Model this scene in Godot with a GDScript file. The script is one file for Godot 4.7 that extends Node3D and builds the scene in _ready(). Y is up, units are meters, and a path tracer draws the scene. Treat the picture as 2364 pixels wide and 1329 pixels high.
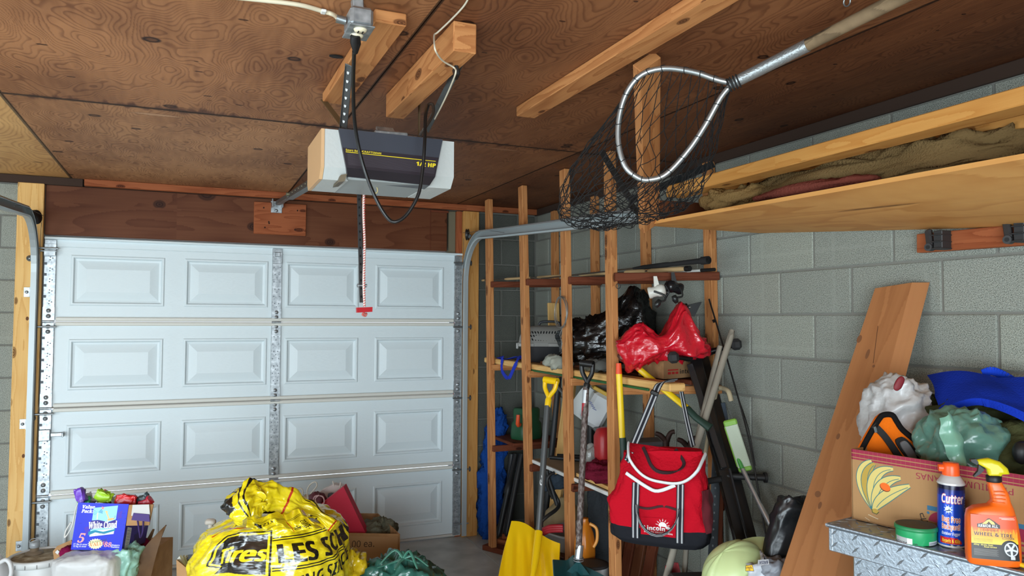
extends Node3D

var mats := {}
var used := {}
var rng := RandomNumberGenerator.new()
var CAMB := Basis(Vector3(0.919002, 0.004571, 0.394227), Vector3(-0.020704, 0.999113, 0.036678), Vector3(-0.393710, -0.041870, 0.918281))
const CEIL := 2.5
const WALLX := 2.53
const DOORZ := -5.41


func _ready():
	rng.seed = 7
	# --- camera -------------------------------------------------------------
	var cam := Camera3D.new()
	cam.name = "camera"
	cam.fov = rad_to_deg(2.0 * atan(664.5 / 1740.0))
	cam.near = 0.05
	cam.transform = Transform3D(CAMB.orthonormalized(), V(0, 1.626, 0))
	add_child(cam)
	cam.current = true
	# --- sky and exposure ---------------------------------------------------
	var we := WorldEnvironment.new()
	we.name = "environment"
	var e := Environment.new()
	e.background_mode = Environment.BG_SKY
	var sky := Sky.new()
	var sm := ProceduralSkyMaterial.new()
	sm.sky_top_color = Color(0.62, 0.74, 0.9)
	sm.sky_horizon_color = Color(0.85, 0.89, 0.93)
	sm.ground_bottom_color = Color(0.5, 0.49, 0.46)
	sm.ground_horizon_color = Color(0.7, 0.7, 0.68)
	sm.sky_energy_multiplier = 1.6
	sm.sun_angle_max = 0.0
	sky.sky_material = sm
	e.sky = sky
	e.tonemap_mode = Environment.TONE_MAPPER_LINEAR
	e.tonemap_exposure = 0.87
	e.sdfgi_enabled = true
	e.ssao_enabled = true
	e.ssil_enabled = true
	we.environment = e
	add_child(we)
	# daylight that enters through the open doorway behind the photographer
	area_light("doorway_daylight", V(-1.3, 1.0, 2.14), V(0, 0, -1), 3.4, 1.9, Color(0.90, 0.96, 0.99), 33.0)
	var sun := DirectionalLight3D.new()
	sun.name = "sun"
	sun.light_color = Color(1.0, 0.95, 0.86)
	sun.light_energy = 3.0
	sun.light_angular_distance = 0.5
	sun.shadow_enabled = true
	sun.transform.basis = Basis.looking_at(V(0.25, -1.0, -0.45), Vector3.UP)
	add_child(sun)
	area_light("side_window_daylight", V(-3.34, 1.0, -1.6), V(1, 0, 0), 3.4, 1.7, Color(0.91, 0.965, 0.99), 13.0)
	# --- the place, large things first ---------------------------------------
	make_materials()
	build_shell()
	build_door()
	build_tracks()
	build_ceiling_things()
	build_opener()
	build_rack()
	build_overhead_shelf()
	build_net()
	build_rack_items()
	build_tools()
	build_red_bag()
	build_wall_items()
	build_plank()
	build_toolbox()
	build_floor_left()


func area_light(called: String, at: Vector3, towards: Vector3, w: float, h: float, col: Color, energy: float):
	var l := AreaLight3D.new()
	l.name = called
	l.area_size = Vector2(w, h)
	l.light_color = col
	l.light_energy = energy
	l.area_range = 30.0
	l.area_attenuation = 2.0
	l.shadow_enabled = true
	l.transform = Transform3D(Basis.looking_at(towards, Vector3.UP), at)
	add_child(l)


# ---------------------------------------------------------------- small helpers
func V(x: float, y: float, z: float) -> Vector3:
	return Vector3(x, y, z)


func hid(a: float, b: float = 0.0) -> float:
	return fposmod(sin(a * 12.9898 + b * 78.233) * 43758.5453, 1.0)


func numbered(called: String) -> String:
	if not used.has(called):
		used[called] = 0
		return called
	used[called] += 1
	return "%s_%03d" % [called, used[called]]


func thing(called: String, label: String, category: String, at: Vector3 = Vector3.ZERO, group: String = "") -> Node3D:
	var o := Node3D.new()
	o.name = numbered(called)
	o.position = at
	add_child(o)
	meta(o, label, category, group)
	return o


func meta(o: Node, label: String, category: String, group: String = ""):
	o.set_meta("label", label)
	o.set_meta("category", category)
	if group != "":
		o.set_meta("group", group)


func obj(called: String, st: SurfaceTool, m: Material, parent: Node3D = null, label: String = "") -> MeshInstance3D:
	st.generate_normals()
	return put(called, st.commit(), m, parent, label)


func put(called: String, mesh: Mesh, m: Material, parent: Node3D = null, label: String = "") -> MeshInstance3D:
	var o := MeshInstance3D.new()
	o.mesh = mesh
	o.material_override = m
	o.cast_shadow = GeometryInstance3D.SHADOW_CASTING_SETTING_ON
	if parent == null:
		o.name = numbered(called)
		add_child(o)
	else:
		o.name = called
		parent.add_child(o, true)
		if parent.get_parent() == self:
			o.position = parent.transform.affine_inverse() * Vector3.ZERO
	if label != "":
		o.set_meta("label", label)
	return o


func solo(called: String, st: SurfaceTool, m: Material, label: String, category: String, group: String = "") -> MeshInstance3D:
	var o := obj(called, st, m)
	meta(o, label, category, group)
	return o


func struct(called: String, st: SurfaceTool, m: Material, label: String, category: String) -> MeshInstance3D:
	var o := obj(called, st, m)
	meta(o, label, category)
	o.set_meta("kind", "structure")
	return o


func mb() -> SurfaceTool:
	var st := SurfaceTool.new()
	st.begin(Mesh.PRIMITIVE_TRIANGLES)
	return st


# ---------------------------------------------------------------- materials
func mat(col: Color, rough: float = 0.7, metal: float = 0.0, extra: Dictionary = {}) -> StandardMaterial3D:
	var key := "%s|%.2f|%.2f|%s" % [col.to_html(), rough, metal, extra]
	if mats.has(key):
		return mats[key]
	var m := StandardMaterial3D.new()
	m.albedo_color = col
	m.roughness = rough
	m.metallic = metal
	for k in extra:
		m.set(k, extra[k])
	m.cull_mode = BaseMaterial3D.CULL_DISABLED
	mats[key] = m
	return m


func c8(r: int, g: int, b: int) -> Color:
	return Color8(r, g, b)


func ramp(stops: Array) -> Gradient:
	var g := Gradient.new()
	var o := PackedFloat32Array()
	var c := PackedColorArray()
	for s in stops:
		o.append(s[0])
		c.append(s[1])
	g.offsets = o
	g.colors = c
	return g


func noise_tex(sz: int, freq: float, g: Gradient, sd: int, oct: int = 4, normal: float = 0.0, type: int = FastNoiseLite.TYPE_SIMPLEX_SMOOTH) -> NoiseTexture2D:
	var n := FastNoiseLite.new()
	n.noise_type = type
	n.frequency = freq
	n.seed = sd
	n.fractal_octaves = oct
	var t := NoiseTexture2D.new()
	t.width = sz
	t.height = sz
	t.seamless = true
	t.noise = n
	t.normalize = true
	if normal > 0.0:
		t.as_normal_map = true
		t.bump_strength = normal
	elif g:
		t.color_ramp = g
	return t


# lumber: long grain, growth lines and a few knots, computed pixel by pixel
func lumber_image(w: int, h: int, light: Color, dark: Color, knots: int, sd: int, lines: float) -> ImageTexture:
	var im := Image.create(w, h, false, Image.FORMAT_RGB8)
	var n := FastNoiseLite.new()
	n.seed = sd
	n.frequency = 0.006
	n.fractal_octaves = 3
	var n2 := FastNoiseLite.new()
	n2.seed = sd + 5
	n2.frequency = 0.03
	var r := RandomNumberGenerator.new()
	r.seed = sd
	var ks := []
	for i in knots:
		ks.append(V(r.randf() * w, r.randf() * h, r.randf_range(3.5, 8.0)))
	for y in h:
		for x in w:
			var bend := 0.0
			var kd := 0.0
			for k in ks:
				var dx: float = absf(x - k.x)
				dx = minf(dx, w - dx)
				var dy: float = y - k.y
				var d: float = sqrt(dx * dx * 0.35 + dy * dy) / k.z
				if d < 6.0:
					bend += exp(-d * d * 0.12) * 0.5 * signf(dy)
				if d < 1.25:
					kd = maxf(kd, clampf((1.25 - d) * 2.4, 0.0, 1.0) * (0.72 + 0.28 * sin(d * 14.0)))
			var v := float(y) / h * lines + n.get_noise_2d(x * 0.35, y * 2.2) * 2.2 + bend
			var g := fposmod(v, 1.0)
			g = pow(g, 2.5)
			var fine := n2.get_noise_2d(x * 0.25, y * 9.0) * 0.5 + 0.5
			var t := clampf(0.5 * g + 0.3 * fine + 0.25 * (n.get_noise_2d(x * 0.2 + 700.0, y * 0.7) + 0.3), 0.0, 1.0)
			var c := light.lerp(dark, t)
			if kd > 0.0:
				c = c.lerp(Color(dark.r * 0.42, dark.g * 0.36, dark.b * 0.34), kd * 0.9)
			im.set_pixel(x, y, c)
	return ImageTexture.create_from_image(im)


# rotary-cut fir plywood: contour-line grain, knots, football patches and stained edges
func plywood_image(w: int, h: int, light: Color, dark: Color, sd: int, stain: float) -> ImageTexture:
	var im := Image.create(w, h, false, Image.FORMAT_RGB8)
	var n := FastNoiseLite.new()
	n.seed = sd
	n.frequency = 0.0042
	n.fractal_octaves = 3
	n.fractal_gain = 0.38
	var n2 := FastNoiseLite.new()
	n2.seed = sd + 9
	n2.frequency = 0.02
	n2.fractal_octaves = 4
	var r := RandomNumberGenerator.new()
	r.seed = sd
	var ks := []
	for i in 30:
		ks.append([r.randf() * w, r.randf() * h, r.randf_range(1.6, 3.4) if i > 8 else r.randf_range(6.0, 9.0), i])
	var kmap := {}
	for k in ks:
		for gy in range(int((k[1] - 60) / 64), int((k[1] + 60) / 64) + 1):
			for gx in range(int((k[0] - 60) / 64), int((k[0] + 60) / 64) + 1):
				var key := gy * 100 + gx
				if not kmap.has(key):
					kmap[key] = []
				kmap[key].append(k)
	var fx := r.randf_range(0.3, 0.7) * w
	for y in h:
		for x in w:
			var base := n.get_noise_2d(x * 1.5, y * 0.7)
			var v := base * 15.0 + n2.get_noise_2d(x * 1.0, y * 0.6) * 0.35
			var g := fposmod(v, 1.0)
			g = smoothstep(0.5, 0.92, g) * (1.0 - smoothstep(0.93, 1.0, g))
			var patch := n2.get_noise_2d(x * 0.16, y * 0.10)
			var fine := n2.get_noise_2d(x * 3.0 + 400.0, y * 0.5)
			var t := clampf(0.46 * g + 0.22 + 0.6 * patch + 0.22 * fine, 0.0, 1.0)
			var c := light.lerp(dark, t)
			var key := int(y / 64.0) * 100 + int(x / 64.0)
			if kmap.has(key):
				for k in kmap[key]:
					var dx: float = (x - k[0]) * 0.95
					var dy: float = (y - k[1]) * 1.0
					var d: float = sqrt(dx * dx + dy * dy) / k[2]
					if k[3] > 9:
						d = sqrt(dx * dx * 0.45 + dy * dy * 2.2) / k[2]
					if d < 1.6:
						var rim := exp(-pow((d - 1.0) * 4.2, 2.0))
						c = c.lerp(Color(dark.r * 0.35, dark.g * 0.28, dark.b * 0.28), clampf(0.8 * rim + (0.45 if d < 1.0 else 0.0), 0.0, 1.0))
			# damp stain creeping in from the sheet ends
			var edge := minf(y, h - 1 - y) / float(h)
			var reach := (0.012 + 0.035 * n2.get_noise_2d(x * 2.2, 7.0) + 0.075 * n2.get_noise_2d(x * 0.14, 90.0)) * stain
			if edge < reach:
				c = c.lerp(Color(dark.r * 0.55, dark.g * 0.45, dark.b * 0.5), clampf((reach - edge) / 0.02, 0.0, 1.0) * (0.35 + 0.4 * absf(n2.get_noise_2d(x * 0.5, 300.0))) * 1.3)
			if edge < 0.003 or minf(x, w - 1 - x) < 1.5:
				c = c.darkened(0.5)
			im.set_pixel(x, y, c)
	# a football patch let into the face
	for y in range(-9, 10):
		for x in range(-44, 45):
			var q := pow(x / 44.0, 2.0) + absf(y) / 9.0
			if q < 1.0:
				var px := int(fx) + x
				var py := int(h * 0.955) + y
				if px >= 0 and px < w and py < h:
					im.set_pixel(px, py, light.lightened(0.12 + 0.1 * sin(y * 1.7 + x * 0.08)) if q < 0.86 else dark.darkened(0.4))
	return ImageTexture.create_from_image(im)


func wood_mat(tex: Texture2D, tint: Color = Color.WHITE, rough: float = 0.72, sx: float = 0.75, sy: float = 4.0) -> StandardMaterial3D:
	var m := StandardMaterial3D.new()
	m.albedo_texture = tex
	m.albedo_color = tint
	m.roughness = rough
	m.metallic_specular = 0.3
	m.uv1_scale = V(sx, sy, 1)
	m.cull_mode = BaseMaterial3D.CULL_DISABLED
	return m


var PINE: StandardMaterial3D
var PINE_PALE: StandardMaterial3D
var PINE_RED: StandardMaterial3D
var FIR_DARK: StandardMaterial3D
var STAIN_BROWN: StandardMaterial3D
var PLY: Array = []
var BLOCKS: Array = []
var GALV: StandardMaterial3D
var GREYWOOD: StandardMaterial3D
var STEEL: StandardMaterial3D
var BLACK: StandardMaterial3D
var CARDBOARD: StandardMaterial3D
var CONCRETE: StandardMaterial3D
var DOORWHITE: StandardMaterial3D
var WRINKLE: NoiseTexture2D
var WEAVE: NoiseTexture2D


func make_materials():
	var t1 := lumber_image(512, 128, c8(206, 146, 92), c8(150, 90, 50), 6, 3, 5.0)
	var t2 := lumber_image(512, 128, c8(236, 196, 130), c8(204, 150, 84), 5, 14, 4.0)
	PINE = wood_mat(t1)
	GREYWOOD = wood_mat(lumber_image(256, 64, c8(158, 150, 136), c8(104, 98, 88), 1, 9, 4.0), Color.WHITE, 0.85, 1.0, 1.0)
	PINE_RED = wood_mat(t1, c8(209, 176, 181))
	PINE_PALE = wood_mat(t2)
	FIR_DARK = wood_mat(t1, c8(148, 120, 135))
	STAIN_BROWN = wood_mat(t1, c8(138, 122, 130), 0.55, 0.5, 1.6)
	var pa := plywood_image(512, 1024, c8(184, 132, 90), c8(116, 74, 48), 21, 0.75)
	var pb := plywood_image(512, 1024, c8(184, 132, 90), c8(116, 74, 48), 44, 0.9)
	for t in [pa, pb]:
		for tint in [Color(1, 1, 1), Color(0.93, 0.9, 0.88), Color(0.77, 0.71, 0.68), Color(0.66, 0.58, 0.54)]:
			var m := StandardMaterial3D.new()
			m.albedo_texture = t
			m.albedo_color = tint
			m.roughness = 0.62
			m.metallic_specular = 0.35
			m.normal_enabled = true
			m.normal_texture = noise_tex(256, 0.02, null, 60, 3, 1.2)
			m.normal_scale = 0.25
			m.cull_mode = BaseMaterial3D.CULL_DISABLED
			PLY.append(m)
	var pale := StandardMaterial3D.new()
	pale.albedo_texture = plywood_image(256, 512, c8(226, 176, 112), c8(170, 118, 68), 52, 0.5)
	pale.albedo_color = Color(1.0, 1.0, 1.0)
	pale.roughness = 0.6
	PLY.append(pale)
	# concrete block: coarse open aggregate
	var speck := noise_tex(512, 0.16, ramp([[0.0, c8(70, 72, 68)], [0.22, c8(112, 115, 109)], [0.36, c8(164, 167, 160)], [0.7, c8(180, 183, 176)], [1.0, c8(210, 212, 204)]]), 5, 3, 0.0, FastNoiseLite.TYPE_SIMPLEX)
	var bump := noise_tex(512, 0.16, null, 5, 3, 4.0, FastNoiseLite.TYPE_SIMPLEX)
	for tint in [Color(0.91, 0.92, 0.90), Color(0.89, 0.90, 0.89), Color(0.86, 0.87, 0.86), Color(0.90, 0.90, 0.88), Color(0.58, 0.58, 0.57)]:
		var m := StandardMaterial3D.new()
		m.albedo_texture = speck
		m.albedo_color = tint
		m.roughness = 0.95
		m.metallic_specular = 0.15
		m.normal_enabled = true
		m.normal_texture = bump
		m.normal_scale = 0.5
		m.uv1_triplanar = true
		m.uv1_world_triplanar = true
		m.uv1_scale = V(2.3, 2.3, 2.3)
		BLOCKS.append(m)
	CONCRETE = StandardMaterial3D.new()
	CONCRETE.albedo_texture = noise_tex(512, 0.012, ramp([[0.0, c8(154, 156, 152)], [0.45, c8(178, 180, 176)], [0.75, c8(188, 190, 186)], [1.0, c8(204, 206, 202)]]), 31, 6)
	CONCRETE.roughness = 0.42
	CONCRETE.metallic_specular = 0.5
	CONCRETE.uv1_triplanar = true
	CONCRETE.uv1_world_triplanar = true
	CONCRETE.uv1_scale = V(0.6, 0.6, 0.6)
	var gal := noise_tex(256, 0.05, ramp([[0.0, c8(140, 146, 150)], [0.5, c8(172, 178, 182)], [1.0, c8(206, 212, 216)]]), 77, 2, 0.0, FastNoiseLite.TYPE_CELLULAR)
	GALV = mat(Color.WHITE, 0.42, 0.75, {"albedo_texture": gal, "uv1_triplanar": true, "uv1_scale": V(3, 3, 3)})
	STEEL = mat(c8(150, 156, 158), 0.35, 0.85)
	BLACK = mat(c8(16, 16, 17), 0.5)
	CARDBOARD = mat(Color.WHITE, 0.85, 0.0, {"albedo_texture": noise_tex(256, 0.02, ramp([[0.0, c8(150, 112, 76)], [0.5, c8(172, 132, 92)], [1.0, c8(186, 146, 106)]]), 91, 5), "uv1_triplanar": true, "uv1_scale": V(2, 2, 2), "metallic_specular": 0.2})
	DOORWHITE = mat(c8(216, 228, 232), 0.45, 0.0, {"normal_enabled": true, "normal_texture": noise_tex(256, 0.05, null, 12, 3, 2.0), "normal_scale": 0.2, "uv1_triplanar": true, "uv1_scale": V(1.2, 14, 1.2)})
	WRINKLE = noise_tex(256, 0.014, null, 17, 4, 9.0, FastNoiseLite.TYPE_CELLULAR)
	WEAVE = noise_tex(256, 0.06, null, 18, 4, 6.0)


func film(col: Color, rough: float = 0.22, scale: float = 2.0, bump: float = 0.6) -> StandardMaterial3D:
	return mat(col, rough, 0.0, {"normal_enabled": true, "normal_texture": WRINKLE, "normal_scale": bump, "uv1_triplanar": true, "uv1_scale": V(scale, scale, scale), "metallic_specular": 0.6})


func cloth(col: Color, scale: float = 3.0, bump: float = 0.7) -> StandardMaterial3D:
	return mat(col, 0.9, 0.0, {"normal_enabled": true, "normal_texture": WEAVE, "normal_scale": bump, "uv1_triplanar": true, "uv1_scale": V(scale, scale, scale), "metallic_specular": 0.2})


# ---------------------------------------------------------------- shapes
# a, b, c, d run anticlockwise as seen from outside
func quad(st: SurfaceTool, a: Vector3, b: Vector3, c: Vector3, d: Vector3, ua: Vector2 = Vector2(0, 0), ub: Vector2 = Vector2(1, 0), uc: Vector2 = Vector2(1, 1), ud: Vector2 = Vector2(0, 1)):
	st.set_uv(ua)
	st.add_vertex(a)
	st.set_uv(uc)
	st.add_vertex(c)
	st.set_uv(ub)
	st.add_vertex(b)
	st.set_uv(ua)
	st.add_vertex(a)
	st.set_uv(ud)
	st.add_vertex(d)
	st.set_uv(uc)
	st.add_vertex(c)


func tri(st: SurfaceTool, a: Vector3, b: Vector3, c: Vector3):
	st.set_uv(Vector2(0, 0))
	st.add_vertex(a)
	st.set_uv(Vector2(1, 1))
	st.add_vertex(c)
	st.set_uv(Vector2(1, 0))
	st.add_vertex(b)


# box with chamfered edges; uv in metres, u along the longest side
func box(st: SurfaceTool, size: Vector3, t: Transform3D, ch: float = 0.003, uvo: Vector2 = Vector2.ZERO):
	st.set_smooth_group(-1)
	var h := size * 0.5
	ch = minf(ch, minf(h.x, minf(h.y, h.z)) * 0.9)
	var long := 0
	if size.y > size.x and size.y >= size.z:
		long = 1
	elif size.z > size.x:
		long = 2
	var ax := [V(1, 0, 0), V(0, 1, 0), V(0, 0, 1)]
	for i in 3:
		for s in [-1.0, 1.0]:
			var n: Vector3 = ax[i] * s
			var ui := (i + 1) % 3
			var vi := (i + 2) % 3
			if vi == long:
				var q := ui
				ui = vi
				vi = q
			var u: Vector3 = ax[ui]
			var v: Vector3 = ax[vi]
			if u.cross(v).dot(n) < 0:
				v = -v
			var hu: float = h[ui] - ch
			var hv: float = h[vi] - ch
			var c: Vector3 = n * h[i]
			var off := uvo + Vector2(i * 0.31 + s * 0.13, i * 0.37 + s * 0.21)
			var p := [c - u * hu - v * hv, c + u * hu - v * hv, c + u * hu + v * hv, c - u * hu + v * hv]
			quad(st, t * p[0], t * p[1], t * p[2], t * p[3], off + Vector2(-hu, -hv), off + Vector2(hu, -hv), off + Vector2(hu, hv), off + Vector2(-hu, hv))
	if ch <= 0.0:
		return
	for i in 3:
		var j := (i + 1) % 3
		var k := (i + 2) % 3
		for sj in [-1.0, 1.0]:
			for sk in [-1.0, 1.0]:
				var a: Vector3 = ax[j] * (h[j] * sj) + ax[k] * ((h[k] - ch) * sk)
				var b: Vector3 = ax[j] * ((h[j] - ch) * sj) + ax[k] * (h[k] * sk)
				var w: Vector3 = ax[i] * (h[i] - ch)
				var p := [a - w, a + w, b + w, b - w]
				if (p[1] - p[0]).cross(p[2] - p[0]).dot(a + b) < 0:
					p = [p[3], p[2], p[1], p[0]]
				quad(st, t * p[0], t * p[1], t * p[2], t * p[3], uvo, uvo + Vector2(2 * h[i], 0), uvo + Vector2(2 * h[i], 0.01), uvo + Vector2(0, 0.01))
	for sx in [-1.0, 1.0]:
		for sy in [-1.0, 1.0]:
			for sz in [-1.0, 1.0]:
				var a := V(h.x * sx, (h.y - ch) * sy, (h.z - ch) * sz)
				var b := V((h.x - ch) * sx, h.y * sy, (h.z - ch) * sz)
				var c := V((h.x - ch) * sx, (h.y - ch) * sy, h.z * sz)
				if sx * sy * sz > 0:
					tri(st, t * a, t * b, t * c)
				else:
					tri(st, t * a, t * c, t * b)


func at(p: Vector3) -> Transform3D:
	return Transform3D(Basis(), p)


# box between two corners
func abox(st: SurfaceTool, a: Vector3, b: Vector3, ch: float = 0.003):
	box(st, (b - a).abs(), at((a + b) * 0.5), ch, Vector2(hid(a.x, a.y) * 3.0, hid(a.z, b.y)))


# a bar of section w (across) by h (along up) from a to b
func bar(st: SurfaceTool, a: Vector3, b: Vector3, w: float, h: float, up: Vector3 = Vector3.UP, ch: float = 0.003):
	var z := (b - a).normalized()
	var x := up.cross(z).normalized()
	var y := z.cross(x)
	box(st, V(w, h, (b - a).length()), Transform3D(Basis(x, y, z), (a + b) * 0.5), ch, Vector2(hid(a.x, a.y) * 3.0, hid(a.z, b.y)))


# smooth surface through a grid of points; rows[v][u]; outside is to the left of +u seen along +v ... flip when needed
func grid(st: SurfaceTool, rows: Array, close_u: bool = false, flip: bool = false, smooth: int = 0, us: float = 1.0, vs: float = 1.0):
	st.set_smooth_group(smooth)
	var nv := rows.size()
	var nu: int = rows[0].size()
	var lim := nu if close_u else nu - 1
	var du := us / float(lim)
	var dv := vs / float(maxi(nv - 1, 1))
	for v in nv - 1:
		for u in lim:
			var u2 := (u + 1) % nu
			var a: Vector3 = rows[v][u]
			var b: Vector3 = rows[v][u2]
			var c: Vector3 = rows[v + 1][u2]
			var d: Vector3 = rows[v + 1][u]
			var ta := Vector2(u * du, v * dv)
			var tb := Vector2((u + 1) * du, v * dv)
			var tc := Vector2((u + 1) * du, (v + 1) * dv)
			var td := Vector2(u * du, (v + 1) * dv)
			if flip:
				quad(st, b, a, d, c, tb, ta, td, tc)
			else:
				quad(st, a, b, c, d, ta, tb, tc, td)


# tube along points, radius a number or one per point; capped
func tube(st: SurfaceTool, pts: Array, rad, sides: int = 10, closed: bool = false, flat: float = 1.0, side: Vector3 = Vector3.ZERO):
	var n := pts.size()
	var rows := []
	var nx := Vector3.ZERO
	for i in n:
		var p: Vector3 = pts[i]
		var a: Vector3 = pts[(i - 1 + n) % n] if (closed or i > 0) else p
		var b: Vector3 = pts[(i + 1) % n] if (closed or i < n - 1) else p
		var tan := (b - a).normalized()
		if i == 0:
			nx = tan.cross(Vector3.UP if absf(tan.y) < 0.9 else Vector3.RIGHT).normalized()
			if side != Vector3.ZERO:
				nx = (side - tan * side.dot(tan)).normalized()
		else:
			nx = (nx - tan * nx.dot(tan)).normalized()
		var ny := tan.cross(nx)
		var r: float = rad[i] if rad is Array else rad
		var row := []
		for k in sides:
			var an := TAU * k / sides
			row.append(p + nx * (cos(an) * r) + ny * (sin(an) * r * flat))
		rows.append(row)
	if closed:
		rows.append(rows[0])
	grid(st, rows, true, false, 0, 1.0, 1.0)
	if not closed:
		fan(st, rows[0], true)
		fan(st, rows[n - 1], false)


func fan(st: SurfaceTool, ring: Array, flip: bool):
	st.set_smooth_group(-1)
	var c := Vector3.ZERO
	for p in ring:
		c += p
	c /= ring.size()
	for i in ring.size():
		var a: Vector3 = ring[i]
		var b: Vector3 = ring[(i + 1) % ring.size()]
		if flip:
			tri(st, c, b, a)
		else:
			tri(st, c, a, b)


func cyl(st: SurfaceTool, a: Vector3, b: Vector3, r: float, sides: int = 14, r2: float = -1.0):
	tube(st, [a, b], [r, r if r2 < 0 else r2], sides)


# turned shape: profile of Vector2(radius, height), about t's y axis
func lathe(st: SurfaceTool, prof: Array, t: Transform3D, sides: int = 28, sharp: bool = false, ex: float = 1.0, a0: float = 0.0):
	var rows := []
	for p in prof:
		var row := []
		for k in sides + 1:
			var an := a0 - TAU * k / sides
			row.append(t * V(cos(an) * p.x, p.y, sin(an) * p.x * ex))
		rows.append(row)
	grid(st, rows, false, false, -1 if sharp else 0)


# polygon (Vector2, anticlockwise) pushed along t's z from 0 to depth
func prism(st: SurfaceTool, poly: Array, depth: float, t: Transform3D, smooth_side: bool = false):
	var pv := PackedVector2Array(poly)
	if Geometry2D.is_polygon_clockwise(pv):
		pv.reverse()
	st.set_smooth_group(-1)
	var idx := Geometry2D.triangulate_polygon(pv)
	for i in range(0, idx.size(), 3):
		var a := pv[idx[i]]
		var b := pv[idx[i + 1]]
		var c := pv[idx[i + 2]]
		if (b - a).cross(c - a) < 0:
			var q := b
			b = c
			c = q
		tri(st, t * V(a.x, a.y, depth), t * V(b.x, b.y, depth), t * V(c.x, c.y, depth))
		tri(st, t * V(a.x, a.y, 0), t * V(c.x, c.y, 0), t * V(b.x, b.y, 0))
	st.set_smooth_group(1 if smooth_side else -1)
	for i in pv.size():
		var a := pv[i]
		var b := pv[(i + 1) % pv.size()]
		quad(st, t * V(a.x, a.y, 0), t * V(b.x, b.y, 0), t * V(b.x, b.y, depth), t * V(a.x, a.y, depth))


# points of a smooth curve through the given ones
func curve(pts: Array, step: int = 6, closed: bool = false) -> Array:
	var out := []
	var n := pts.size()
	var last := n if closed else n - 1
	for i in last:
		var p0: Vector3 = pts[(i - 1 + n) % n] if (closed or i > 0) else pts[0]
		var p1: Vector3 = pts[i]
		var p2: Vector3 = pts[(i + 1) % n]
		var p3: Vector3 = pts[(i + 2) % n] if (closed or i + 2 < n) else pts[n - 1]
		for k in step:
			out.append(p1.cubic_interpolate(p2, p0, p3, float(k) / step))
	if not closed:
		out.append(pts[n - 1])
	return out


# rounded lump: superellipsoid with folds; ex < 1 is boxier
func blob(st: SurfaceTool, t: Transform3D, size: Vector3, ex: float, amp: float, freq: float, sd: int, nu: int = 40, nv: int = 26, shape = null):
	var n := FastNoiseLite.new()
	n.seed = sd
	n.noise_type = FastNoiseLite.TYPE_SIMPLEX
	n.fractal_type = FastNoiseLite.FRACTAL_RIDGED
	n.fractal_octaves = 3
	n.frequency = freq
	var rows := []
	for v in nv + 1:
		var th := -PI / 2 + PI * v / nv
		var row := []
		for u in nu:
			var ph := -TAU * u / nu
			var d := V(spow(cos(th), ex) * spow(cos(ph), ex), spow(sin(th), ex), spow(cos(th), ex) * spow(sin(ph), ex))
			var p := d * size * 0.5
			var dn := d.normalized()
			var big: float = n.get_noise_3d(p.x, p.y * 0.6, p.z) - 0.2
			p += dn * (amp * (big + 0.22 * n.get_noise_3d(p.x * 3.1 + 5.0, p.y * 2.3, p.z * 3.1)))
			if shape != null:
				p = shape.call(p, d)
			row.append(t * p)
		rows.append(row)
	grid(st, rows, true, false, 0)


func spow(x: float, e: float) -> float:
	return signf(x) * pow(absf(x), e)


# a sheet with thickness from a function of (u, v) in 0..1
func sheet(st: SurfaceTool, fn: Callable, nu: int, nv: int, thick: float, us: float = 1.0, vs: float = 1.0):
	var top := []
	var bot := []
	for v in nv + 1:
		var r := []
		var q := []
		for u in nu + 1:
			var p: Vector3 = fn.call(float(u) / nu, float(v) / nv)
			var pu: Vector3 = fn.call(minf(float(u) / nu + 0.01, 1.0), float(v) / nv) - fn.call(maxf(float(u) / nu - 0.01, 0.0), float(v) / nv)
			var pv: Vector3 = fn.call(float(u) / nu, minf(float(v) / nv + 0.01, 1.0)) - fn.call(float(u) / nu, maxf(float(v) / nv - 0.01, 0.0))
			var nn := pu.cross(pv).normalized()
			r.append(p)
			q.append(p - nn * thick)
		top.append(r)
		bot.append(q)
	grid(st, top, false, false, 0, us, vs)
	grid(st, bot, false, true, 0, us, vs)
	for v in nv:
		st.set_smooth_group(-1)
		quad(st, bot[v][0], top[v][0], top[v + 1][0], bot[v + 1][0])
		quad(st, top[v][nu], bot[v][nu], bot[v + 1][nu], top[v + 1][nu])
	for u in nu:
		quad(st, bot[0][u], bot[0][u + 1], top[0][u + 1], top[0][u])
		quad(st, top[nv][u], top[nv][u + 1], bot[nv][u + 1], bot[nv][u])


# bilinear patch between four corners (a at 0,0; b at 1,0; c at 1,1; d at 0,1)
func lerp4(a: Vector3, b: Vector3, c: Vector3, d: Vector3, u: float, v: float) -> Vector3:
	return a.lerp(b, u).lerp(d.lerp(c, u), v)


# solid with eight given corners: front a b c d anticlockwise seen from the front, back e f g h behind them
func hexa(st: SurfaceTool, a: Vector3, b: Vector3, c: Vector3, d: Vector3, e: Vector3, f: Vector3, g: Vector3, h: Vector3, uv: bool = true):
	st.set_smooth_group(-1)
	for q in [[a, b, c, d], [f, e, h, g], [b, f, g, c], [e, a, d, h], [d, c, g, h], [e, f, b, a]]:
		var l: float = (q[1] - q[0]).length()
		var w: float = (q[3] - q[0]).length()
		if l >= w:
			quad(st, q[0], q[1], q[2], q[3], Vector2(0, 0), Vector2(l, 0), Vector2(l, w), Vector2(0, w))
		else:
			quad(st, q[0], q[1], q[2], q[3], Vector2(0, 0), Vector2(0, l), Vector2(w, l), Vector2(w, 0))


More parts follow.
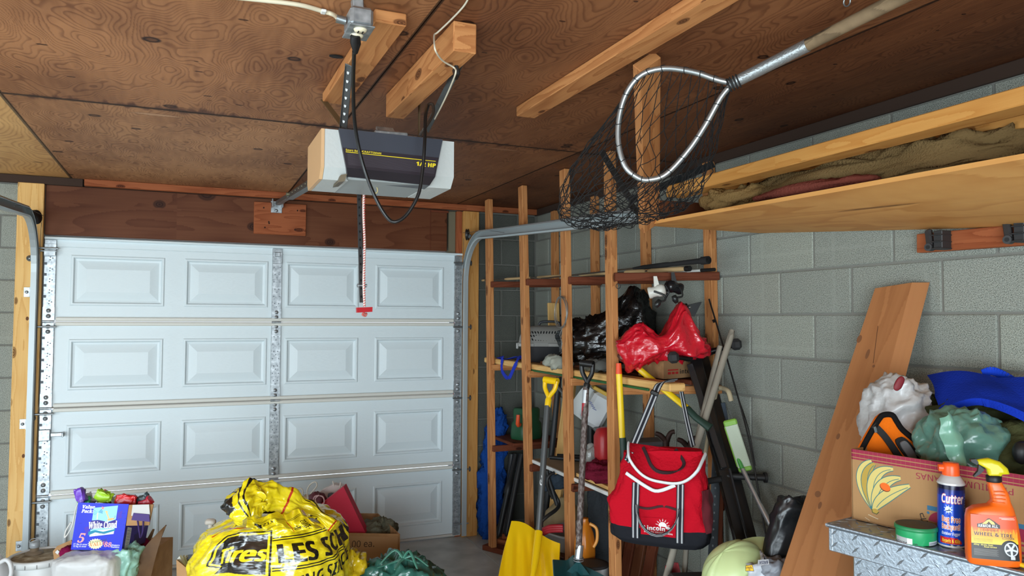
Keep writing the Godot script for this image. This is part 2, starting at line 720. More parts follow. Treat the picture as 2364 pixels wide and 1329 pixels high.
# ---------------------------------------------------------------- print: a small painter for labels
class Painter:
	var im: Image
	var w: int
	var h: int

	func _init(ww: int, hh: int, col: Color):
		w = ww
		h = hh
		im = Image.create(w, h, false, Image.FORMAT_RGB8)
		im.fill(col)

	func poly(pts: Array, col: Color):
		var lo := 1e9
		var hi := -1e9
		for p in pts:
			lo = minf(lo, p.y)
			hi = maxf(hi, p.y)
		for y in range(maxi(0, int(floor(lo))), mini(h - 1, int(ceil(hi))) + 1):
			var xs := []
			var yy := y + 0.5
			for i in pts.size():
				var a: Vector2 = pts[i]
				var b: Vector2 = pts[(i + 1) % pts.size()]
				if (a.y <= yy) != (b.y <= yy):
					xs.append(a.x + (yy - a.y) * (b.x - a.x) / (b.y - a.y))
			xs.sort()
			for i in range(0, xs.size() - 1, 2):
				var x0 := clampi(int(round(xs[i])), 0, w)
				var x1 := clampi(int(round(xs[i + 1])), 0, w)
				if x1 > x0:
					im.fill_rect(Rect2i(x0, y, x1 - x0, 1), col)

	func rect(x: float, y: float, ww: float, hh: float, col: Color):
		im.fill_rect(Rect2i(int(x), int(y), int(ww), int(hh)), col)

	func oval(x: float, y: float, rx: float, ry: float, col: Color, rot: float = 0.0):
		var p := []
		for i in 28:
			p.append(Vector2(x, y) + Vector2(cos(TAU * i / 28) * rx, sin(TAU * i / 28) * ry).rotated(rot))
		poly(p, col)

	func line(pts: Array, wd: float, col: Color):
		for i in pts.size() - 1:
			var a: Vector2 = pts[i]
			var b: Vector2 = pts[i + 1]
			var n := (b - a).normalized().orthogonal() * wd * 0.5
			var d := (b - a).normalized() * wd * 0.2
			poly([a + n - d, b + n + d, b - n + d, a - n - d], col)

	# text of cap height hh, left end of its base line at x, y; rot turns it, shear slants it, wide stretches it
	func text(s: String, x: float, y: float, hh: float, col: Color, bold: int = 400, serif: bool = false, rot: float = 0.0, shear: float = 0.0, wide: float = 1.0, bend = null):
		var tm := TextMesh.new()
		var fo := SystemFont.new()
		fo.font_names = PackedStringArray(["Droid Serif" if serif else "Droid Sans"])
		fo.font_weight = bold
		tm.font = fo
		tm.font_size = 64
		tm.pixel_size = 1.0
		tm.depth = 0.0
		tm.horizontal_alignment = HORIZONTAL_ALIGNMENT_LEFT
		tm.vertical_alignment = VERTICAL_ALIGNMENT_BOTTOM
		tm.text = s
		var arr := tm.get_mesh_arrays()
		var v: PackedVector3Array = arr[Mesh.ARRAY_VERTEX]
		var ix: PackedInt32Array = arr[Mesh.ARRAY_INDEX]
		if v.size() == 0:
			return
		var base := 1e9
		var probe := TextMesh.new()
		probe.font = fo
		probe.font_size = 64
		probe.pixel_size = 1.0
		probe.depth = 0.0
		probe.horizontal_alignment = HORIZONTAL_ALIGNMENT_LEFT
		probe.vertical_alignment = VERTICAL_ALIGNMENT_BOTTOM
		probe.text = "H"
		var pb: AABB = probe.get_aabb()
		var pv: PackedVector3Array = probe.get_mesh_arrays()[Mesh.ARRAY_VERTEX]
		var top := -1e9
		for q in pv:
			base = minf(base, q.y)
			top = maxf(top, q.y)
		var k := hh / maxf(top - base, 1.0)
		var pts := []
		for q in v:
			var p := Vector2(q.x * k * wide, -(q.y - base) * k)
			p.x -= p.y * shear
			if bold >= 600:
				pass
			p = p.rotated(rot) + Vector2(x, y)
			if bend != null:
				p = bend.call(p)
			pts.append(p)
		if ix.size() == 0:
			for i in range(0, pts.size(), 3):
				poly([pts[i], pts[i + 1], pts[i + 2]], col)
		for i in range(0, ix.size(), 3):
			poly([pts[ix[i]], pts[ix[i + 1]], pts[ix[i + 2]]], col)

	func tex() -> ImageTexture:
		return ImageTexture.create_from_image(im)


func print_mat(p: Painter, rough: float = 0.5, extra: Dictionary = {}) -> StandardMaterial3D:
	var m := StandardMaterial3D.new()
	m.albedo_texture = p.tex()
	m.roughness = rough
	m.cull_mode = BaseMaterial3D.CULL_DISABLED
	for k in extra:
		m.set(k, extra[k])
	return m



# ---------------------------------------------------------------- the garage itself
func panelled(sheet_rect: Array, m: Material, parent: Node3D, called: String = "plywood_sheet"):
	var x0: float = sheet_rect[0]
	var x1: float = sheet_rect[1]
	var z0: float = sheet_rect[2]
	var z1: float = sheet_rect[3]
	var st = mb()
	var g = 0.0018
	var y: float = CEIL + sheet_rect[4]
	st.set_smooth_group(-1)
	var fl: bool = hid(x0 * 3.1, z0) > 0.5
	var ua = Vector2(1, 1) if fl else Vector2(0, 1)
	var ub = Vector2(0, 1) if fl else Vector2(1, 1)
	var uc = Vector2(0, 0) if fl else Vector2(1, 0)
	var ud = Vector2(1, 0) if fl else Vector2(0, 0)
	quad(st, V(x0 + g, y, z0 + g), V(x1 - g, y, z0 + g), V(x1 - g, y, z1 - g), V(x0 + g, y, z1 - g), ud, uc, ub, ua)
	for q in [[V(x0 + g, y, z0 + g), V(x1 - g, y, z0 + g)], [V(x1 - g, y, z0 + g), V(x1 - g, y, z1 - g)], [V(x1 - g, y, z1 - g), V(x0 + g, y, z1 - g)], [V(x0 + g, y, z1 - g), V(x0 + g, y, z0 + g)]]:
		var up = V(0, 0.012, 0)
		quad(st, q[1], q[0], q[0] + up, q[1] + up, Vector2(0, 0), Vector2(0.01, 0), Vector2(0.01, 0.01), Vector2(0, 0.01))
	obj(called, st, m, parent)


func block_mesh(w: float, h: float, d: float) -> ArrayMesh:
	var st = mb()
	box(st, V(w, h, d), at(V(0, 0, 0)), 0.004)
	st.generate_normals()
	return st.commit()


func build_shell():
	# floor: a slab with a saw cut
	var st = mb()
	abox(st, V(-3.55, -0.15, -5.75), V(2.75, 0, 2.4), 0)
	var fl = struct("floor", st, CONCRETE, "grey stained concrete floor slab of the garage", "floor")
	st = mb()
	var ja = V(1.944,0.002,-5.463)
	var jb = V(1.926,0.002,-4.628)
	bar(st, ja, ja + (jb - ja) * 3.2, 0.014, 0.002, Vector3.UP, 0)
	obj("filled_crack", st, mat(c8(176, 178, 176), 0.9), fl, "pale filled crack in the concrete")
	# outside apron that daylight strikes beyond the garage door and the open doorway
	st = mb()
	abox(st, V(-9, -0.2, -16), V(9, -0.03, -5.76), 0)
	abox(st, V(-9, -0.2, 2.41), V(9, -0.03, 12), 0)
	struct("driveway", st, CONCRETE, "pale concrete driveway outside, seen under the garage door", "driveway")
	# ceiling
	st = mb()
	abox(st, V(-3.55, CEIL + 0.012, -5.75), V(2.75, CEIL + 0.2, 2.4), 0)
	var ce = struct("ceiling", st, mat(c8(46, 30, 22), 0.9), "low brown fir plywood ceiling with knots, dark seams and stains", "ceiling")
	var xs = [-3.15, -1.93, -0.693, 0.622, 1.86, 2.62]
	var zs = [-5.62, -3.46, -1.02, 1.42, 2.4]
	for i in xs.size() - 1:
		for j in zs.size() - 1:
			# sheets towards the right wall carry its dimmer light as a darker tint
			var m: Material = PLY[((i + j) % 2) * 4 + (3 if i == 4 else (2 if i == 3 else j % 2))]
			if i == 1 and j == 0:
				m = PLY[8]
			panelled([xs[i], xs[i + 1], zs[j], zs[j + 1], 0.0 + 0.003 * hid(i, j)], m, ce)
	# a knot hole by the first block
	st = mb()
	var kh = V(0.434,2.499,-2.505)
	prism(st, ellipse(0.023, 0.012, 18), 0.004, Transform3D(Basis(V(1, 0, 0), V(0, 0, 1), V(0, -1, 0)), kh))
	obj("knot_hole", st, mat(c8(14, 10, 8), 1.0), ce, "dark knot hole")
	# right wall of concrete block
	st = mb()
	abox(st, V(WALLX + 0.006, 0, -5.75), V(WALLX + 0.2, CEIL + 0.012, 2.4), 0)
	var wr = struct("wall_right", st, mat(c8(122, 122, 116), 0.95), "bare grey concrete block wall on the right", "wall")
	var pitch = 0.1985
	var full = []
	for k in 2:
		full.append(block_mesh(0.06, pitch - 0.009, 0.400 + k * 0.0))
	var half = block_mesh(0.06, pitch - 0.009, 0.19)
	for r in 13:
		var y0: float = 0.068 + pitch * r
		var zc: float = -1.706 if (r % 2) == 1 else -1.912
		for n in range(-1, 10):
			var z1: float = zc - 0.41 * (n - 1)
			var z0: float = z1 - 0.41
			if z1 < -5.4 or z0 > -0.9:
				continue
			var yc = y0 + pitch * 0.5
			var hgt = pitch
			if yc > 2.55 or yc + pitch * 0.5 > CEIL + 0.1:
				continue
			if z0 < -5.43:
				if z1 + 5.43 < 0.1:
					continue
				var cut = mb()
				box(cut, V(0.06, hgt - 0.009, z1 + 5.43 - 0.01), at(Vector3.ZERO), 0.004)
				cut.generate_normals()
				var q = put("block", cut.commit(), BLOCKS[(r + n) % 4], wr)
				q.position = V(WALLX + 0.03, yc, (z1 - 5.43) * 0.5)
				continue
			var b = put("block", full[0], BLOCKS[int(hid(r, n) * 3.99)], wr)
			b.position = V(WALLX + 0.03 + (hid(n, r) - 0.5) * 0.003, yc, (z0 + z1) * 0.5)
	# bottom course
	for n in 11:
		var z1: float = -1.3 - 0.41 * n
		if z1 - 0.41 < -5.43:
			continue
		var low = put("block", block_mesh(0.06, 0.058, 0.40), BLOCKS[n % 4], wr)
		low.position = V(WALLX + 0.03, 0.034, z1 - 0.205)
	# bolt hole in one block
	st = mb()
	var bh = V(2.529,1.594,-1.816)
	prism(st, ellipse(0.008, 0.009, 14), 0.003, Transform3D(Basis(V(0, 0, -1), V(0, 1, 0), V(1, 0, 0)), bh))
	obj("drilled_hole", st, mat(c8(20, 20, 22), 1.0), wr, "small dark drilled hole")
	# front wall left and right of the door
	var fz = -5.44
	st = mb()
	abox(st, V(-3.55, 0, -5.75), V(-0.835, CEIL + 0.012, fz - 0.006), 0)
	abox(st, V(1.92, 0, -5.75), V(WALLX + 0.2, CEIL + 0.012, fz - 0.006), 0)
	abox(st, V(-0.835, 2.14, -5.75), V(1.92, CEIL + 0.012, fz - 0.06), 0)
	var wf = struct("wall_front", st, mat(c8(112, 112, 106), 0.95), "grey concrete block end wall around the garage door", "wall")
	var fb = block_mesh(0.40, pitch - 0.009, 0.06)
	var fh = block_mesh(0.18, pitch - 0.009, 0.06)
	for r in 12:
		var yc: float = 0.068 + pitch * (r + 0.5)
		var xl: float = -1.066 if r % 2 == 0 else -0.86
		for k in 2:
			var b = put("block", fb, BLOCKS[(r + k) % 4], wf)
			b.position = V(xl - 0.205 - 0.41 * k, yc, fz - 0.03)
		if r % 2 == 0:
			var b2 = put("block", fh, BLOCKS[(r + 3) % 4], wf)
			b2.position = V(xl + 0.095, yc, fz - 0.03)
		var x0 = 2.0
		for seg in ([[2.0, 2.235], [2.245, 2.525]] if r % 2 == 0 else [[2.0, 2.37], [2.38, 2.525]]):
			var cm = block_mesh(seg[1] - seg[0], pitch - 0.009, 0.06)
			var b3 = put("block", cm, BLOCKS[4], wf)  # corner blocks: dirt and the shade of the rack put into one darker tint
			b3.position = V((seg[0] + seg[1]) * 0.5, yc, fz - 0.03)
	st = mb()
	bar(st, V(WALLX + 0.03, 2.475, -5.43), V(WALLX + 0.03, 2.475, 0.5), 0.08, 0.05)
	abox(st, V(-3.4, 2.452, -5.46), V(-0.63, CEIL, -5.41), 0.002)
	struct("trim_4", st, mat(c8(58, 40, 30), 0.9), "dark wooden sill plate between block wall and ceiling", "trim")
	# left and back walls, never in view: plain block colour, the back one pierced by the open doorway
	st = mb()
	abox(st, V(-3.56, 0, -5.75), V(-3.4, 0.15, 2.4), 0)
	abox(st, V(-3.56, 1.9, -5.75), V(-3.4, CEIL + 0.012, 2.4), 0)
	abox(st, V(-3.56, 0.15, -5.75), V(-3.4, 1.9, -3.4), 0)
	abox(st, V(-3.56, 0.15, 0.2), V(-3.4, 1.9, 2.4), 0)
	struct("wall_left", st, BLOCKS[1], "grey block wall on the left with a window opening", "wall")
	st = mb()
	abox(st, V(-3.4, 0, 2.2), V(-3.15, CEIL + 0.012, 2.4), 0)
	abox(st, V(0.45, 0, 2.2), V(WALLX, CEIL + 0.012, 2.4), 0)
	abox(st, V(-3.15, 2.15, 2.2), V(0.45, CEIL + 0.012, 2.4), 0)
	struct("wall_back", st, BLOCKS[2], "grey block wall behind the photographer with an open doorway", "wall")
	# header board over the door, its backing, and the trim under the ceiling
	st = mb()
	bar(st, V(-0.832, 2.297, -5.455), V(1.79, 2.297, -5.455), 0.05, 0.312)
	struct("header_board", st, STAIN_BROWN, "wide dark red-brown board over the garage door", "header board")
	st = mb()
	abox(st, V(1.655, 2.14, -5.452), V(1.658, 2.44, -5.426), 0)
	bar(st, V(1.66, 2.44, -5.436), V(1.80, 2.44, -5.436), 0.03, 0.016)
	struct("trim_2", st, FIR_DARK, "thin strip and seam at the right end of the header board", "trim")
	st = mb()
	bar(st, V(-0.62, 2.477, -5.405), V(WALLX - 0.002, 2.477, -5.405), 0.04, 0.044)
	struct("trim_1", st, PINE_RED, "reddish strip of trim between header board and ceiling", "trim")
	# jamb posts
	st = mb()
	bar(st, V(-0.906, 0.0, -5.42), V(-0.906, 2.453, -5.42), 0.14, 0.04, V(0, 0, 1))
	var jl = struct("door_post", st, PINE_PALE, "pale yellow pine post left of the garage door", "door post")
	jamb_bolts(jl, [[69, 596], [75, 965], [62, 1220]], [[63, 735], [66, 895], [54, 1052]])
	st = mb()
	bar(st, V(1.970, 0.0, -5.41), V(1.970, 2.45, -5.41), 0.126, 0.05, V(0, 0, 1))
	var jr = struct("door_post", st, wood_mat(PINE_PALE.albedo_texture, c8(216, 196, 176)), "yellow pine post right of the garage door, beside the storage rack", "door post")
	jamb_bolts(jr, [[1086, 518], [1087, 719], [1085, 1000]], [[1087, 900], [1084, 1120]])
	st = mb()
	bar(st, V(1.884, 0.0, -5.445), V(1.884, 2.45, -5.445), 0.042, 0.06, V(0, 0, 1))
	struct("door_post", st, PINE_RED, "narrow reddish stud between header board and right door post", "door post")
	st = mb()
	bar(st, V(1.835, 2.13, -5.47), V(1.835, 2.45, -5.47), 0.055, 0.05, V(0, 0, 1))
	struct("trim_3", st, mat(c8(112, 104, 84), 0.9), "short grey weathered stub at the top right of the garage door", "trim")


func ellipse(rx: float, ry: float, n: int) -> Array:
	var p = []
	for i in n:
		p.append(Vector2(cos(TAU * i / n) * rx, sin(TAU * i / n) * ry))
	return p


func jamb_bolts(parent: Node3D, pale: Array, dark: Array):
	for q in pale:
		var p = onplane(q[0], q[1], -5.4)
		var st = mb()
		lathe(st, [Vector2(0.0, 0.012), Vector2(0.008, 0.011), Vector2(0.010, 0.005), Vector2(0.018, 0.004), Vector2(0.019, 0.0)], Transform3D(Basis(V(1, 0, 0), V(0, 0, 1), V(0, -1, 0)), p + V(0, 0, 0.002)), 16)
		obj("bolt_washer", st, STEEL, parent, "zinc bolt with washer")
	for q in dark:
		var p = onplane(q[0], q[1], -5.4)
		var st = mb()
		prism(st, ellipse(0.008, 0.012, 14), 0.003, at(p - V(0, 0, 0.0015)))
		obj("knot", st, mat(c8(104, 62, 30), 0.8), parent)


# where the sight line through a pixel of the photograph meets the plane z; used for small fixings on the front wall
func onplane(px: float, py: float, z: float) -> Vector3:
	var r = CAMB * V(px - 1182.0, -(py - 664.5), -1740.0)
	return V(0, 1.626, 0) + r * (z / r.z)


# the point at a given distance in front of the camera for a place in the photograph
func sight(px: float, py: float, d: float) -> Vector3:
	return V(0, 1.626, 0) + CAMB * (V(px - 1182.0, -(py - 664.5), -1740.0) * (d / 1740.0))



# ---------------------------------------------------------------- sectional garage door
func build_door():
	var zf = -5.425
	var door = thing("door_1", "closed white sectional garage door with embossed panels and galvanised stiles", "garage door", V(0.54, 0.012, -5.43))
	door.set_meta("kind", "structure")
	var ys = [2.128, 1.6005, 1.067, 0.534, 0.014]
	var cols = [[-0.685, -0.147], [-0.03, 0.50], [0.615, 1.125], [1.245, 1.765]]
	var vinyl = mat(c8(214, 214, 206), 0.5)
	for s in 4:
		var y1: float = ys[s] - 0.012
		var y0: float = ys[s + 1] + 0.012
		var pt: float = ys[s] - 0.108
		var pb: float = ys[s] - 0.428
		if s == 3:
			pb = ys[s] - 0.42
		var st = mb()
		st.set_smooth_group(-1)
		var xa = -0.828
		for c in cols:
			quad(st, V(xa, y0, zf), V(c[0], y0, zf), V(c[0], y1, zf), V(xa, y1, zf))
			quad(st, V(c[0], y0, zf), V(c[1], y0, zf), V(c[1], pb, zf), V(c[0], pb, zf))
			quad(st, V(c[0], pt, zf), V(c[1], pt, zf), V(c[1], y1, zf), V(c[0], y1, zf))
			xa = c[1]
		quad(st, V(xa, y0, zf), V(1.91, y0, zf), V(1.91, y1, zf), V(xa, y1, zf))
		# back skin and edges
		quad(st, V(1.91, y0, zf - 0.035), V(-0.828, y0, zf - 0.035), V(-0.828, y1, zf - 0.035), V(1.91, y1, zf - 0.035))
		quad(st, V(-0.828, y1, zf), V(1.91, y1, zf), V(1.91, y1, zf - 0.035), V(-0.828, y1, zf - 0.035))
		quad(st, V(-0.828, y0, zf - 0.035), V(1.91, y0, zf - 0.035), V(1.91, y0, zf), V(-0.828, y0, zf))
		quad(st, V(-0.828, y0, zf - 0.035), V(-0.828, y0, zf), V(-0.828, y1, zf), V(-0.828, y1, zf - 0.035))
		quad(st, V(1.91, y0, zf), V(1.91, y0, zf - 0.035), V(1.91, y1, zf - 0.035), V(1.91, y1, zf))
		var sec = obj("door_section", st, DOORWHITE, door)
		for c in cols:
			var p = mb()
			p.set_smooth_group(-1)
			var rings = [[0.0, 0.0], [0.007, 0.006], [0.016, 0.006], [0.024, -0.008], [0.036, -0.010], [0.088, 0.003], [0.091, 0.003]]
			for k in rings.size() - 1:
				var a: Array = rect_ring(c[0], c[1], pb, pt, rings[k][0], zf + rings[k][1])
				var b: Array = rect_ring(c[0], c[1], pb, pt, rings[k + 1][0], zf + rings[k + 1][1])
				for j in 4:
					var j2 = (j + 1) % 4
					quad(p, a[j], a[j2], b[j2], b[j])
			var f: Array = rect_ring(c[0], c[1], pb, pt, 0.091, zf + 0.003)
			quad(p, f[0], f[1], f[2], f[3])
			obj("raised_panel", p, DOORWHITE, sec)
		# folded lips above and below each joint
		var lip = mb()
		if s == 0:
			bar(lip, V(-0.828, ys[0] - 0.009, zf + 0.008), V(1.91, ys[0] - 0.009, zf + 0.008), 0.03, 0.016, V(0, 1, 0), 0.004)
			bar(lip, V(-0.76, ys[0] - 0.062, zf), V(1.845, ys[0] - 0.062, zf), 0.006, 0.006, V(0, 1, 0), 0.002)
		else:
			for dy in [0.016, -0.014]:
				bar(lip, V(-0.757, ys[s] + dy, zf + 0.008), V(1.845, ys[s] + dy, zf + 0.008), 0.024, 0.024, V(0, 1, 0), 0.005)
		obj("joint_lip", lip, vinyl if s > 0 else DOORWHITE, sec)
		# stiles with their punched holes
		for x in [-0.795, 0.556, 1.878]:
			var w = 0.064
			var sx = mb()
			bar(sx, V(x, ys[s + 1] + (0.004 if s < 3 else 0.0), zf + 0.007), V(x, ys[s] - 0.02, zf + 0.007), w, 0.012, V(0, 0, 1), 0.002)
			var stile = obj("stile", sx, GALV, sec, "galvanised steel stile")
			var hp = mb()
			var side = -1.0 if x < 0.0 else (0.0 if x < 1.0 else 1.0)
			var yy: float = ys[s] - 0.1
			var n = 0
			while yy > ys[s + 1] + 0.1:
				if side != 0.0:
					abox(hp, V(x + side * 0.024 - 0.008, yy - 0.008, zf + 0.012), V(x + side * 0.024 + 0.008, yy + 0.008, zf + 0.0138), 0)
					for q in [V(0.001, -0.028, 0), V(0.0, -0.045, 0), V(-side * 0.014, -0.034, 0)]:
						prism(hp, ellipse(0.004, 0.004, 8), 0.001, at(V(x, yy, zf + 0.0132) + q))
					yy -= 0.068
				else:
					for q in [V(0.013, 0, 0), V(-0.013, 0, 0), V(0, -0.022, 0), V(0.02, -0.05, 0), V(-0.02, -0.05, 0)]:
						prism(hp, ellipse(0.004, 0.004, 8), 0.001, at(V(x, yy, zf + 0.0132) + q))
					yy -= 0.1
			obj("punched_holes", hp, mat(c8(104, 112, 120), 0.6), stile)
	# hinges: plates at each joint, with roller stems at the ends
	for s in range(0, 4):
		for x in [-0.795, 0.556, 1.878]:
			var y: float = ys[s] if s > 0 else ys[0] - 0.075
			var h = mb()
			if s > 0:
				prism(h, [Vector2(-0.032, 0.008), Vector2(0.032, 0.008), Vector2(0.032, 0.09), Vector2(0.02, 0.098), Vector2(-0.02, 0.098), Vector2(-0.032, 0.09)], 0.004, at(V(x, y, zf + 0.013)))
				prism(h, [Vector2(-0.03, -0.008), Vector2(-0.03, -0.05), Vector2(0.0, -0.088), Vector2(0.03, -0.05), Vector2(0.03, -0.008)], 0.004, at(V(x, y, zf + 0.013)))
				for q in [0.034, 0.068, -0.03, -0.062]:
					lathe(h, [Vector2(0, 0.007), Vector2(0.006, 0.006), Vector2(0.008, 0.0), Vector2(0.013, 0.0), Vector2(0.014, -0.002)], Transform3D(Basis(V(1, 0, 0), V(0, 0, 1), V(0, -1, 0)), V(x, y + q, zf + 0.019)), 10)
				cyl(h, V(x - 0.03, y, zf + 0.022), V(x + 0.03, y, zf + 0.022), 0.008, 10)
			else:
				abox(h, V(x - 0.033, y - 0.05, zf + 0.012), V(x + 0.033, y + 0.03, zf + 0.018), 0.002)
				if absf(x - 0.556) > 0.1:
					abox(h, V(x - 0.031, y - 0.045, zf + 0.016), V(x + 0.031, y - 0.012, zf + 0.04), 0.002)
				else:
					abox(h, V(x - 0.018, y - 0.002, zf + 0.016), V(x + 0.018, y + 0.028, zf + 0.036), 0.003)
			var hg = obj("hinge", h, GALV, door, "pressed steel hinge")
			if absf(x - 0.556) > 0.1:
				var sd = -1.0 if x < 0 else 1.0
				var yr: float = y - (0.032 if s > 0 else 0.0)
				var r = mb()
				cyl(r, V(x - sd * 0.045, yr, zf + 0.035), V(x + sd * 0.085, yr, zf + 0.035), 0.0065, 10)
				if s == 0:
					cyl(r, V(x - sd * 0.035, yr - 0.018, zf + 0.035), V(x + sd * 0.05, yr - 0.018, zf + 0.035), 0.006, 10)
				obj("roller_stem", r, STEEL, hg)
				var rw = mb()
				lathe(rw, [Vector2(0, 0.006), Vector2(0.012, 0.006), Vector2(0.021, 0.003), Vector2(0.021, -0.003), Vector2(0.012, -0.006), Vector2(0, -0.006)], Transform3D(Basis(V(0, 1, 0), V(-1, 0, 0), V(0, 0, 1)), V(x + sd * 0.09, yr, zf + 0.035)), 16)
				obj("roller", rw, mat(c8(70, 72, 74), 0.5), hg)
	# slide lock on the left
	var lk = mb()
	var ly = 0.905
	abox(lk, V(-0.828, ly - 0.035, zf + 0.012), V(-0.765, ly + 0.035, zf + 0.03), 0.004)
	abox(lk, V(-0.765, ly - 0.012, zf + 0.016), V(-0.69, ly + 0.012, zf + 0.024), 0.003)
	abox(lk, V(-0.702, ly - 0.014, zf + 0.016), V(-0.692, ly + 0.016, zf + 0.05), 0.003)
	obj("slide_lock", lk, GALV, door, "zinc slide lock")
	# bottom roller bracket and seal
	for x in [-0.795, 1.878]:
		var sd = -1.0 if x < 0 else 1.0
		var bb = mb()
		abox(bb, V(x - 0.034, 0.03, zf + 0.012), V(x + 0.034, 0.15, zf + 0.018), 0.002)
		cyl(bb, V(x - sd * 0.03, 0.10, zf + 0.035), V(x + sd * 0.085, 0.10, zf + 0.035), 0.0065, 10)
		obj("bottom_bracket", bb, GALV, door)
	var sl = mb()
	bar(sl, V(-0.828, 0.014, zf - 0.012), V(1.91, 0.014, zf - 0.012), 0.045, 0.02, V(0, 1, 0), 0.006)
	obj("bottom_rail", sl, mat(c8(206, 206, 200), 0.5), door)


func rect_ring(x0: float, x1: float, y0: float, y1: float, i: float, z: float) -> Array:
	return [V(x0 + i, y0 + i, z), V(x1 - i, y0 + i, z), V(x1 - i, y1 - i, z), V(x0 + i, y1 - i, z)]


# a profile (Vector2: x across, y along the path's normal) swept along points that lie in one plane x = const
func sweep_yz(st: SurfaceTool, path: Array, prof: Array, flip: bool):
	var rows = []
	for i in path.size():
		var a: Vector3 = path[maxi(i - 1, 0)]
		var b: Vector3 = path[mini(i + 1, path.size() - 1)]
		var t = (b - a).normalized()
		var n = t.cross(V(1, 0, 0)).normalized()
		var row = []
		for q in prof:
			row.append(path[i] + V(1, 0, 0) * q.x + n * q.y)
		rows.append(row)
	grid(st, rows, true, flip, -1)


func build_tracks():
	for s in [-1.0, 1.0]:
		var x: float = -0.885 if s < 0 else 1.932
		var label = "galvanised roller track with curved top, left of the garage door" if s < 0 else "galvanised roller track right of the door, running back past the storage rack"
		var t = thing("door_track", label, "door track", V(x, 0, -5.36), "")
		var pts = [V(x, 0.02, -5.375), V(x, 1.0, -5.375), V(x, 1.9, -5.375)]
		for k in 9:
			var a = PI / 2 * (k + 1) / 9.0 * 0.97
			pts.append(V(x, 1.9 + sin(a) * 0.335, -5.375 + (1 - cos(a)) * 0.335))
		var end = V(x, 2.11, -3.02) if s > 0 else V(x, 2.11, -3.0)
		pts.append(V(x, 2.205, -4.6))
		pts.append(end)
		# open C towards the door: web outside, flanges, small lips
		var d = -s
		var prof = [Vector2(0, -0.031), Vector2(d * 0.03, -0.031), Vector2(d * 0.036, -0.021), Vector2(d * 0.034, -0.019), Vector2(d * 0.028, -0.0285), Vector2(d * 0.0025, -0.0285), Vector2(d * 0.0025, 0.0285), Vector2(d * 0.028, 0.0285), Vector2(d * 0.034, 0.019), Vector2(d * 0.036, 0.021), Vector2(d * 0.03, 0.031), Vector2(0, 0.031)]
		var st = mb()
		sweep_yz(st, pts, prof, s < 0)
		obj("track_rail", st, mat(c8(172, 180, 182), 0.45, 0.35), t)
		# stiffening angle along the level run
		st = mb()
		bar(st, V(x + s * 0.004, 2.235, -4.95), end + V(s * 0.004, 0.022, 0), 0.003, 0.05, V(0, 1, 0), 0)
		obj("stiffener", st, GALV, t)
		for y in [0.25, 0.98, 1.78]:
			st = mb()
			abox(st, V(x - 0.002, y - 0.03, -5.4), V(x + s * 0.042, y + 0.03, -5.396), 0.001)
			abox(st, V(x + s * 0.002, y - 0.03, -5.4), V(x + s * 0.006, y + 0.03, -5.36), 0.001)
			lathe(st, [Vector2(0, 0.01), Vector2(0.008, 0.008), Vector2(0.01, 0)], Transform3D(Basis(V(1, 0, 0), V(0, 0, 1), V(0, -1, 0)), V(x + s * 0.026, y, -5.396)), 10)
			obj("track_bracket", st, GALV, t)
		# cable pulley on a stub by the bend
		st = mb()
		var py = V(-0.865, 2.235, -5.33) if s < 0 else V(1.915, 2.262, -5.32)
		lathe(st, [Vector2(0, 0.012), Vector2(0.012, 0.012), Vector2(0.016, 0.006), Vector2(0.042, 0.010), Vector2(0.044, 0.006), Vector2(0.034, 0.0), Vector2(0.044, -0.006), Vector2(0.042, -0.01), Vector2(0.016, -0.006), Vector2(0.012, -0.012), Vector2(0, -0.012)], Transform3D(Basis(V(0, 1, 0), V(-0.85, 0, -0.5), V(-0.5, 0, 0.85)), py), 20)
		obj("pulley", st, mat(c8(58, 58, 58), 0.45, 0.6), t, "dark cable pulley")
		st = mb()
		bar(st, py, V(x, py.y - 0.02, py.z + 0.02), 0.012, 0.03)
		obj("pulley_arm", st, STEEL, t)
		st = mb()
		tube(st, [py + V(-s * 0.04, 0.01, 0.01), V(x - s * 0.02, 2.25, -4.9), V(x - s * 0.06, 2.19, -4.5)], 0.0015, 6)
		tube(st, [py + V(-s * 0.03, -0.03, 0), V(x - s * 0.03, 1.4, -5.385), V(x - s * 0.03, 0.1, -5.39)], 0.0015, 6)
		obj("lift_cable", st, mat(c8(70, 70, 70), 0.5), t)



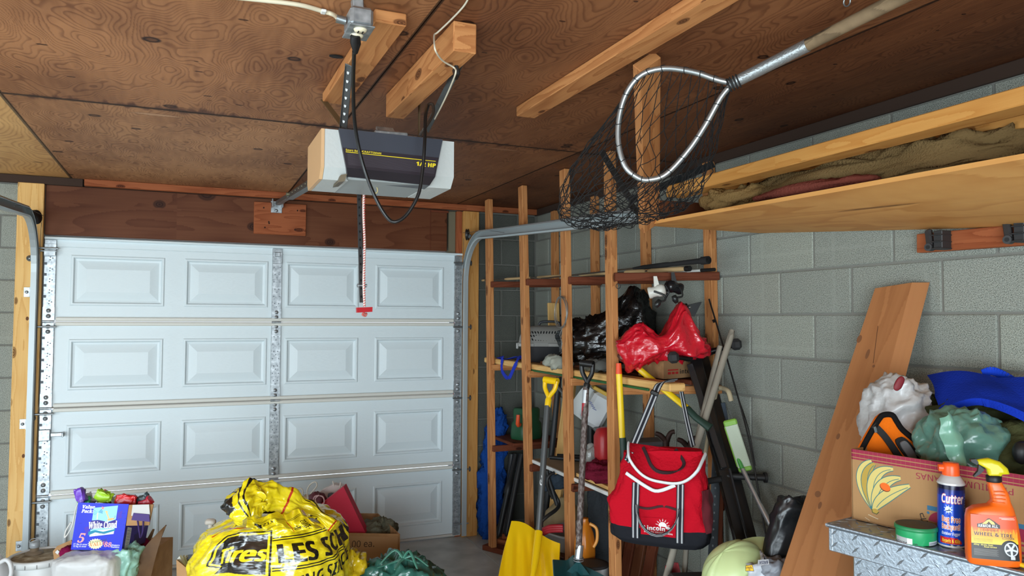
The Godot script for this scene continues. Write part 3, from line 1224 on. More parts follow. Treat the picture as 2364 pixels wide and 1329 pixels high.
# ---------------------------------------------------------------- lumber and wiring under the ceiling
func build_ceiling_things():
	var st = mb()
	bar(st, V(0.505, CEIL - 0.02, -2.94), V(0.51, CEIL - 0.02, -2.07), 0.092, 0.038)
	solo("lumber_block", st, PINE, "brown two-by-four screwed to the ceiling behind the junction box", "lumber")
	st = mb()
	bar(st, V(0.725, CEIL - 0.046, -2.86), V(0.73, CEIL - 0.046, -2.06), 0.072, 0.09)
	solo("lumber_block", st, PINE, "thick square lumber block on the ceiling with a thin white wire across it", "lumber")
	st = mb()
	bar(st, V(1.262, CEIL - 0.02, -2.81), V(1.262, CEIL - 0.02, -0.5), 0.084, 0.04)
	solo("ceiling_batten", st, PINE, "long orange-brown batten nailed to the ceiling above the fishing net", "batten")
	st = mb()
	bar(st, V(1.363,2.475,-2.067), V(1.868,2.046,-2.817), 0.088, 0.04, CAMB.z * 0.3 + V(-0.2, 0, 1))
	solo("slanting_brace", st, PINE, "pine brace running from ceiling batten down to the shelf corner, seen through the net", "brace")
	# galvanised junction box with a duplex outlet
	var jb = thing("junction_box", "small galvanised junction box with ivory outlet on the ceiling", "junction box", V(0.36, CEIL, -2.02))
	var c = V(0.406,2.423,-2.033)
	st = mb()
	box(st, V(0.062, 0.052, 0.10), at(c + V(0.004, 0.012, 0.005)), 0.008)
	bar(st, c + V(0.004, 0.03, 0), V(c.x, CEIL, c.z), 0.03, 0.03)
	obj("box_body", st, GALV, jb)
	st = mb()
	box(st, V(0.068, 0.004, 0.112), at(c + V(0.004, -0.016, 0.005)), 0.0015)
	obj("cover_plate", st, GALV, jb)
	st = mb()
	lathe(st, [Vector2(0, -0.006), Vector2(0.015, -0.006), Vector2(0.018, 0)], at(c + V(0.004, -0.018, 0.03)), 20)
	lathe(st, [Vector2(0, -0.006), Vector2(0.015, -0.006), Vector2(0.018, 0)], at(c + V(0.004, -0.018, -0.016)), 20)
	obj("outlet", st, mat(c8(226, 214, 184), 0.4), jb, "ivory outlet")
	st = mb()
	for dx in [-0.006, 0.006]:
		abox(st, c + V(0.003 + dx, -0.0255, 0.022), c + V(0.006 + dx, -0.024, 0.036), 0)
	obj("outlet_slots", st, BLACK, jb)
	st = mb()
	cyl(st, c + V(-0.03, 0.012, 0), c + V(-0.055, 0.014, 0.0), 0.011, 10)
	obj("cable_clamp", st, STEEL, jb)
	# white sheathed cable into the box
	var cab = thing("sheathed_cable", "white sheathed cable stapled to the ceiling, entering the junction box", "cable", V(0.1, CEIL, -2.0))
	st = mb()
	tube(st, curve([c + V(-0.05, 0.014, 0), V(0.36,2.485,-2.129), V(0.332,2.494,-2.139), V(0.263,2.494,-2.121), V(0.161,2.494,-2.132), V(0.03,2.494,-2.154)], 6), 0.0065, 8, false)
	obj("cable_run", st, mat(c8(206, 196, 170), 0.5), cab)
	st = mb()
	box(st, V(0.014, 0.008, 0.024), at(V(0.332,2.49,-2.131)), 0.002)
	obj("staple", st, mat(c8(216, 216, 212), 0.4), cab)
	# thin white bell wire
	st = mb()
	tube(st, curve([V(0.679,2.496,-1.884), V(0.686,2.496,-1.952), V(0.684,2.496,-2.052), V(0.676,2.494,-2.159), V(0.671,2.492,-2.174), V(0.643,2.43,-2.083), V(0.643,2.402,-2.068), V(0.686,2.402,-2.137), V(0.737,2.402,-2.182), V(0.734,2.377,-2.156), V(0.758,2.372,-2.276), V(0.787,2.368,-2.438), V(0.814,2.358,-2.623)], 5), 0.0028, 7)
	solo("bell_wire", st, mat(c8(214, 206, 184), 0.5), "thin white wire hanging from the ceiling over the square lumber block", "wire")
	# black strap hanger with tape on the right
	var rh = thing("strap_hanger", "grey angle strap hanger right of the opener, wrapped with black tape", "strap hanger", V(0.8, 2.41, -2.2))
	st = mb()
	bar(st, V(0.772,2.44,-2.21), V(0.827,2.353,-2.77), 0.028, 0.003, CAMB.z)
	obj("hanger_strap", st, mat(c8(84, 88, 88), 0.5, 0.5), rh)
	st = mb()
	bar(st, V(0.747,2.396,-2.177), V(0.756,2.395,-2.227), 0.034, 0.012, CAMB.z, 0.003)
	obj("tape_wrap", st, BLACK, rh)
	# screw eye
	st = mb()
	var se = V(1.584,2.47,-1.454)
	var ring = []
	for i in 14:
		ring.append(se + V(cos(TAU * i / 14) * 0.011, sin(TAU * i / 14) * 0.011, sin(TAU * i / 14) * 0.004))
	tube(st, ring, 0.0022, 6, true)
	cyl(st, se + V(0, 0.011, 0), V(se.x, CEIL, se.z), 0.0022, 6)
	solo("screw_eye", st, STEEL, "small steel screw eye in the ceiling above the net handle", "hook")



# ---------------------------------------------------------------- the door opener and its cords
func build_opener():
	var o = thing("garage_door_opener", "pale grey and black door opener hanging under the ceiling, marked 1/2 HP", "door opener", V(0.63, 2.09, -2.7))
	var x0 = 0.398
	var x1 = 0.864
	var shell = mat(c8(188, 192, 190), 0.5, 0.0, {"normal_enabled": true, "normal_texture": WEAVE, "normal_scale": 0.08, "uv1_triplanar": true, "uv1_scale": V(4, 4, 4)})
	# side caps: one cross-section pushed along x
	var prof = [Vector2(-2.55, 2.263), Vector2(-2.549, 2.135), Vector2(-2.585, 2.098), Vector2(-2.84, 2.098), Vector2(-2.86, 2.12), Vector2(-2.86, 2.263)]
	var tx = Basis(V(0, 0, 1), V(0, 1, 0), V(-1, 0, 0))
	var st = mb()
	prism(st, prof, 0.085, Transform3D(tx, V(x0 + 0.095, 0, 0)))
	obj("side_cap", st, shell, o)
	st = mb()
	prism(st, prof, 0.011, Transform3D(tx, V(x0 + 0.009, 0, 0)))
	obj("end_panel", st, mat(c8(206, 166, 122), 0.5), o, "tan end panel")  # left end only, tan against the grey caps
	st = mb()
	prism(st, prof, 0.09, Transform3D(tx, V(x1, 0, 0)))
	obj("side_cap", st, shell, o)
	st = mb()
	abox(st, V(x0 + 0.09, 2.1, -2.86), V(x1 - 0.088, 2.262, -2.56), 0.004)
	obj("housing", st, mat(c8(150, 156, 156), 0.5), o)
	# printed front cover, a trapezoid with a chamfered foot
	var p = Painter.new(960, 420, c8(58, 62, 72))
	p.rect(0, 205, 960, 215, c8(40, 34, 42))
	for k in 11:
		p.rect(60, 262 + k * 12, 850, 3, c8(82, 76, 84))
	p.text("Sears Best /", 46, 238, 22, c8(238, 214, 40), 700, false, 0.0, 0.1, 0.9)
	p.text("CRAFTSMAN", 200, 238, 22, c8(238, 214, 40), 900, false, 0.0, 0.0, 1.0)
	p.rect(46, 246, 866, 7, c8(238, 214, 40))
	for d in 3:
		p.text("1/2 HP", 716 + d * 2, 318 + d % 2, 44, c8(240, 216, 40), 900, false, 0.0, 0.0, 1.05)
	var pm = print_mat(p, 0.4)
	st = mb()
	st.set_smooth_group(-1)
	var zf = -2.535
	var a = V(0.478, 2.135, zf)
	var b = V(0.790, 2.128, zf)
	var c = V(0.818, 2.264, zf - 0.004)
	var d = V(0.451, 2.266, zf - 0.004)
	# fine strips keep the print straight on the trapezoid
	for k in 20:
		var v0 = k / 20.0
		var v1 = (k + 1) / 20.0
		quad(st, a.lerp(d, v0), b.lerp(c, v0), b.lerp(c, v1), a.lerp(d, v1), Vector2(lerpf(0.04, 0.0, v0), 1 - v0), Vector2(lerpf(0.96, 1.0, v0), 1 - v0), Vector2(lerpf(0.96, 1.0, v1), 1 - v1), Vector2(lerpf(0.04, 0.0, v1), 1 - v1))
	var cover = obj("front_cover", st, pm, o, "dark front cover with yellow lettering")
	st = mb()
	st.set_smooth_group(-1)
	var e = V(0.487, 2.108, zf - 0.02)
	var f = V(0.776, 2.1, zf - 0.02)
	quad(st, e, f, b, a)
	quad(st, V(0.487, 2.104, -2.62), V(0.776, 2.096, -2.62), f, e)
	for q in [[d, a], [b, c]]:
		quad(st, q[0], q[1], q[1] - V(0, 0, 0.03), q[0] - V(0, 0, 0.03))
	quad(st, d, c, c - V(0, 0, 0.03), d - V(0, 0, 0.03))
	quad(st, a, e, e - V(0, 0, 0.04), a - V(0, 0, 0.03))
	quad(st, f, b, b - V(0, 0, 0.03), f - V(0, 0, 0.04))
	obj("cover_edge", st, mat(c8(34, 30, 36), 0.3), cover)
	# lamp cover clip underneath at the left
	st = mb()
	hexa(st, V(0.455, 2.085, -2.545), V(0.475, 2.09, -2.545), V(0.482, 2.115, -2.542), V(0.462, 2.11, -2.542), V(0.455, 2.085, -2.66), V(0.475, 2.09, -2.66), V(0.482, 2.115, -2.66), V(0.462, 2.11, -2.66))
	obj("hinge_clip", st, mat(c8(110, 98, 78), 0.5, 0.3), o)
	# galvanised saddle on top
	st = mb()
	bar(st, V(0.585, 2.276, -2.60), V(0.705, 2.278, -2.60), 0.03, 0.022, Vector3.UP, 0.004)
	hexa(st, V(0.61, 2.29, -2.63), V(0.672, 2.29, -2.63), V(0.668, 2.318, -2.66), V(0.606, 2.318, -2.66), V(0.61, 2.285, -2.64), V(0.672, 2.285, -2.64), V(0.668, 2.312, -2.67), V(0.606, 2.312, -2.67))
	obj("rail_saddle", st, GALV, o, "galvanised rail saddle")
	# rail with its sprocket end, sloping up to the header plate
	st = mb()
	var ra = V(0.542, 2.412, -5.36)
	var rb = V(0.622, 2.285, -2.86)
	var rm = ra.lerp(rb, 0.22)
	bar(st, ra.lerp(rb, 0.02), rm, 0.03, 0.03)
	bar(st, rm, rb, 0.012, 0.045, Vector3.UP, 0.002)
	bar(st, rm + V(0, -0.02, 0), rb + V(0, -0.02, 0), 0.042, 0.006, Vector3.UP, 0.001)
	obj("rail", st, mat(c8(104, 106, 104), 0.45, 0.6), o, "grey steel rail")
	st = mb()
	for k in 9:
		lathe(st, [Vector2(0, 0.006), Vector2(0.004, 0.006), Vector2(0.004, 0.0)], Transform3D(Basis(V(0, 0, 1), V(-1, 0, 0), V(0, -1, 0)), ra.lerp(rb, 0.2 + k * 0.045) + V(-0.008, 0.006, 0)), 8)
	cyl(st, rm + V(-0.02, 0.01, 0), rm + V(0.02, 0.01, 0), 0.012, 10)
	obj("drive_chain", st, mat(c8(130, 124, 100), 0.5, 0.6), o)
	# trolley and the hanging, pierced arm
	st = mb()
	box(st, V(0.05, 0.03, 0.12), at(V(0.606, 2.275, -2.96)), 0.004)
	obj("trolley", st, mat(c8(60, 60, 60), 0.5, 0.4), o)
	var top = V(0.603, 2.27, -2.955)
	var foot = V(0.623,1.69,-2.948)
	st = mb()
	bar(st, top, foot, 0.017, 0.006, V(0, 0, 1), 0.001)
	bar(st, top + V(0.007, 0, -0.008), foot + V(0.007, 0, -0.008), 0.003, 0.02, V(0, 0, 1), 0.001)
	var arm = obj("door_arm", st, mat(c8(44, 42, 42), 0.5, 0.4), o, "black pierced steel door arm")
	st = mb()
	for k in 13:
		prism(st, ellipse(0.0035, 0.005, 8), 0.001, at(top.lerp(foot, 0.3 + k * 0.055) + V(-0.001, 0, 0.0032)))
	stuff(obj("arm_holes", st, mat(c8(8, 8, 8), 1.0), arm))
	st = mb()
	var bo = top.lerp(foot, 0.885)
	cyl(st, bo + V(-0.016, 0, 0), bo + V(0.022, 0, 0), 0.004, 8)
	cyl(st, bo + V(-0.016, 0, 0), bo + V(-0.009, 0, 0), 0.008, 6)
	cyl(st, bo + V(0.015, 0, 0), bo + V(0.022, 0, 0), 0.007, 6)
	obj("arm_bolt", st, GALV, arm)
	# header bracket on its plywood plate
	var pl = thing("header_plate", "small orange-brown board on the dark header, holding the opener rail's bracket", "board", V(0.55, 2.18, -5.41))
	st = mb()
	abox(st, V(0.397, 2.205, -5.43), V(0.745, 2.425, -5.408), 0.003)
	obj("board", st, PINE_RED, pl)
	st = mb()
	for q in [V(0.46, 2.386, 0), V(0.47, 2.25, 0), V(0.685, 2.38, 0), V(0.67, 2.245, 0), V(0.495, 2.29, 0), V(0.497, 2.28, 0)]:
		prism(st, ellipse(0.005, 0.006, 10), 0.001, at(V(q.x, q.y, -5.4082)))
	stuff(obj("nail_holes", st, mat(c8(36, 20, 14), 1.0), pl))
	st = mb()
	abox(st, V(0.507, 2.355, -5.408), V(0.58, 2.425, -5.402), 0.001)
	abox(st, V(0.507, 2.385, -5.402), V(0.513, 2.44, -5.32), 0.001)
	abox(st, V(0.574, 2.385, -5.402), V(0.58, 2.44, -5.32), 0.001)
	cyl(st, V(0.5, 2.42, -5.34), V(0.588, 2.42, -5.34), 0.006, 8)
	lathe(st, [Vector2(0, 0.008), Vector2(0.007, 0.007), Vector2(0.012, 0.0)], Transform3D(Basis(V(1, 0, 0), V(0, 0, 1), V(0, -1, 0)), V(0.543, 2.37, -5.402)), 10)
	obj("bracket", st, GALV, pl, "zinc bracket")
	# hanging straps
	st = mb()
	bar(st, V(0.461,2.447,-2.422), V(0.489,2.301,-2.656), 0.028, 0.003, CAMB.z)
	bar(st, V(0.455,2.45,-2.435), V(0.482,2.303,-2.67), 0.003, 0.02, CAMB.z)
	var hs = solo("strap_hanger", st, mat(c8(92, 94, 94), 0.45, 0.6), "pierced steel strap from the left lumber block down to the opener", "strap hanger")
	st = mb()
	for k in 7:
		var q = V(0.461,2.447,-2.422)
		q = q.lerp(V(0.489,2.301,-2.656), 0.12 + k * 0.13) + CAMB.z * 0.0045
		prism(st, ellipse(0.004, 0.007, 8), 0.001, Transform3D(CAMB, q))
	stuff(obj("strap_holes", st, mat(c8(206, 208, 208), 0.6), hs))
	st = mb()
	bar(st, V(0.462, 2.475, -2.945), V(0.498,2.322,-2.717), 0.022, 0.003, V(0, 0, 1))
	solo("strap_hanger", st, mat(c8(110, 90, 62), 0.6, 0.3), "tan diagonal strap from the far end of the left lumber block to the opener", "strap hanger")
	st = mb()
	bar(st, V(0.80, 2.5, -2.78), V(0.80, 2.265, -2.78), 0.024, 0.003, V(1, 0, 0))
	solo("strap_hanger", st, mat(c8(104, 84, 58), 0.6, 0.3), "upright tan strap from ceiling to the right end of the opener", "strap hanger")
	# power cord with its plug
	var cord = thing("power_cord", "black power cord plugged into the ceiling outlet and looping below the opener", "cord", V(0.36, 2.0, -2.1))
	var plug = V(0.406,2.388,-2.056)
	st = mb()
	tube(st, [V(0.401,2.399,-2.036), V(0.405,2.386,-2.051), V(0.41,2.367,-2.067), V(0.411,2.362,-2.072)], [0.011, 0.013, 0.007, 0.005], 12)
	tube(st, [V(0.407,2.401,-2.039), V(0.412,2.385,-2.054), V(0.412,2.364,-2.071)], [0.01, 0.011, 0.006], 10)
	obj("plug", st, BLACK, cord)
	st = mb()
	tube(st, curve([V(0.407,2.367,-2.067), V(0.438,2.318,-2.231), V(0.471,2.235,-2.362), V(0.509,2.125,-2.416), V(0.55,2.021,-2.414), V(0.588,1.959,-2.412), V(0.615,1.943,-2.401), V(0.652,1.97,-2.395), V(0.687,2.037,-2.387), V(0.701,2.121,-2.388), V(0.708,2.21,-2.392), V(0.723,2.309,-2.436), V(0.744,2.36,-2.479)], 8), 0.0058, 10)
	obj("cord_run", st, mat(c8(20, 20, 21), 0.35), cord)
	st = mb()
	tube(st, curve([V(0.71,2.26,-2.411), V(0.722,2.263,-2.493), V(0.747,2.298,-2.502), V(0.779,2.351,-2.53), V(0.781,2.39,-2.549), V(0.757,2.375,-2.538), V(0.731,2.31,-2.465)], 6), 0.0055, 8)
	obj("cord_knot", st, mat(c8(58, 46, 38), 0.5), cord)
	# release cord
	var rc = thing("release_cord", "red and white pull cord with red handle hanging before the door", "pull cord", V(0.61, 1.66, -2.955))
	var rt = V(0.625, 2.262, -2.95)
	var rf = V(0.632,1.673,-2.942)
	st = mb()
	var path = []
	for k in 41:
		path.append(rt.lerp(rf, k / 40.0) + V(sin(k * 0.33) * 0.002, 0, 0))
	tube(st, path, 0.0048, 8)
	obj("rope", st, mat(c8(226, 206, 198), 0.8), rc)
	st = mb()
	for k in 60:
		var q = rt.lerp(rf, (k + 0.5) / 60.0)
		bar(st, q + V(-0.0042, -0.0024, 0.003), q + V(0.0042, 0.0024, 0.003), 0.003, 0.0046, V(0, 0, 1), 0.001)
	stuff(obj("rope_flecks", st, mat(c8(196, 40, 36), 0.8), rc))
	st = mb()
	var hm = V(0.632,1.661,-2.942)
	hexa(st, hm + V(-0.03, -0.011, 0.011), hm + V(0.03, -0.007, 0.011), hm + V(0.031, 0.012, 0.009), hm + V(-0.031, 0.009, 0.009), hm + V(-0.03, -0.011, -0.011), hm + V(0.03, -0.007, -0.011), hm + V(0.031, 0.012, -0.009), hm + V(-0.031, 0.009, -0.009))
	obj("handle", st, mat(c8(176, 22, 34), 0.35), rc, "glossy red handle")
	st = mb()
	tube(st, curve([hm + V(0, -0.008, 0.004), hm + V(-0.008, -0.018, 0.006), hm + V(0.004, -0.024, 0.004), hm + V(0.008, -0.014, 0.006), hm + V(-0.003, -0.016, 0.01)], 5), 0.0036, 6)
	obj("knot", st, mat(c8(190, 96, 88), 0.8), rc)
	# little wire loop under the opener
	st = mb()
	tube(st, curve([V(0.614,2.104,-2.677), V(0.618,2.088,-2.676), V(0.613,2.079,-2.679), V(0.607,2.084,-2.681)], 4), 0.0018, 6)
	obj("wire_loop", st, mat(c8(190, 170, 110), 0.5), o)



# ---------------------------------------------------------------- storage rack of studs and rungs
func stud(st: SurfaceTool, a: Vector3, b: Vector3, w: float = 0.038, d: float = 0.066):
	bar(st, a, b, w, d, V(0, 0, 1))


func build_rack():
	var rack = thing("storage_rack", "tall open storage rack of pine studs and rungs along the block wall", "storage rack", V(2.25, 0, -4.1))
	var front = [[V(1.992, 2.497, -5.082), V(1.992, 0.035, -4.972)], [V(1.992, 2.497, -4.478), V(1.992, 0.0, -4.33)], [V(1.992, 2.497, -3.878), V(1.992, 0.0, -3.788)], [V(1.992, 2.497, -3.368), V(1.992, 0.0, -3.306)]]
	var back = [[V(2.508, 2.44, -5.045), V(2.508, 0.0, -4.99)], [V(2.508, 2.46, -4.442), V(2.508, 0.0, -4.39)], [V(2.508, 2.46, -3.83), V(2.508, 0.0, -3.77)], [V(2.508, 2.46, -3.225), V(2.508, 0.0, -3.17)]]
	for f in front:
		var st = mb()
		stud(st, f[0], f[1])
		obj("front_stud", st, PINE, rack)
	for f in back:
		var st = mb()
		stud(st, f[0], f[1])
		obj("back_stud", st, PINE, rack)
	var hts = [[1.876, 1.866, 1.850, 1.844], [1.286, 1.281, 1.277, 1.273], [0.719, 0.698, 0.690, 0.684]]
	for r in 3:
		for k in 4:
			var y: float = hts[r][k]
			var t: float = (2.497 - y) / 2.497
			var zf: float = lerpf(front[k][0].z, front[k][1].z, t) + 0.033 + 0.013
			var zb: float = lerpf(back[k][0].z, back[k][1].z, t) + 0.033 + 0.013
			var st = mb()
			bar(st, V(1.984, y, zf), V(2.524, y + (0.012 if r == 0 else 0.0), zb), 0.026, 0.042)
			obj("rung", st, FIR_DARK if r != 1 else PINE, rack, "dark red-brown rung" if r == 0 else "")
	# pale nailing board on the farthest back stud
	var st = mb()
	bar(st, V(2.47, 1.75, -4.99), V(2.47, 1.3, -4.95), 0.09, 0.02, V(0, 0, 1))
	obj("scab_board", st, PINE_PALE, rack)
	# black latch fittings on back studs
	# boards laid along the middle rungs
	st = mb()
	bar(st, V(2.065, 1.327, -5.23), V(2.065, 1.319, -2.885), 0.09, 0.038, Vector3.UP, 0.006)
	solo("shelf_board", st, PINE_PALE, "long pale two-by-four lying on the rack's middle rungs, end towards the viewer", "board", "")
	st = mb()
	bar(st, V(2.2, 1.32, -5.2), V(2.2, 1.315, -3.15), 0.14, 0.024)
	solo("shelf_board", st, FIR_DARK, "brown board on the middle rungs behind the pale two-by-four", "board")
	st = mb()
	bar(st, V(2.39, 1.32, -5.2), V(2.39, 1.315, -3.12), 0.16, 0.024)
	solo("shelf_board", st, FIR_DARK, "brown board on the middle rungs, against the block wall", "board")
	st = mb()
	bar(st, V(2.018, 1.304, -4.42), V(2.018, 1.296, -3.05), 0.012, 0.012)
	solo("green_strip", st, mat(c8(30, 96, 48), 0.6), "thin green strip under the pale two-by-four", "strip")
	# low shelf with white edge
	var ls = thing("low_shelf", "low shelf panel with white front edge, lying across the rack's bottom rungs", "shelf", V(2.2, 0.72, -3.8))
	st = mb()
	bar(st, V(2.24, 0.732, -4.40), V(2.24, 0.722, -3.20), 0.44, 0.016, Vector3.UP, 0.001)
	obj("panel", st, mat(c8(168, 148, 122), 0.7), ls)
	st = mb()
	bar(st, V(2.012, 0.738, -4.40), V(2.012, 0.728, -3.20), 0.016, 0.020, Vector3.UP, 0.002)
	obj("white_edge", st, mat(c8(226, 228, 226), 0.5), ls, "white front edge")
	st = mb()
	bar(st, V(2.04, 0.755, -3.80), V(2.04, 0.747, -3.22), 0.026, 0.02, Vector3.UP, 0.001)
	bar(st, V(2.075, 0.755, -3.80), V(2.075, 0.747, -3.22), 0.02, 0.02, Vector3.UP, 0.001)
	obj("yellow_slats", st, PINE_PALE, ls)
	# dark board bearing the green container at the far end
	st = mb()
	bar(st, V(2.3, 0.752, -5.28), V(2.3, 0.752, -4.86), 0.40, 0.022)
	solo("shelf_board", st, FIR_DARK, "short dark board under the green container at the rack's far end", "board")
	# scrap of dark plank on the floor under the first stud
	st = mb()
	bar(st, V(1.98, 0.018, -5.06), V(2.10, 0.018, -4.83), 0.09, 0.035)
	solo("wood_scrap", st, FIR_DARK, "dark wood scrap on the floor under the rack's first stud", "wood scrap")
	st = mb()
	bar(st, V(2.1, 0.028, -5.1), V(2.36, 0.028, -4.78), 0.1, 0.055)
	bar(st, V(2.13, 0.075, -5.08), V(2.33, 0.075, -4.83), 0.09, 0.036)
	solo("wood_scrap", st, PINE_RED, "stacked offcuts on the floor inside the rack", "wood scrap")


# ---------------------------------------------------------------- plywood shelf hung under the ceiling on the right
func shelf_point(u: float, v: float) -> Vector3:
	var z = lerpf(-2.86, -0.6, v)
	var yf = 2.05 - 0.016 * (z + 2.86)
	var yb = 2.048 - 0.088 * (z + 2.86)
	var y = lerpf(yf, yb, u) - 0.012 * sin(PI * u) * v
	return V(lerpf(1.872, 2.524, u), y, z)


func build_overhead_shelf():
	var st = mb()
	sheet(st, func(u, v): return shelf_point(1.0 - u, v) + V(0, 0.015, 0), 8, 14, 0.015, 0.65, 2.26)
	var om = wood_mat(lumber_image(512, 128, c8(224, 168, 100), c8(186, 122, 62), 2, 61, 4.0), Color.WHITE, 0.6, 0.5, 2.4)
	om.uv1_triplanar = true
	om.uv1_world_triplanar = true
	om.uv1_scale = V(2.2, 2.2, 0.35)
	var sh = solo("plywood_shelf", st, om, "sagging golden plywood shelf hung below the ceiling on the right", "shelf")
	var BEAM = wood_mat(PINE_PALE.albedo_texture, c8(220, 196, 166))
	st = mb()
	bar(st, V(1.935, 2.182, -2.72), V(1.935, 2.190, -0.6), 0.09, 0.048)
	solo("shelf_beam", st, BEAM, "front pale pine beam above the sagging plywood shelf", "beam")
	st = mb()
	bar(st, V(2.19, 2.19, -2.74), V(2.19, 2.19, -0.6), 0.09, 0.04)
	solo("shelf_beam", st, BEAM, "second pine beam behind the front one, over the burlap", "beam")
	st = mb()
	bar(st, V(1.89, 2.105, -2.8), V(2.5, 2.105, -2.76), 0.04, 0.1)
	solo("cross_board", st, STAIN_BROWN, "dark red-brown board across the far end of the plywood shelf", "board")
	# burlap sacks heaped on the shelf
	var burlap = cloth(c8(112, 90, 58), 7.0, 1.0)
	st = mb()
	blob(st, Transform3D(Basis(V(0, 1, 0), -0.0) * Basis(V(1, 0, 0), -0.03), V(2.22, 2.125, -1.92)), V(0.42, 0.11, 1.15), 0.7, 0.06, 7.0, 8, 40, 36)
	solo("burlap_sack", st, burlap, "brown burlap sacks heaped on the overhead plywood shelf", "sack")
	st = mb()
	blob(st, Transform3D(Basis(V(0, 1, 0), 0.3), V(2.07, 2.115, -2.42)), V(0.26, 0.07, 0.32), 0.75, 0.05, 9.0, 12, 34, 26)
	solo("burlap_sack", st, cloth(c8(126, 100, 62), 7.0, 1.0), "tan burlap bundle at the far end of the overhead shelf", "sack")
	st = mb()
	blob(st, Transform3D(Basis(V(0, 1, 0), 0.1), V(1.985, 2.082, -1.98)), V(0.14, 0.04, 0.5), 0.8, 0.012, 7.0, 15, 34, 26)
	solo("striped_cloth", st, cloth(c8(112, 58, 48), 5.0, 0.8), "dull red cloth tucked under the burlap on the overhead shelf", "cloth")
	# dark hanger irons of the door track
	var hi = thing("track_hanger", "dark angle irons hanging the track's rear end, behind the net", "track hanger", V(1.97, 2.12, -3.0))
	st = mb()
	bar(st, V(1.771,2.422,-3.071), V(1.822,2.166,-2.897), 0.03, 0.004, CAMB.z)
	obj("hanger_iron", st, mat(c8(48, 46, 44), 0.6, 0.4), hi)
	st = mb()
	bar(st, V(1.812,2.16,-2.901), V(2.291,2.373,-2.904), 0.034, 0.004, CAMB.z)
	obj("hanger_iron", st, mat(c8(56, 60, 62), 0.6, 0.4), hi)
	st = mb()
	bar(st, V(1.805,2.151,-2.883), V(1.972, 2.135, -3.06), 0.034, 0.004, CAMB.z)
	obj("hanger_iron", st, mat(c8(48, 46, 44), 0.6, 0.4), hi)
	# ledger on the wall with two clip hooks
	var lg = thing("wall_ledger", "short brown board bolted to the block wall beneath the overhead shelf", "board", V(2.51, 1.88, -1.4))
	st = mb()
	bar(st, V(2.511, 1.917, -1.985), V(2.511, 1.895, -0.6), 0.034, 0.07)
	obj("board", st, PINE_RED, lg)
	for k in 2:
		var z: float = -1.885 if k == 0 else -1.60
		var cl = thing("clip_hook", "black plastic clip hook on the wall ledger, " + ("the whole one near its end" if k == 0 else "the one cut by the photo's right edge"), "hook", V(2.47, 1.9, z))
		st = mb()
		bar(st, V(2.47, 1.96, z - 0.03), V(2.455, 1.895, z - 0.012), 0.026, 0.02, V(1, 0, 0), 0.006)
		cyl(st, V(2.465, 1.893, z - 0.014), V(2.44, 1.893, z - 0.010), 0.014, 16)
		obj("roller_arm", st, mat(c8(52, 52, 54), 0.5), cl)
		st = mb()
		cyl(st, V(2.441, 1.893, z - 0.0105), V(2.4385, 1.893, z - 0.010), 0.007, 12)
		obj("bolt_hole", st, mat(c8(12, 12, 14), 0.6), cl)
		st = mb()
		abox(st, V(2.445, 1.882, z + 0.008), V(2.494, 1.95, z + 0.042), 0.002)
		for q in 3:
			abox(st, V(2.436, 1.884 + q * 0.024, z + 0.006), V(2.494, 1.888 + q * 0.024, z + 0.044), 0.001)
		obj("ribbed_clip", st, mat(c8(46, 46, 48), 0.5), cl)


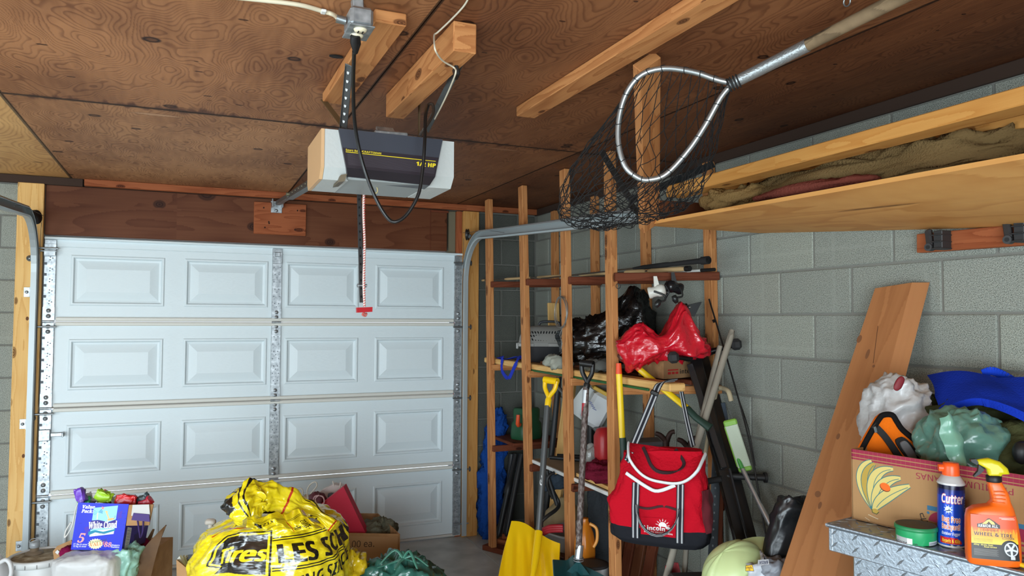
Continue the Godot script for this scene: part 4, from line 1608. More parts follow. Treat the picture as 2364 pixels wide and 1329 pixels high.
# ---------------------------------------------------------------- landing net hung under the ceiling
func build_net():
	var net = thing("landing_net", "aluminium fishing landing net with wooden handle and black mesh, hung under ceiling", "landing net", V(1.35, 2.0, -1.95))
	var rim = [V(1.444,2.318,-1.745), V(1.41,2.331,-1.77), V(1.357,2.36,-1.813), V(1.298,2.38,-1.87), V(1.246,2.368,-1.915), V(1.216,2.322,-1.951), V(1.201,2.25,-1.972), V(1.2,2.168,-1.976), V(1.216,2.094,-1.962), V(1.249,2.057,-1.939), V(1.277,2.051,-1.916), V(1.316,2.068,-1.888), V(1.362,2.134,-1.843), V(1.396,2.207,-1.804), V(1.421,2.278,-1.768), V(1.442,2.313,-1.746)]
	var loop = curve(rim, 5)
	var st = mb()
	tube(st, loop, 0.0088, 10)
	var al = mat(c8(176, 182, 184), 0.3, 0.85)
	obj("hoop", st, al, net, "aluminium hoop")
	st = mb()
	tube(st, [V(1.44,2.313,-1.747), V(1.449,2.32,-1.732), V(1.49,2.345,-1.67), V(1.532,2.375,-1.541)], [0.012, 0.0165, 0.0175, 0.0185], 16)
	obj("ferrule", st, mat(c8(166, 172, 174), 0.4, 0.8, {"normal_enabled": true, "normal_texture": WEAVE, "normal_scale": 0.5, "uv1_triplanar": true, "uv1_scale": V(8, 8, 8)}), net, "dimpled aluminium tube")
	st = mb()
	tube(st, [V(1.53,2.374,-1.546), V(1.571,2.402,-1.436), V(1.606,2.426,-1.333), V(1.641,2.449,-1.241)], [0.0175, 0.018, 0.019, 0.019], 14)
	obj("handle", st, wood_mat(GREYWOOD.albedo_texture, c8(220, 196, 168), 0.8, 1.0, 1.0), net, "worn wooden handle")
	st = mb()
	for k in 4:
		var ring = []
		var c = V(1.436,2.312,-1.749)
		c = c.lerp(V(1.454,2.322,-1.73), k / 3.0)
		var dr = (V(1.454,2.322,-1.73) - V(1.436,2.312,-1.749)).normalized()
		var n1 = dr.cross(V(0, 1, 0)).normalized()
		var n2 = dr.cross(n1)
		for j in 12:
			ring.append(c + (n1 * cos(TAU * j / 12) + n2 * sin(TAU * j / 12)) * 0.019)
		tube(st, ring, 0.0028, 6, true)
	obj("cord_binding", st, mat(c8(26, 24, 24), 0.8), net)
	# knotted mesh: diamonds hanging from the hoop
	var c0 = Vector3.ZERO
	for p in rim:
		c0 += p / rim.size()
	var bot = V(1.344,1.969,-2.043)
	var nu = 44
	var nv = 13
	var rows = []
	for v in nv + 1:
		var t = v / float(nv)
		var row = []
		for u in nu:
			var fi = (u + 0.5 * (v % 2)) / nu * (loop.size() - 1)
			var r: Vector3 = loop[int(fi) % loop.size()].lerp(loop[(int(fi) + 1) % loop.size()], fposmod(fi, 1.0))
			var out = r - c0
			var b: Vector3 = bot + out * 0.55 + V(0, -out.y * 0.45 - 0.01, 0)
			var p: Vector3 = r.lerp(b, pow(t, 0.9))
			p += (V(out.x, 0, out.z) * 0.75 - CAMB.z * 0.17 - CAMB.x * 0.07) * sin(PI * minf(t * 0.95, 1.0))
			p.y -= 0.05 * sin(PI * t)
			p += V(hid(u, v) - 0.5, hid(v, u) - 0.5, hid(u * 3, v * 7) - 0.5) * 0.02 * minf(t * 3, 1)
			row.append(p)
		rows.append(row)
	st = mb()
	for v in nv:
		for u in nu:
			var a: Vector3 = rows[v][u]
			var k = u if v % 2 == 0 else (u + 1) % nu
			for q in [rows[v + 1][k], rows[v + 1][(k - 1 + nu) % nu]]:
				string(st, a, q, 0.0015)
	# the gathered bottom
	for u in nu:
		if u % 3 == 0:
			string(st, rows[nv][u], rows[nv][(u * 7 + 3) % nu].lerp(bot, 0.6), 0.0014)
	var m = obj("netting", st, mat(c8(20, 18, 18), 0.9), net, "black knotted mesh")
	m.set_meta("kind", "stuff")
	# the net cord lashed round the hoop
	st = mb()
	for k in 22:
		var i = int((k + 0.5) / 22.0 * (loop.size() - 2))
		var p: Vector3 = loop[i]
		var dr: Vector3 = (loop[i + 1] - p).normalized()
		var n1 = dr.cross(CAMB.z).normalized()
		var n2 = dr.cross(n1)
		var ring = []
		for j in 9:
			ring.append(p + dr * (j * 0.0015) + (n1 * cos(TAU * j / 9) + n2 * sin(TAU * j / 9)) * 0.0098)
		tube(st, ring, 0.0012, 5, true)
	obj("lashing", st, mat(c8(24, 22, 22), 0.9), net)


func string(st: SurfaceTool, a: Vector3, b: Vector3, r: float):
	var mid = (a + b) * 0.5 + V(0, -0.003, 0)
	var d = (b - a).normalized()
	var n1 = d.cross(V(0.3, 0.5, 0.8)).normalized()
	var n2 = d.cross(n1)
	var rows = []
	for p in [a, mid, b]:
		var row = []
		for k in 3:
			row.append(p + (n1 * cos(TAU * k / 3) + n2 * sin(TAU * k / 3)) * r)
		rows.append(row)
	grid(st, rows, true)



func stuff(o: Node3D) -> Node3D:
	o.set_meta("kind", "stuff")
	return o


# rings of rounded rectangles: levels are [height, half length, half width, exponent]
func loft(st: SurfaceTool, levels: Array, t: Transform3D, n: int = 36, cap: bool = true):
	var rows = []
	for l in levels:
		var row = []
		for k in n:
			var a = -TAU * k / n
			row.append(t * V(spow(cos(a), l[3]) * l[1], l[0], spow(sin(a), l[3]) * l[2]))
		rows.append(row)
	grid(st, rows, true)
	if cap:
		fan(st, rows[0], false)
		fan(st, rows[rows.size() - 1], true)


# flat ribbon along points; wide is the direction of its width
func ribbon(st: SurfaceTool, pts: Array, w: float, th: float, wide):
	for i in pts.size() - 1:
		var a: Vector3 = pts[i]
		var b: Vector3 = pts[i + 1]
		var d = (b - a).normalized()
		var wd: Vector3 = wide[i] if wide is Array else wide
		var x = (wd - d * wd.dot(d)).normalized()
		var n = d.cross(x)
		var wd2: Vector3 = wide[mini(i + 1, wide.size() - 1)] if wide is Array else wide
		var x2 = (wd2 - d * wd2.dot(d)).normalized()
		var h = w * 0.5
		hexa(st, a - x * h + n * th, a + x * h + n * th, b + x2 * h + n * th, b - x2 * h + n * th, a - x * h - n * th, a + x * h - n * th, b + x2 * h - n * th, b - x2 * h - n * th)


# navy webbing with two pale stripes
func webbing(called: String, parent: Node3D, pts: Array, w: float, wide: Vector3):
	var st = mb()
	ribbon(st, pts, w, 0.0018, wide)
	var o = obj(called, st, mat(c8(22, 24, 34), 0.85), parent)
	st = mb()
	for s in [-1.0, 1.0]:
		var q = []
		for i in pts.size():
			var d: Vector3 = (pts[mini(i + 1, pts.size() - 1)] - pts[maxi(i - 1, 0)]).normalized()
			var x = (wide - d * wide.dot(d)).normalized()
			q.append(pts[i] + x * (s * w * 0.28))
		ribbon(st, q, w * 0.2, 0.0026, wide)
	obj("stripe", st, mat(c8(168, 170, 172), 0.8), o if o.get_parent() == parent and parent.get_parent() == self else parent, "pale grey stripes")


func build_rack_items():
	# pet carrier on the middle boards
	var vx = V(0.9, 0, 0.436)
	var vz = V(-0.436, 0, 0.9)
	var t = Transform3D(Basis(vx, Vector3.UP, vz), V(2.235, 1.346, -4.57))
	var pc = thing("pet_carrier", "grey and black plastic pet carrier on the rack's middle boards", "pet carrier", t.origin)
	var st = mb()
	loft(st, [[0.0, 0.165, 0.10, 0.4], [0.01, 0.17, 0.105, 0.4], [0.10, 0.195, 0.125, 0.4], [0.115, 0.2, 0.13, 0.4]], t)
	obj("tub", st, mat(c8(38, 39, 43), 0.45), pc, "black lower tub")
	var grey = mat(c8(140, 139, 134), 0.55)
	st = mb()
	loft(st, [[0.105, 0.212, 0.14, 0.35], [0.128, 0.212, 0.14, 0.35]], t)
	obj("rim", st, grey, pc)
	st = mb()
	loft(st, [[0.128, 0.205, 0.134, 0.4], [0.165, 0.2, 0.128, 0.45], [0.20, 0.185, 0.115, 0.5], [0.225, 0.16, 0.095, 0.55], [0.238, 0.12, 0.07, 0.6], [0.242, 0.05, 0.03, 0.7]], t)
	obj("lid", st, grey, pc, "grey vented lid")
	st = mb()
	for r in 3:
		for k in 17:
			var y: float = 0.150 + r * 0.023
			var w: float = lerpf(0.131, 0.114, (y - 0.13) / 0.07)
			var q = V(-0.13 + k * 0.0185 + (r % 2) * 0.009, y, w + 0.0012)
			prism(st, ellipse(0.0045, 0.010, 10), 0.002, t * Transform3D(Basis(V(1, 0, 0), -0.28) * Basis(V(0, 0, 1), 0.5 if k < 4 else -0.25), q))
	stuff(obj("vent_slots", st, mat(c8(18, 18, 19), 0.9), pc))
	st = mb()
	tube(st, curve([t * V(-0.07, 0.236, 0), t * V(-0.06, 0.262, 0), t * V(0.0, 0.268, 0), t * V(0.06, 0.262, 0), t * V(0.07, 0.236, 0)], 5), 0.009, 8)
	obj("handle", st, mat(c8(44, 46, 52), 0.5), pc)
	st = mb()
	for q in [[-0.215, 0.02], [0.215, 0.02]]:
		box(st, V(0.016, 0.04, 0.03), t * at(V(q[0], 0.105, q[1])), 0.004)
	box(st, V(0.10, 0.022, 0.01), t * at(V(-0.15, 0.115, 0.14)), 0.003)
	box(st, V(0.14, 0.022, 0.01), t * at(V(0.06, 0.115, 0.142)), 0.003)
	obj("latch", st, mat(c8(150, 149, 145), 0.5), pc)
	st = mb()
	box(st, V(0.022, 0.04, 0.002), t * Transform3D(Basis(V(1, 0, 0), -0.1) * Basis(V(0, 1, 0), -0.35), V(-0.168, 0.160, 0.118)), 0)
	obj("sticker", st, mat(c8(214, 214, 208), 0.6), pc, "small white sticker")
	st = mb()
	cyl(st, t * V(-0.16, 0.142, 0.12), t * V(-0.163, 0.142, 0.142), 0.011, 10)
	obj("latch_knob", st, BLACK, pc)
	# blue strap looped over the board
	var bs = thing("blue_strap", "royal blue strap looped over the pale shelf board below the pet carrier", "strap", V(2.02, 1.3, -4.75))
	var blue = cloth(c8(44, 62, 178), 6.0, 0.4)
	st = mb()
	ribbon(st, curve([V(2.06,1.352,-5.053), V(2.012,1.365,-4.855), V(2.01,1.317,-4.866), V(2.008,1.264,-4.844), V(2.005,1.228,-4.729), V(2.006,1.3,-4.643), V(2.01,1.352,-4.595), V(2.06,1.379,-4.68)], 4), 0.024, 0.0015, V(0.2, 0.25, 1))
	obj("loop", st, blue, bs)
	st = mb()
	ribbon(st, curve([V(2.05,1.353,-5.028), V(2.06,1.348,-4.891), V(2.08,1.373,-4.741), V(2.1,1.357,-4.742)], 4), 0.03, 0.0015, V(1, 0, 0.2))
	obj("tail", st, blue, bs)
	# black rod end on the board
	st = mb()
	cyl(st, V(2.03, 1.362, -4.12), V(2.36, 1.36, -4.42), 0.014, 14)
	cyl(st, V(2.035, 1.362, -4.125), V(2.027, 1.362, -4.117), 0.008, 10)
	solo("black_tube", st, BLACK, "short black tube lying across the pale shelf board beside the second stud", "tube")
	st = mb()
	bar(st, V(2.12, 1.352, -4.38), V(2.16, 1.352, -3.75), 0.09, 0.018)
	cyl(st, V(2.13, 1.36, -4.15), V(2.13, 1.385, -4.15), 0.004, 8)
	solo("wood_offcut", st, STAIN_BROWN, "brown offcut with a nail standing in it, on the middle boards", "offcut")
	st = mb()
	blob(st, at(V(2.001,1.38,-3.967)), V(0.16, 0.07, 0.1), 0.8, 0.03, 12.0, 4, 24, 16)
	solo("crumpled_paper", st, mat(c8(150, 152, 140), 0.85), "crumpled pale paper beside the black garbage bag", "paper")
	st = mb()
	blob(st, at(V(2.062,1.382,-3.592)), V(0.2, 0.05, 0.1), 0.8, 0.03, 12.0, 6, 24, 16)
	solo("clear_bag", st, film(c8(110, 112, 108), 0.2, 4.0), "crumpled grey plastic under the black garbage bag", "plastic bag")
	# black garbage bag, two lobes in one skin
	st = mb()
	blob(st, Transform3D(Basis(V(0, 1, 0), -0.75), V(2.235,1.491,-3.818)), V(0.54, 0.22, 0.3), 0.8, 0.05, 9.0, 21, 56, 40, func(p, d):
		var s: float = smoothstep(-0.05, 0.2, p.x)
		return p + V(0.0, (0.20 * s + 0.03) * clampf(d.y + 0.15, 0.0, 1.0), 0))
	solo("garbage_bag", st, film(c8(7, 7, 8), 0.25, 7.0, 1.0), "shiny black garbage bag slumped on the rack's middle boards", "garbage bag")
	# cardboard box with sticker
	var bx = thing("cardboard_box", "brown cardboard box with white sticker under the red plastic bag", "box", V(2.162,1.312,-3.138))
	var p0 = V(2.174,1.31,-3.155)
	var pl = V(2.191,1.305,-3.409) - V(2.174,1.31,-3.155)
	pl.y = 0
	var pr = V(2.435,1.309,-3.239) - V(2.174,1.31,-3.155)
	pr.y = 0
	var hgt = V(0, 0.185, 0)
	p0.y = 1.334
	st = mb()
	hexa(st, p0, p0 + pr, p0 + pr + hgt, p0 + hgt, p0 + pl, p0 + pr + pl, p0 + pr + pl + hgt, p0 + pl + hgt)
	obj("carton", st, CARDBOARD, bx)
	var pp = Painter.new(256, 256, c8(168, 128, 88))
	pp.text("intec", 120, 226, 30, c8(40, 32, 28), 700)
	pp.rect(30, 192, 80, 9, c8(190, 40, 36))
	pp.rect(30, 210, 24, 16, c8(190, 40, 36))
	pp.rect(60, 210, 22, 16, c8(190, 40, 36))
	pp.rect(88, 210, 22, 16, c8(190, 40, 36))
	pp.rect(0, 120, 256, 2, c8(140, 104, 70))
	st = mb()
	var nf = pr.cross(hgt).normalized() * 0.0012
	quad(st, p0 + nf, p0 + pr + nf, p0 + pr + hgt + nf, p0 + hgt + nf, Vector2(0, 1), Vector2(1, 1), Vector2(1, 0), Vector2(0, 0))
	obj("printed_face", st, print_mat(pp, 0.85), bx)
	var sp = Painter.new(128, 96, c8(206, 212, 218))
	for k in 7:
		sp.rect(12, 10 + k * 9, 60 + 30 * hid(k, 3), 3, c8(90, 96, 110))
	sp.rect(14, 76, 26, 12, c8(60, 70, 100))
	st = mb()
	var s0 = p0 + pr * 0.38 + hgt * 0.48 + nf * 2
	quad(st, s0, s0 + pr * 0.62, s0 + pr * 0.6 + hgt * 0.42, s0 + pr * 0.05 + hgt * 0.42, Vector2(0, 1), Vector2(1, 1), Vector2(1, 0), Vector2(0, 0))
	obj("sticker", st, print_mat(sp, 0.6), bx, "white shipping sticker")
	# red plastic bag on the box
	st = mb()
	blob(st, Transform3D(Basis(CAMB.x, Vector3.UP, CAMB.x.cross(Vector3.UP)), V(2.17,1.504,-3.148)), V(0.42, 0.12, 0.24), 0.75, 0.05, 6.0, 33, 60, 44, func(p, d):
		var top: float = clampf(d.y + 0.35, 0.0, 1.0)
		var lobe: float = 0.07 * exp(-pow((p.x + 0.13) / 0.06, 2.0)) + 0.16 * exp(-pow((p.x - 0.085) / 0.055, 2.0)) - 0.03
		var sag: float = -0.07 * exp(-pow((p.x + 0.165) / 0.05, 2.0)) * clampf(0.2 - d.y, 0.0, 1.0)
		return p + V(0, lobe * top + sag, 0))
	solo("red_plastic_bag", st, film(c8(196, 20, 40), 0.25, 4.5, 1.0), "crumpled glossy red plastic bag heaped on the cardboard box", "plastic bag")
	# fishing rods on the upper rungs
	var cork = mat(c8(186, 156, 112), 0.85)
	var rods = [
		["long fishing rod with cork grips on the upper rungs, butt towards the garage door", V(2.05,1.923,-5.36), V(2.3,1.886,-3.142), 0.011, cork],
		["fishing rod with thick black foam grip on the upper rungs, above the others", V(2.12,1.895,-4.456), V(2.33,1.921,-2.998), 0.016, mat(c8(26, 26, 27), 0.8)],
		["thin pale fishing rod with black tip, lowest on the upper rungs", V(2.2,1.892,-4.301), V(2.38,1.877,-3.015), 0.006, mat(c8(200, 200, 194), 0.5)]]
	for i in 3:
		var r: Array = rods[i]
		var rod = thing("fishing_rod", r[0], "fishing rod", r[1], "")
		var a: Vector3 = r[1]
		var b: Vector3 = r[2]
		st = mb()
		cyl(st, a, b, 0.0045, 8)
		obj("blank", st, mat(c8(70, 58, 46), 0.4), rod)
		st = mb()
		if i == 0:
			for q in [[0.0, 0.02, 0.008], [0.16, 0.32, 0.009], [0.36, 0.5, 0.009], [0.58, 0.74, 0.010], [0.78, 0.86, 0.012], [0.87, 1.0, 0.0125]]:
				st = mb()
				tube(st, [a.lerp(b, q[0]), a.lerp(b, lerpf(q[0], q[1], 0.1)), a.lerp(b, lerpf(q[0], q[1], 0.9)), a.lerp(b, q[1])], [q[2] * 0.6, q[2], q[2], q[2] * 0.7], 10)
				obj("cork_grip", st, r[4], rod)
		elif i == 1:
			tube(st, [a.lerp(b, 0.62), a.lerp(b, 0.68), a.lerp(b, 0.8), a.lerp(b, 0.82), a.lerp(b, 0.95), a.lerp(b, 1.0)], [0.006, 0.012, 0.014, 0.011, 0.014, 0.019], 12)
			cyl(st, a.lerp(b, 0.97), b, 0.02, 14)
		else:
			cyl(st, a.lerp(b, 0.75), a.lerp(b, 0.93), 0.007, 10)
		if i > 0:
			obj("grip", st, r[4], rod)
		st = mb()
		if i == 2:
			cyl(st, a.lerp(b, 0.93), b, 0.009, 10)
			obj("tip_cap", st, BLACK, rod)
		elif i == 0:
			cyl(st, b, b + (b - a).normalized() * 0.03, 0.0145, 12)
			obj("butt_cap", st, BLACK, rod)
	# two reels hanging below
	for i in 2:
		var c = V(2.138,1.77,-3.16) if i == 0 else V(2.247,1.792,-3.167)
		var body = mat(c8(206, 204, 194), 0.35) if i == 0 else mat(c8(28, 28, 30), 0.25)
		var rl = thing("fishing_reel", "white spinning reel hanging below the rods" if i == 0 else "black spinning reel hanging below the rods, right of the white one", "fishing reel", c)
		var ax = (CAMB.x * (1.0 if i == 0 else -1.0) + V(0, 0.25, 0) + CAMB.z * 0.3).normalized()
		var ay = ax.cross(CAMB.z).normalized()
		var bb = Transform3D(Basis(ay, -ax, ay.cross(-ax)), c)
		st = mb()
		lathe(st, [Vector2(0, -0.045), Vector2(0.022, -0.043), Vector2(0.03, -0.03), Vector2(0.031, -0.01), Vector2(0.026, 0.0), Vector2(0.026, 0.02), Vector2(0.03, 0.03), Vector2(0.028, 0.04), Vector2(0, 0.042)], bb, 24)
		obj("spool_body", st, body, rl)
		st = mb()
		hexa(st, c + CAMB * V(-0.012, 0.0, 0.006), c + CAMB * V(0.02, 0.0, 0.006), c + CAMB * V(0.0, 0.075, 0.006), c + CAMB * V(-0.016, 0.075, 0.006), c + CAMB * V(-0.012, 0.0, -0.008), c + CAMB * V(0.02, 0.0, -0.008), c + CAMB * V(0.0, 0.075, -0.008), c + CAMB * V(-0.016, 0.075, -0.008))
		obj("reel_foot", st, body, rl)
		st = mb()
		var s = -1.0 if i == 0 else 1.0
		tube(st, curve([c + CAMB * V(0.02 * s, 0, 0.03), c + CAMB * V(0.03, -0.02, 0.04), c + CAMB * V(0.03, -0.045, 0.045), c + CAMB * V(0.0, -0.05, 0.045)], 4), 0.005, 8)
		lathe(st, [Vector2(0, -0.02), Vector2(0.01, -0.018), Vector2(0.016, 0.0), Vector2(0.012, 0.02), Vector2(0, 0.022)], Transform3D(Basis(V(0, 0, 1), 0.5 * s), c + CAMB * V(-0.005, -0.06, 0.05)), 14)
		obj("crank", st, mat(c8(40, 42, 42), 0.3, 0.3), rl, "dark crank handle")
		st = mb()
		tube(st, curve([c + CAMB * V(-0.04 * s, 0.03, 0.02), c + CAMB * V(-0.055 * s, 0.0, 0.03), c + CAMB * V(-0.04 * s, -0.035, 0.02)], 4), 0.004, 6)
		obj("bail", st, mat(c8(30, 30, 32), 0.3, 0.5), rl)
	# small black line guide loop below the rung
	st = mb()
	var gl = []
	for k in 12:
		gl.append(V(1.988,1.797,-3.278) + CAMB * V(cos(TAU * k / 12) * 0.011, sin(TAU * k / 12) * 0.013, 0))
	tube(st, gl, 0.002, 6, true)
	solo("wire_ring", st, BLACK, "tiny black wire ring hanging below the upper rung by the fourth stud", "ring")
	# coil of wire on the third stud
	st = mb()
	var cc = V(1.958,1.67,-3.844)
	for k in 5:
		var ring = []
		for j in 30:
			var a = TAU * j / 30
			ring.append(cc + V(sin(a * 2 + k) * 0.003 - 0.003 * k, cos(a) * (0.086 + hid(k) * 0.006), sin(a) * (0.074 + hid(k, 4) * 0.006)))
		tube(st, ring, 0.0016, 6, true)
	var co = thing("wire_coil", "oval coil of thin grey wire hung on the third rack stud", "wire coil", cc)
	obj("coil", st, mat(c8(142, 142, 138), 0.45, 0.6), co)
	st = mb()
	tube(st, curve([cc + V(0, -0.09, 0), cc + V(-0.004, -0.12, 0.01), cc + V(-0.002, -0.15, -0.006), cc + V(-0.006, -0.18, 0.012), cc + V(-0.003, -0.2, 0.0)], 5), 0.0016, 6)
	tube(st, curve([cc + V(0, -0.088, 0.01), cc + V(-0.006, -0.13, -0.01), cc + V(-0.004, -0.17, 0.012), cc + V(-0.006, -0.21, 0.004)], 5), 0.0016, 6)
	obj("twisted_end", st, mat(c8(142, 142, 138), 0.45, 0.6), co)
	build_low_items()


func build_low_items():
	var st = mb()
	# blue tarpaulin bundle in the far bay
	blob(st, Transform3D(Basis(V(0, 0, 1), -0.09), V(2.12, 0.475, -5.3)), V(0.16, 0.95, 0.15), 0.8, 0.05, 11.0, 41, 34, 40)
	solo("blue_tarp", st, cloth(c8(28, 72, 148), 3.0, 0.8), "tall rolled blue tarpaulin standing behind the rack's first stud", "tarp")
	# green can with orange spout
	var gc = thing("green_can", "dark green plastic watering can with orange spout on the short dark board", "can", V(2.25, 0.776, -5.03))
	var t = Transform3D(Basis(V(0, 1, 0), 0.4), V(2.28, 0.764, -5.04))
	st = mb()
	loft(st, [[0.0, 0.105, 0.08, 0.5], [0.02, 0.11, 0.085, 0.5], [0.11, 0.105, 0.08, 0.5], [0.13, 0.085, 0.072, 0.5], [0.155, 0.088, 0.075, 0.5], [0.21, 0.09, 0.075, 0.5], [0.222, 0.08, 0.065, 0.5]], t)
	obj("body", st, mat(c8(26, 78, 48), 0.45), gc)
	st = mb()
	tube(st, [t * V(-0.10, 0.11, 0.03), t * V(-0.135, 0.11, 0.045), t * V(-0.14, 0.12, 0.045), t * V(-0.135, 0.185, 0.045)], [0.014, 0.014, 0.016, 0.014], 8)
	obj("spout", st, mat(c8(226, 84, 38), 0.45), gc, "orange spout")
	# black poles leaning in the far bay
	for q in [[V(2.064,0.079,-5.044), V(2.254,0.627,-5.177), 0.02, 0.027, "thick black taped pole leaning in the rack's far bay"], [V(2.107,0.085,-5.004), V(2.279,0.635,-5.123), 0.022, 0.022, "thin black pole leaning in the far bay beside the taped one"], [V(2.186,0.058,-5.233), V(2.283,0.602,-5.319), 0.02, 0.024, "grey pole leaning in the rack's far bay behind the black ones"]]:
		st = mb()
		var dirp: Vector3 = q[1] - q[0]
		tube(st, [q[0], q[0] + dirp * 0.05, q[0] + dirp * 0.5, q[0] + dirp * 0.52, q[0] + dirp * 0.63, q[0] + dirp * 0.65, q[1]], [0.006, q[2], q[2], q[3], q[3], q[2], q[2]], 12)
		solo("pole", st, mat(c8(30, 30, 31), 0.5) if q[4].begins_with("t") else mat(c8(92, 92, 92), 0.5, 0.3), q[4], "pole")
	# pale plank and tubes leaning behind the second stud
	st = mb()
	bar(st, V(2.22, 0.0, -4.55), V(2.42, 1.26, -4.60), 0.085, 0.03, V(-0.9, 0, 0.4))
	solo("leaning_board", st, PINE_PALE, "pale board leaning upright behind the second rack stud", "board")
	st = mb()
	cyl(st, V(2.27, 0.0, -4.75), V(2.44, 1.24, -4.83), 0.02, 12)
	solo("pole", st, mat(c8(56, 58, 60), 0.5, 0.3), "dark grey tube leaning beside the pale upright board", "pole")
	# narrow rods passing between the studs
	st = mb()
	cyl(st, V(2.186,1.245,-4.471), V(2.194,0.968,-3.772), 0.013, 12)
	cyl(st, V(2.196,1.021,-3.932), V(2.196,0.962,-3.761), 0.022, 12)
	solo("metal_tube", st, mat(c8(112, 114, 112), 0.4, 0.5), "grey metal vacuum tube slanting down between the third and fourth studs", "tube")
	# white washing-up bowls and a tray stacked on edge
	st = mb()
	var wt = Transform3D(Basis(CAMB.x, CAMB.y, CAMB.z) * Basis(V(0, 0, 1), -0.62), V(2.214,1.118,-3.974))
	loft(st, [[-0.02, 0.085, 0.085, 0.5], [0.0, 0.1, 0.1, 0.5], [0.006, 0.1, 0.1, 0.5]], wt * Transform3D(Basis(V(1, 0, 0), PI / 2) , Vector3.ZERO))
	var ja = thing("white_jug", "white plastic jug with yellow band on the low shelf between third and fourth studs", "jug", V(2.236,0.95,-3.972))
	obj("jug_back", st, mat(c8(196, 200, 198), 0.4), ja)
	st = mb()
	box(st, V(0.13, 0.2, 0.12), Transform3D(CAMB * Basis(V(0, 0, 1), -0.5), V(2.213,1.101,-3.889)), 0.02)
	obj("jug_body", st, mat(c8(206, 210, 212), 0.4), ja)
	st = mb()
	box(st, V(0.132, 0.022, 0.122), Transform3D(CAMB * Basis(V(0, 0, 1), -0.5), V(2.24,1.208,-3.87)), 0.004)
	obj("yellow_band", st, mat(c8(206, 166, 60), 0.5), ja, "yellow band")
	st = mb()
	for k in 4:
		var q = V(2.121,1.162,-3.827)
		bar(st, q + CAMB * V(k * 0.008, -k * 0.014, 0.0), q + CAMB * V(0.022 + k * 0.008, -0.012 - k * 0.014, 0.0), 0.003, 0.005, CAMB.z, 0)
	stuff(obj("scribbles", st, mat(c8(60, 80, 150), 0.7), ja))
	st = mb()
	bar(st, V(2.153,1.063,-3.916), V(2.222,0.966,-3.825), 0.02, 0.02, CAMB.z)
	solo("teal_stick", st, mat(c8(32, 84, 98), 0.5), "teal stick slanting below the white jug", "stick")
	st = mb()
	blob(st, Transform3D(CAMB, V(2.306,1.265,-3.928)), V(0.22, 0.12, 0.12), 0.6, 0.01, 6.0, 51, 26, 18)
	solo("grey_hood", st, mat(c8(112, 106, 98), 0.6), "grey-brown plastic hood behind the white jug", "hood")
	st = mb()
	loft(st, [[0, 0.055, 0.05, 0.6], [0.02, 0.06, 0.055, 0.6], [0.13, 0.06, 0.055, 0.6], [0.17, 0.045, 0.04, 0.6], [0.18, 0.02, 0.02, 1.0]], at(V(2.152,0.85,-3.686)))
	solo("red_tank", st, mat(c8(166, 34, 38), 0.4), "red fuel tank behind the fourth stud on the low shelf", "tank")
	st = mb()
	blob(st, at(V(2.124,0.87,-3.752)), V(0.13, 0.09, 0.1), 0.8, 0.03, 12.0, 55, 26, 18)
	solo("clear_bag", st, film(c8(150, 152, 148), 0.15, 4.0), "crumpled clear plastic bag on the low shelf beside the red tank", "plastic bag")
	st = mb()
	blob(st, Transform3D(Basis(V(0, 1, 0), 0.4), V(2.2, 0.80, -3.56)), V(0.38, 0.10, 0.42), 0.7, 0.04, 8.0, 57, 40, 24)
	solo("dark_red_cloth", st, cloth(c8(112, 28, 48), 4.0, 0.8), "folded dark red cloth on the low shelf between third and fourth studs", "cloth")
	st = mb()
	for q in [[V(2.1, 0.765, -4.28), V(2.36, 0.765, -4.0), 0.012], [V(2.16, 0.765, -4.3), V(2.4, 0.768, -4.12), 0.016]]:
		cyl(st, q[0], q[1], q[2], 10)
	box(st, V(0.16, 0.03, 0.08), Transform3D(Basis(V(0, 1, 0), 0.8), V(2.3, 0.762, -3.95)), 0.006)
	solo("hand_tool", st, mat(c8(40, 42, 44), 0.45, 0.3), "dark hand tools lying on the low shelf between second and third studs", "tool")
	st = mb()
	box(st, V(0.07, 0.3, 0.06), at(V(2.43, 0.92, -4.33)), 0.01)
	bar(st, V(2.42, 0.98, -4.3), V(2.38, 0.98, -4.16), 0.02, 0.03)
	solo("black_bracket", st, BLACK, "black vise bracket hung on the back stud above the low shelf", "bracket")
	# below the low shelf
	var sp = thing("tank_sprayer", "beige tank sprayer with black hose on the floor behind the second stud", "sprayer", V(2.28, 0.2, -4.35))
	st = mb()
	lathe(st, [Vector2(0, 0.0), Vector2(0.11, 0.0), Vector2(0.13, 0.03), Vector2(0.135, 0.3), Vector2(0.12, 0.38), Vector2(0.07, 0.43), Vector2(0.03, 0.44), Vector2(0.03, 0.47), Vector2(0, 0.47)], at(V(2.27, 0.0, -4.42)), 28)
	obj("tank", st, mat(c8(178, 158, 118), 0.5), sp)
	st = mb()
	tube(st, curve([V(1.999,0.703,-4.085), V(1.984,0.631,-4.008), V(2.009,0.56,-3.979), V(1.98,0.532,-3.949), V(1.902,0.505,-3.918), V(1.844,0.46,-3.923)], 6), 0.011, 10)
	tube(st, curve([V(1.94,0.749,-4), V(1.956,0.686,-3.996), V(1.98,0.61,-3.989), V(2,0.547,-3.983)], 6), 0.013, 8)
	tube(st, curve([V(1.982,0.736,-3.982), V(1.941,0.715,-3.979), V(1.938,0.66,-3.983), V(1.976,0.585,-3.992)], 6), 0.009, 8)
	obj("hose", st, mat(c8(28, 28, 28), 0.5), sp, "black hose")
	st = mb()
	blob(st, at(V(2.038,0.664,-4.071)), V(0.17, 0.08, 0.12), 0.7, 0.03, 9.0, 62, 28, 18)
	solo("dark_bundle", st, cloth(c8(52, 62, 72)), "dark blue-grey bundle hanging under the low shelf", "bundle")
	var bn = thing("storage_bin", "clear plastic bin with red contents on a wooden crate behind the third stud", "bin", V(2.1, 0.2, -4.1))
	st = mb()
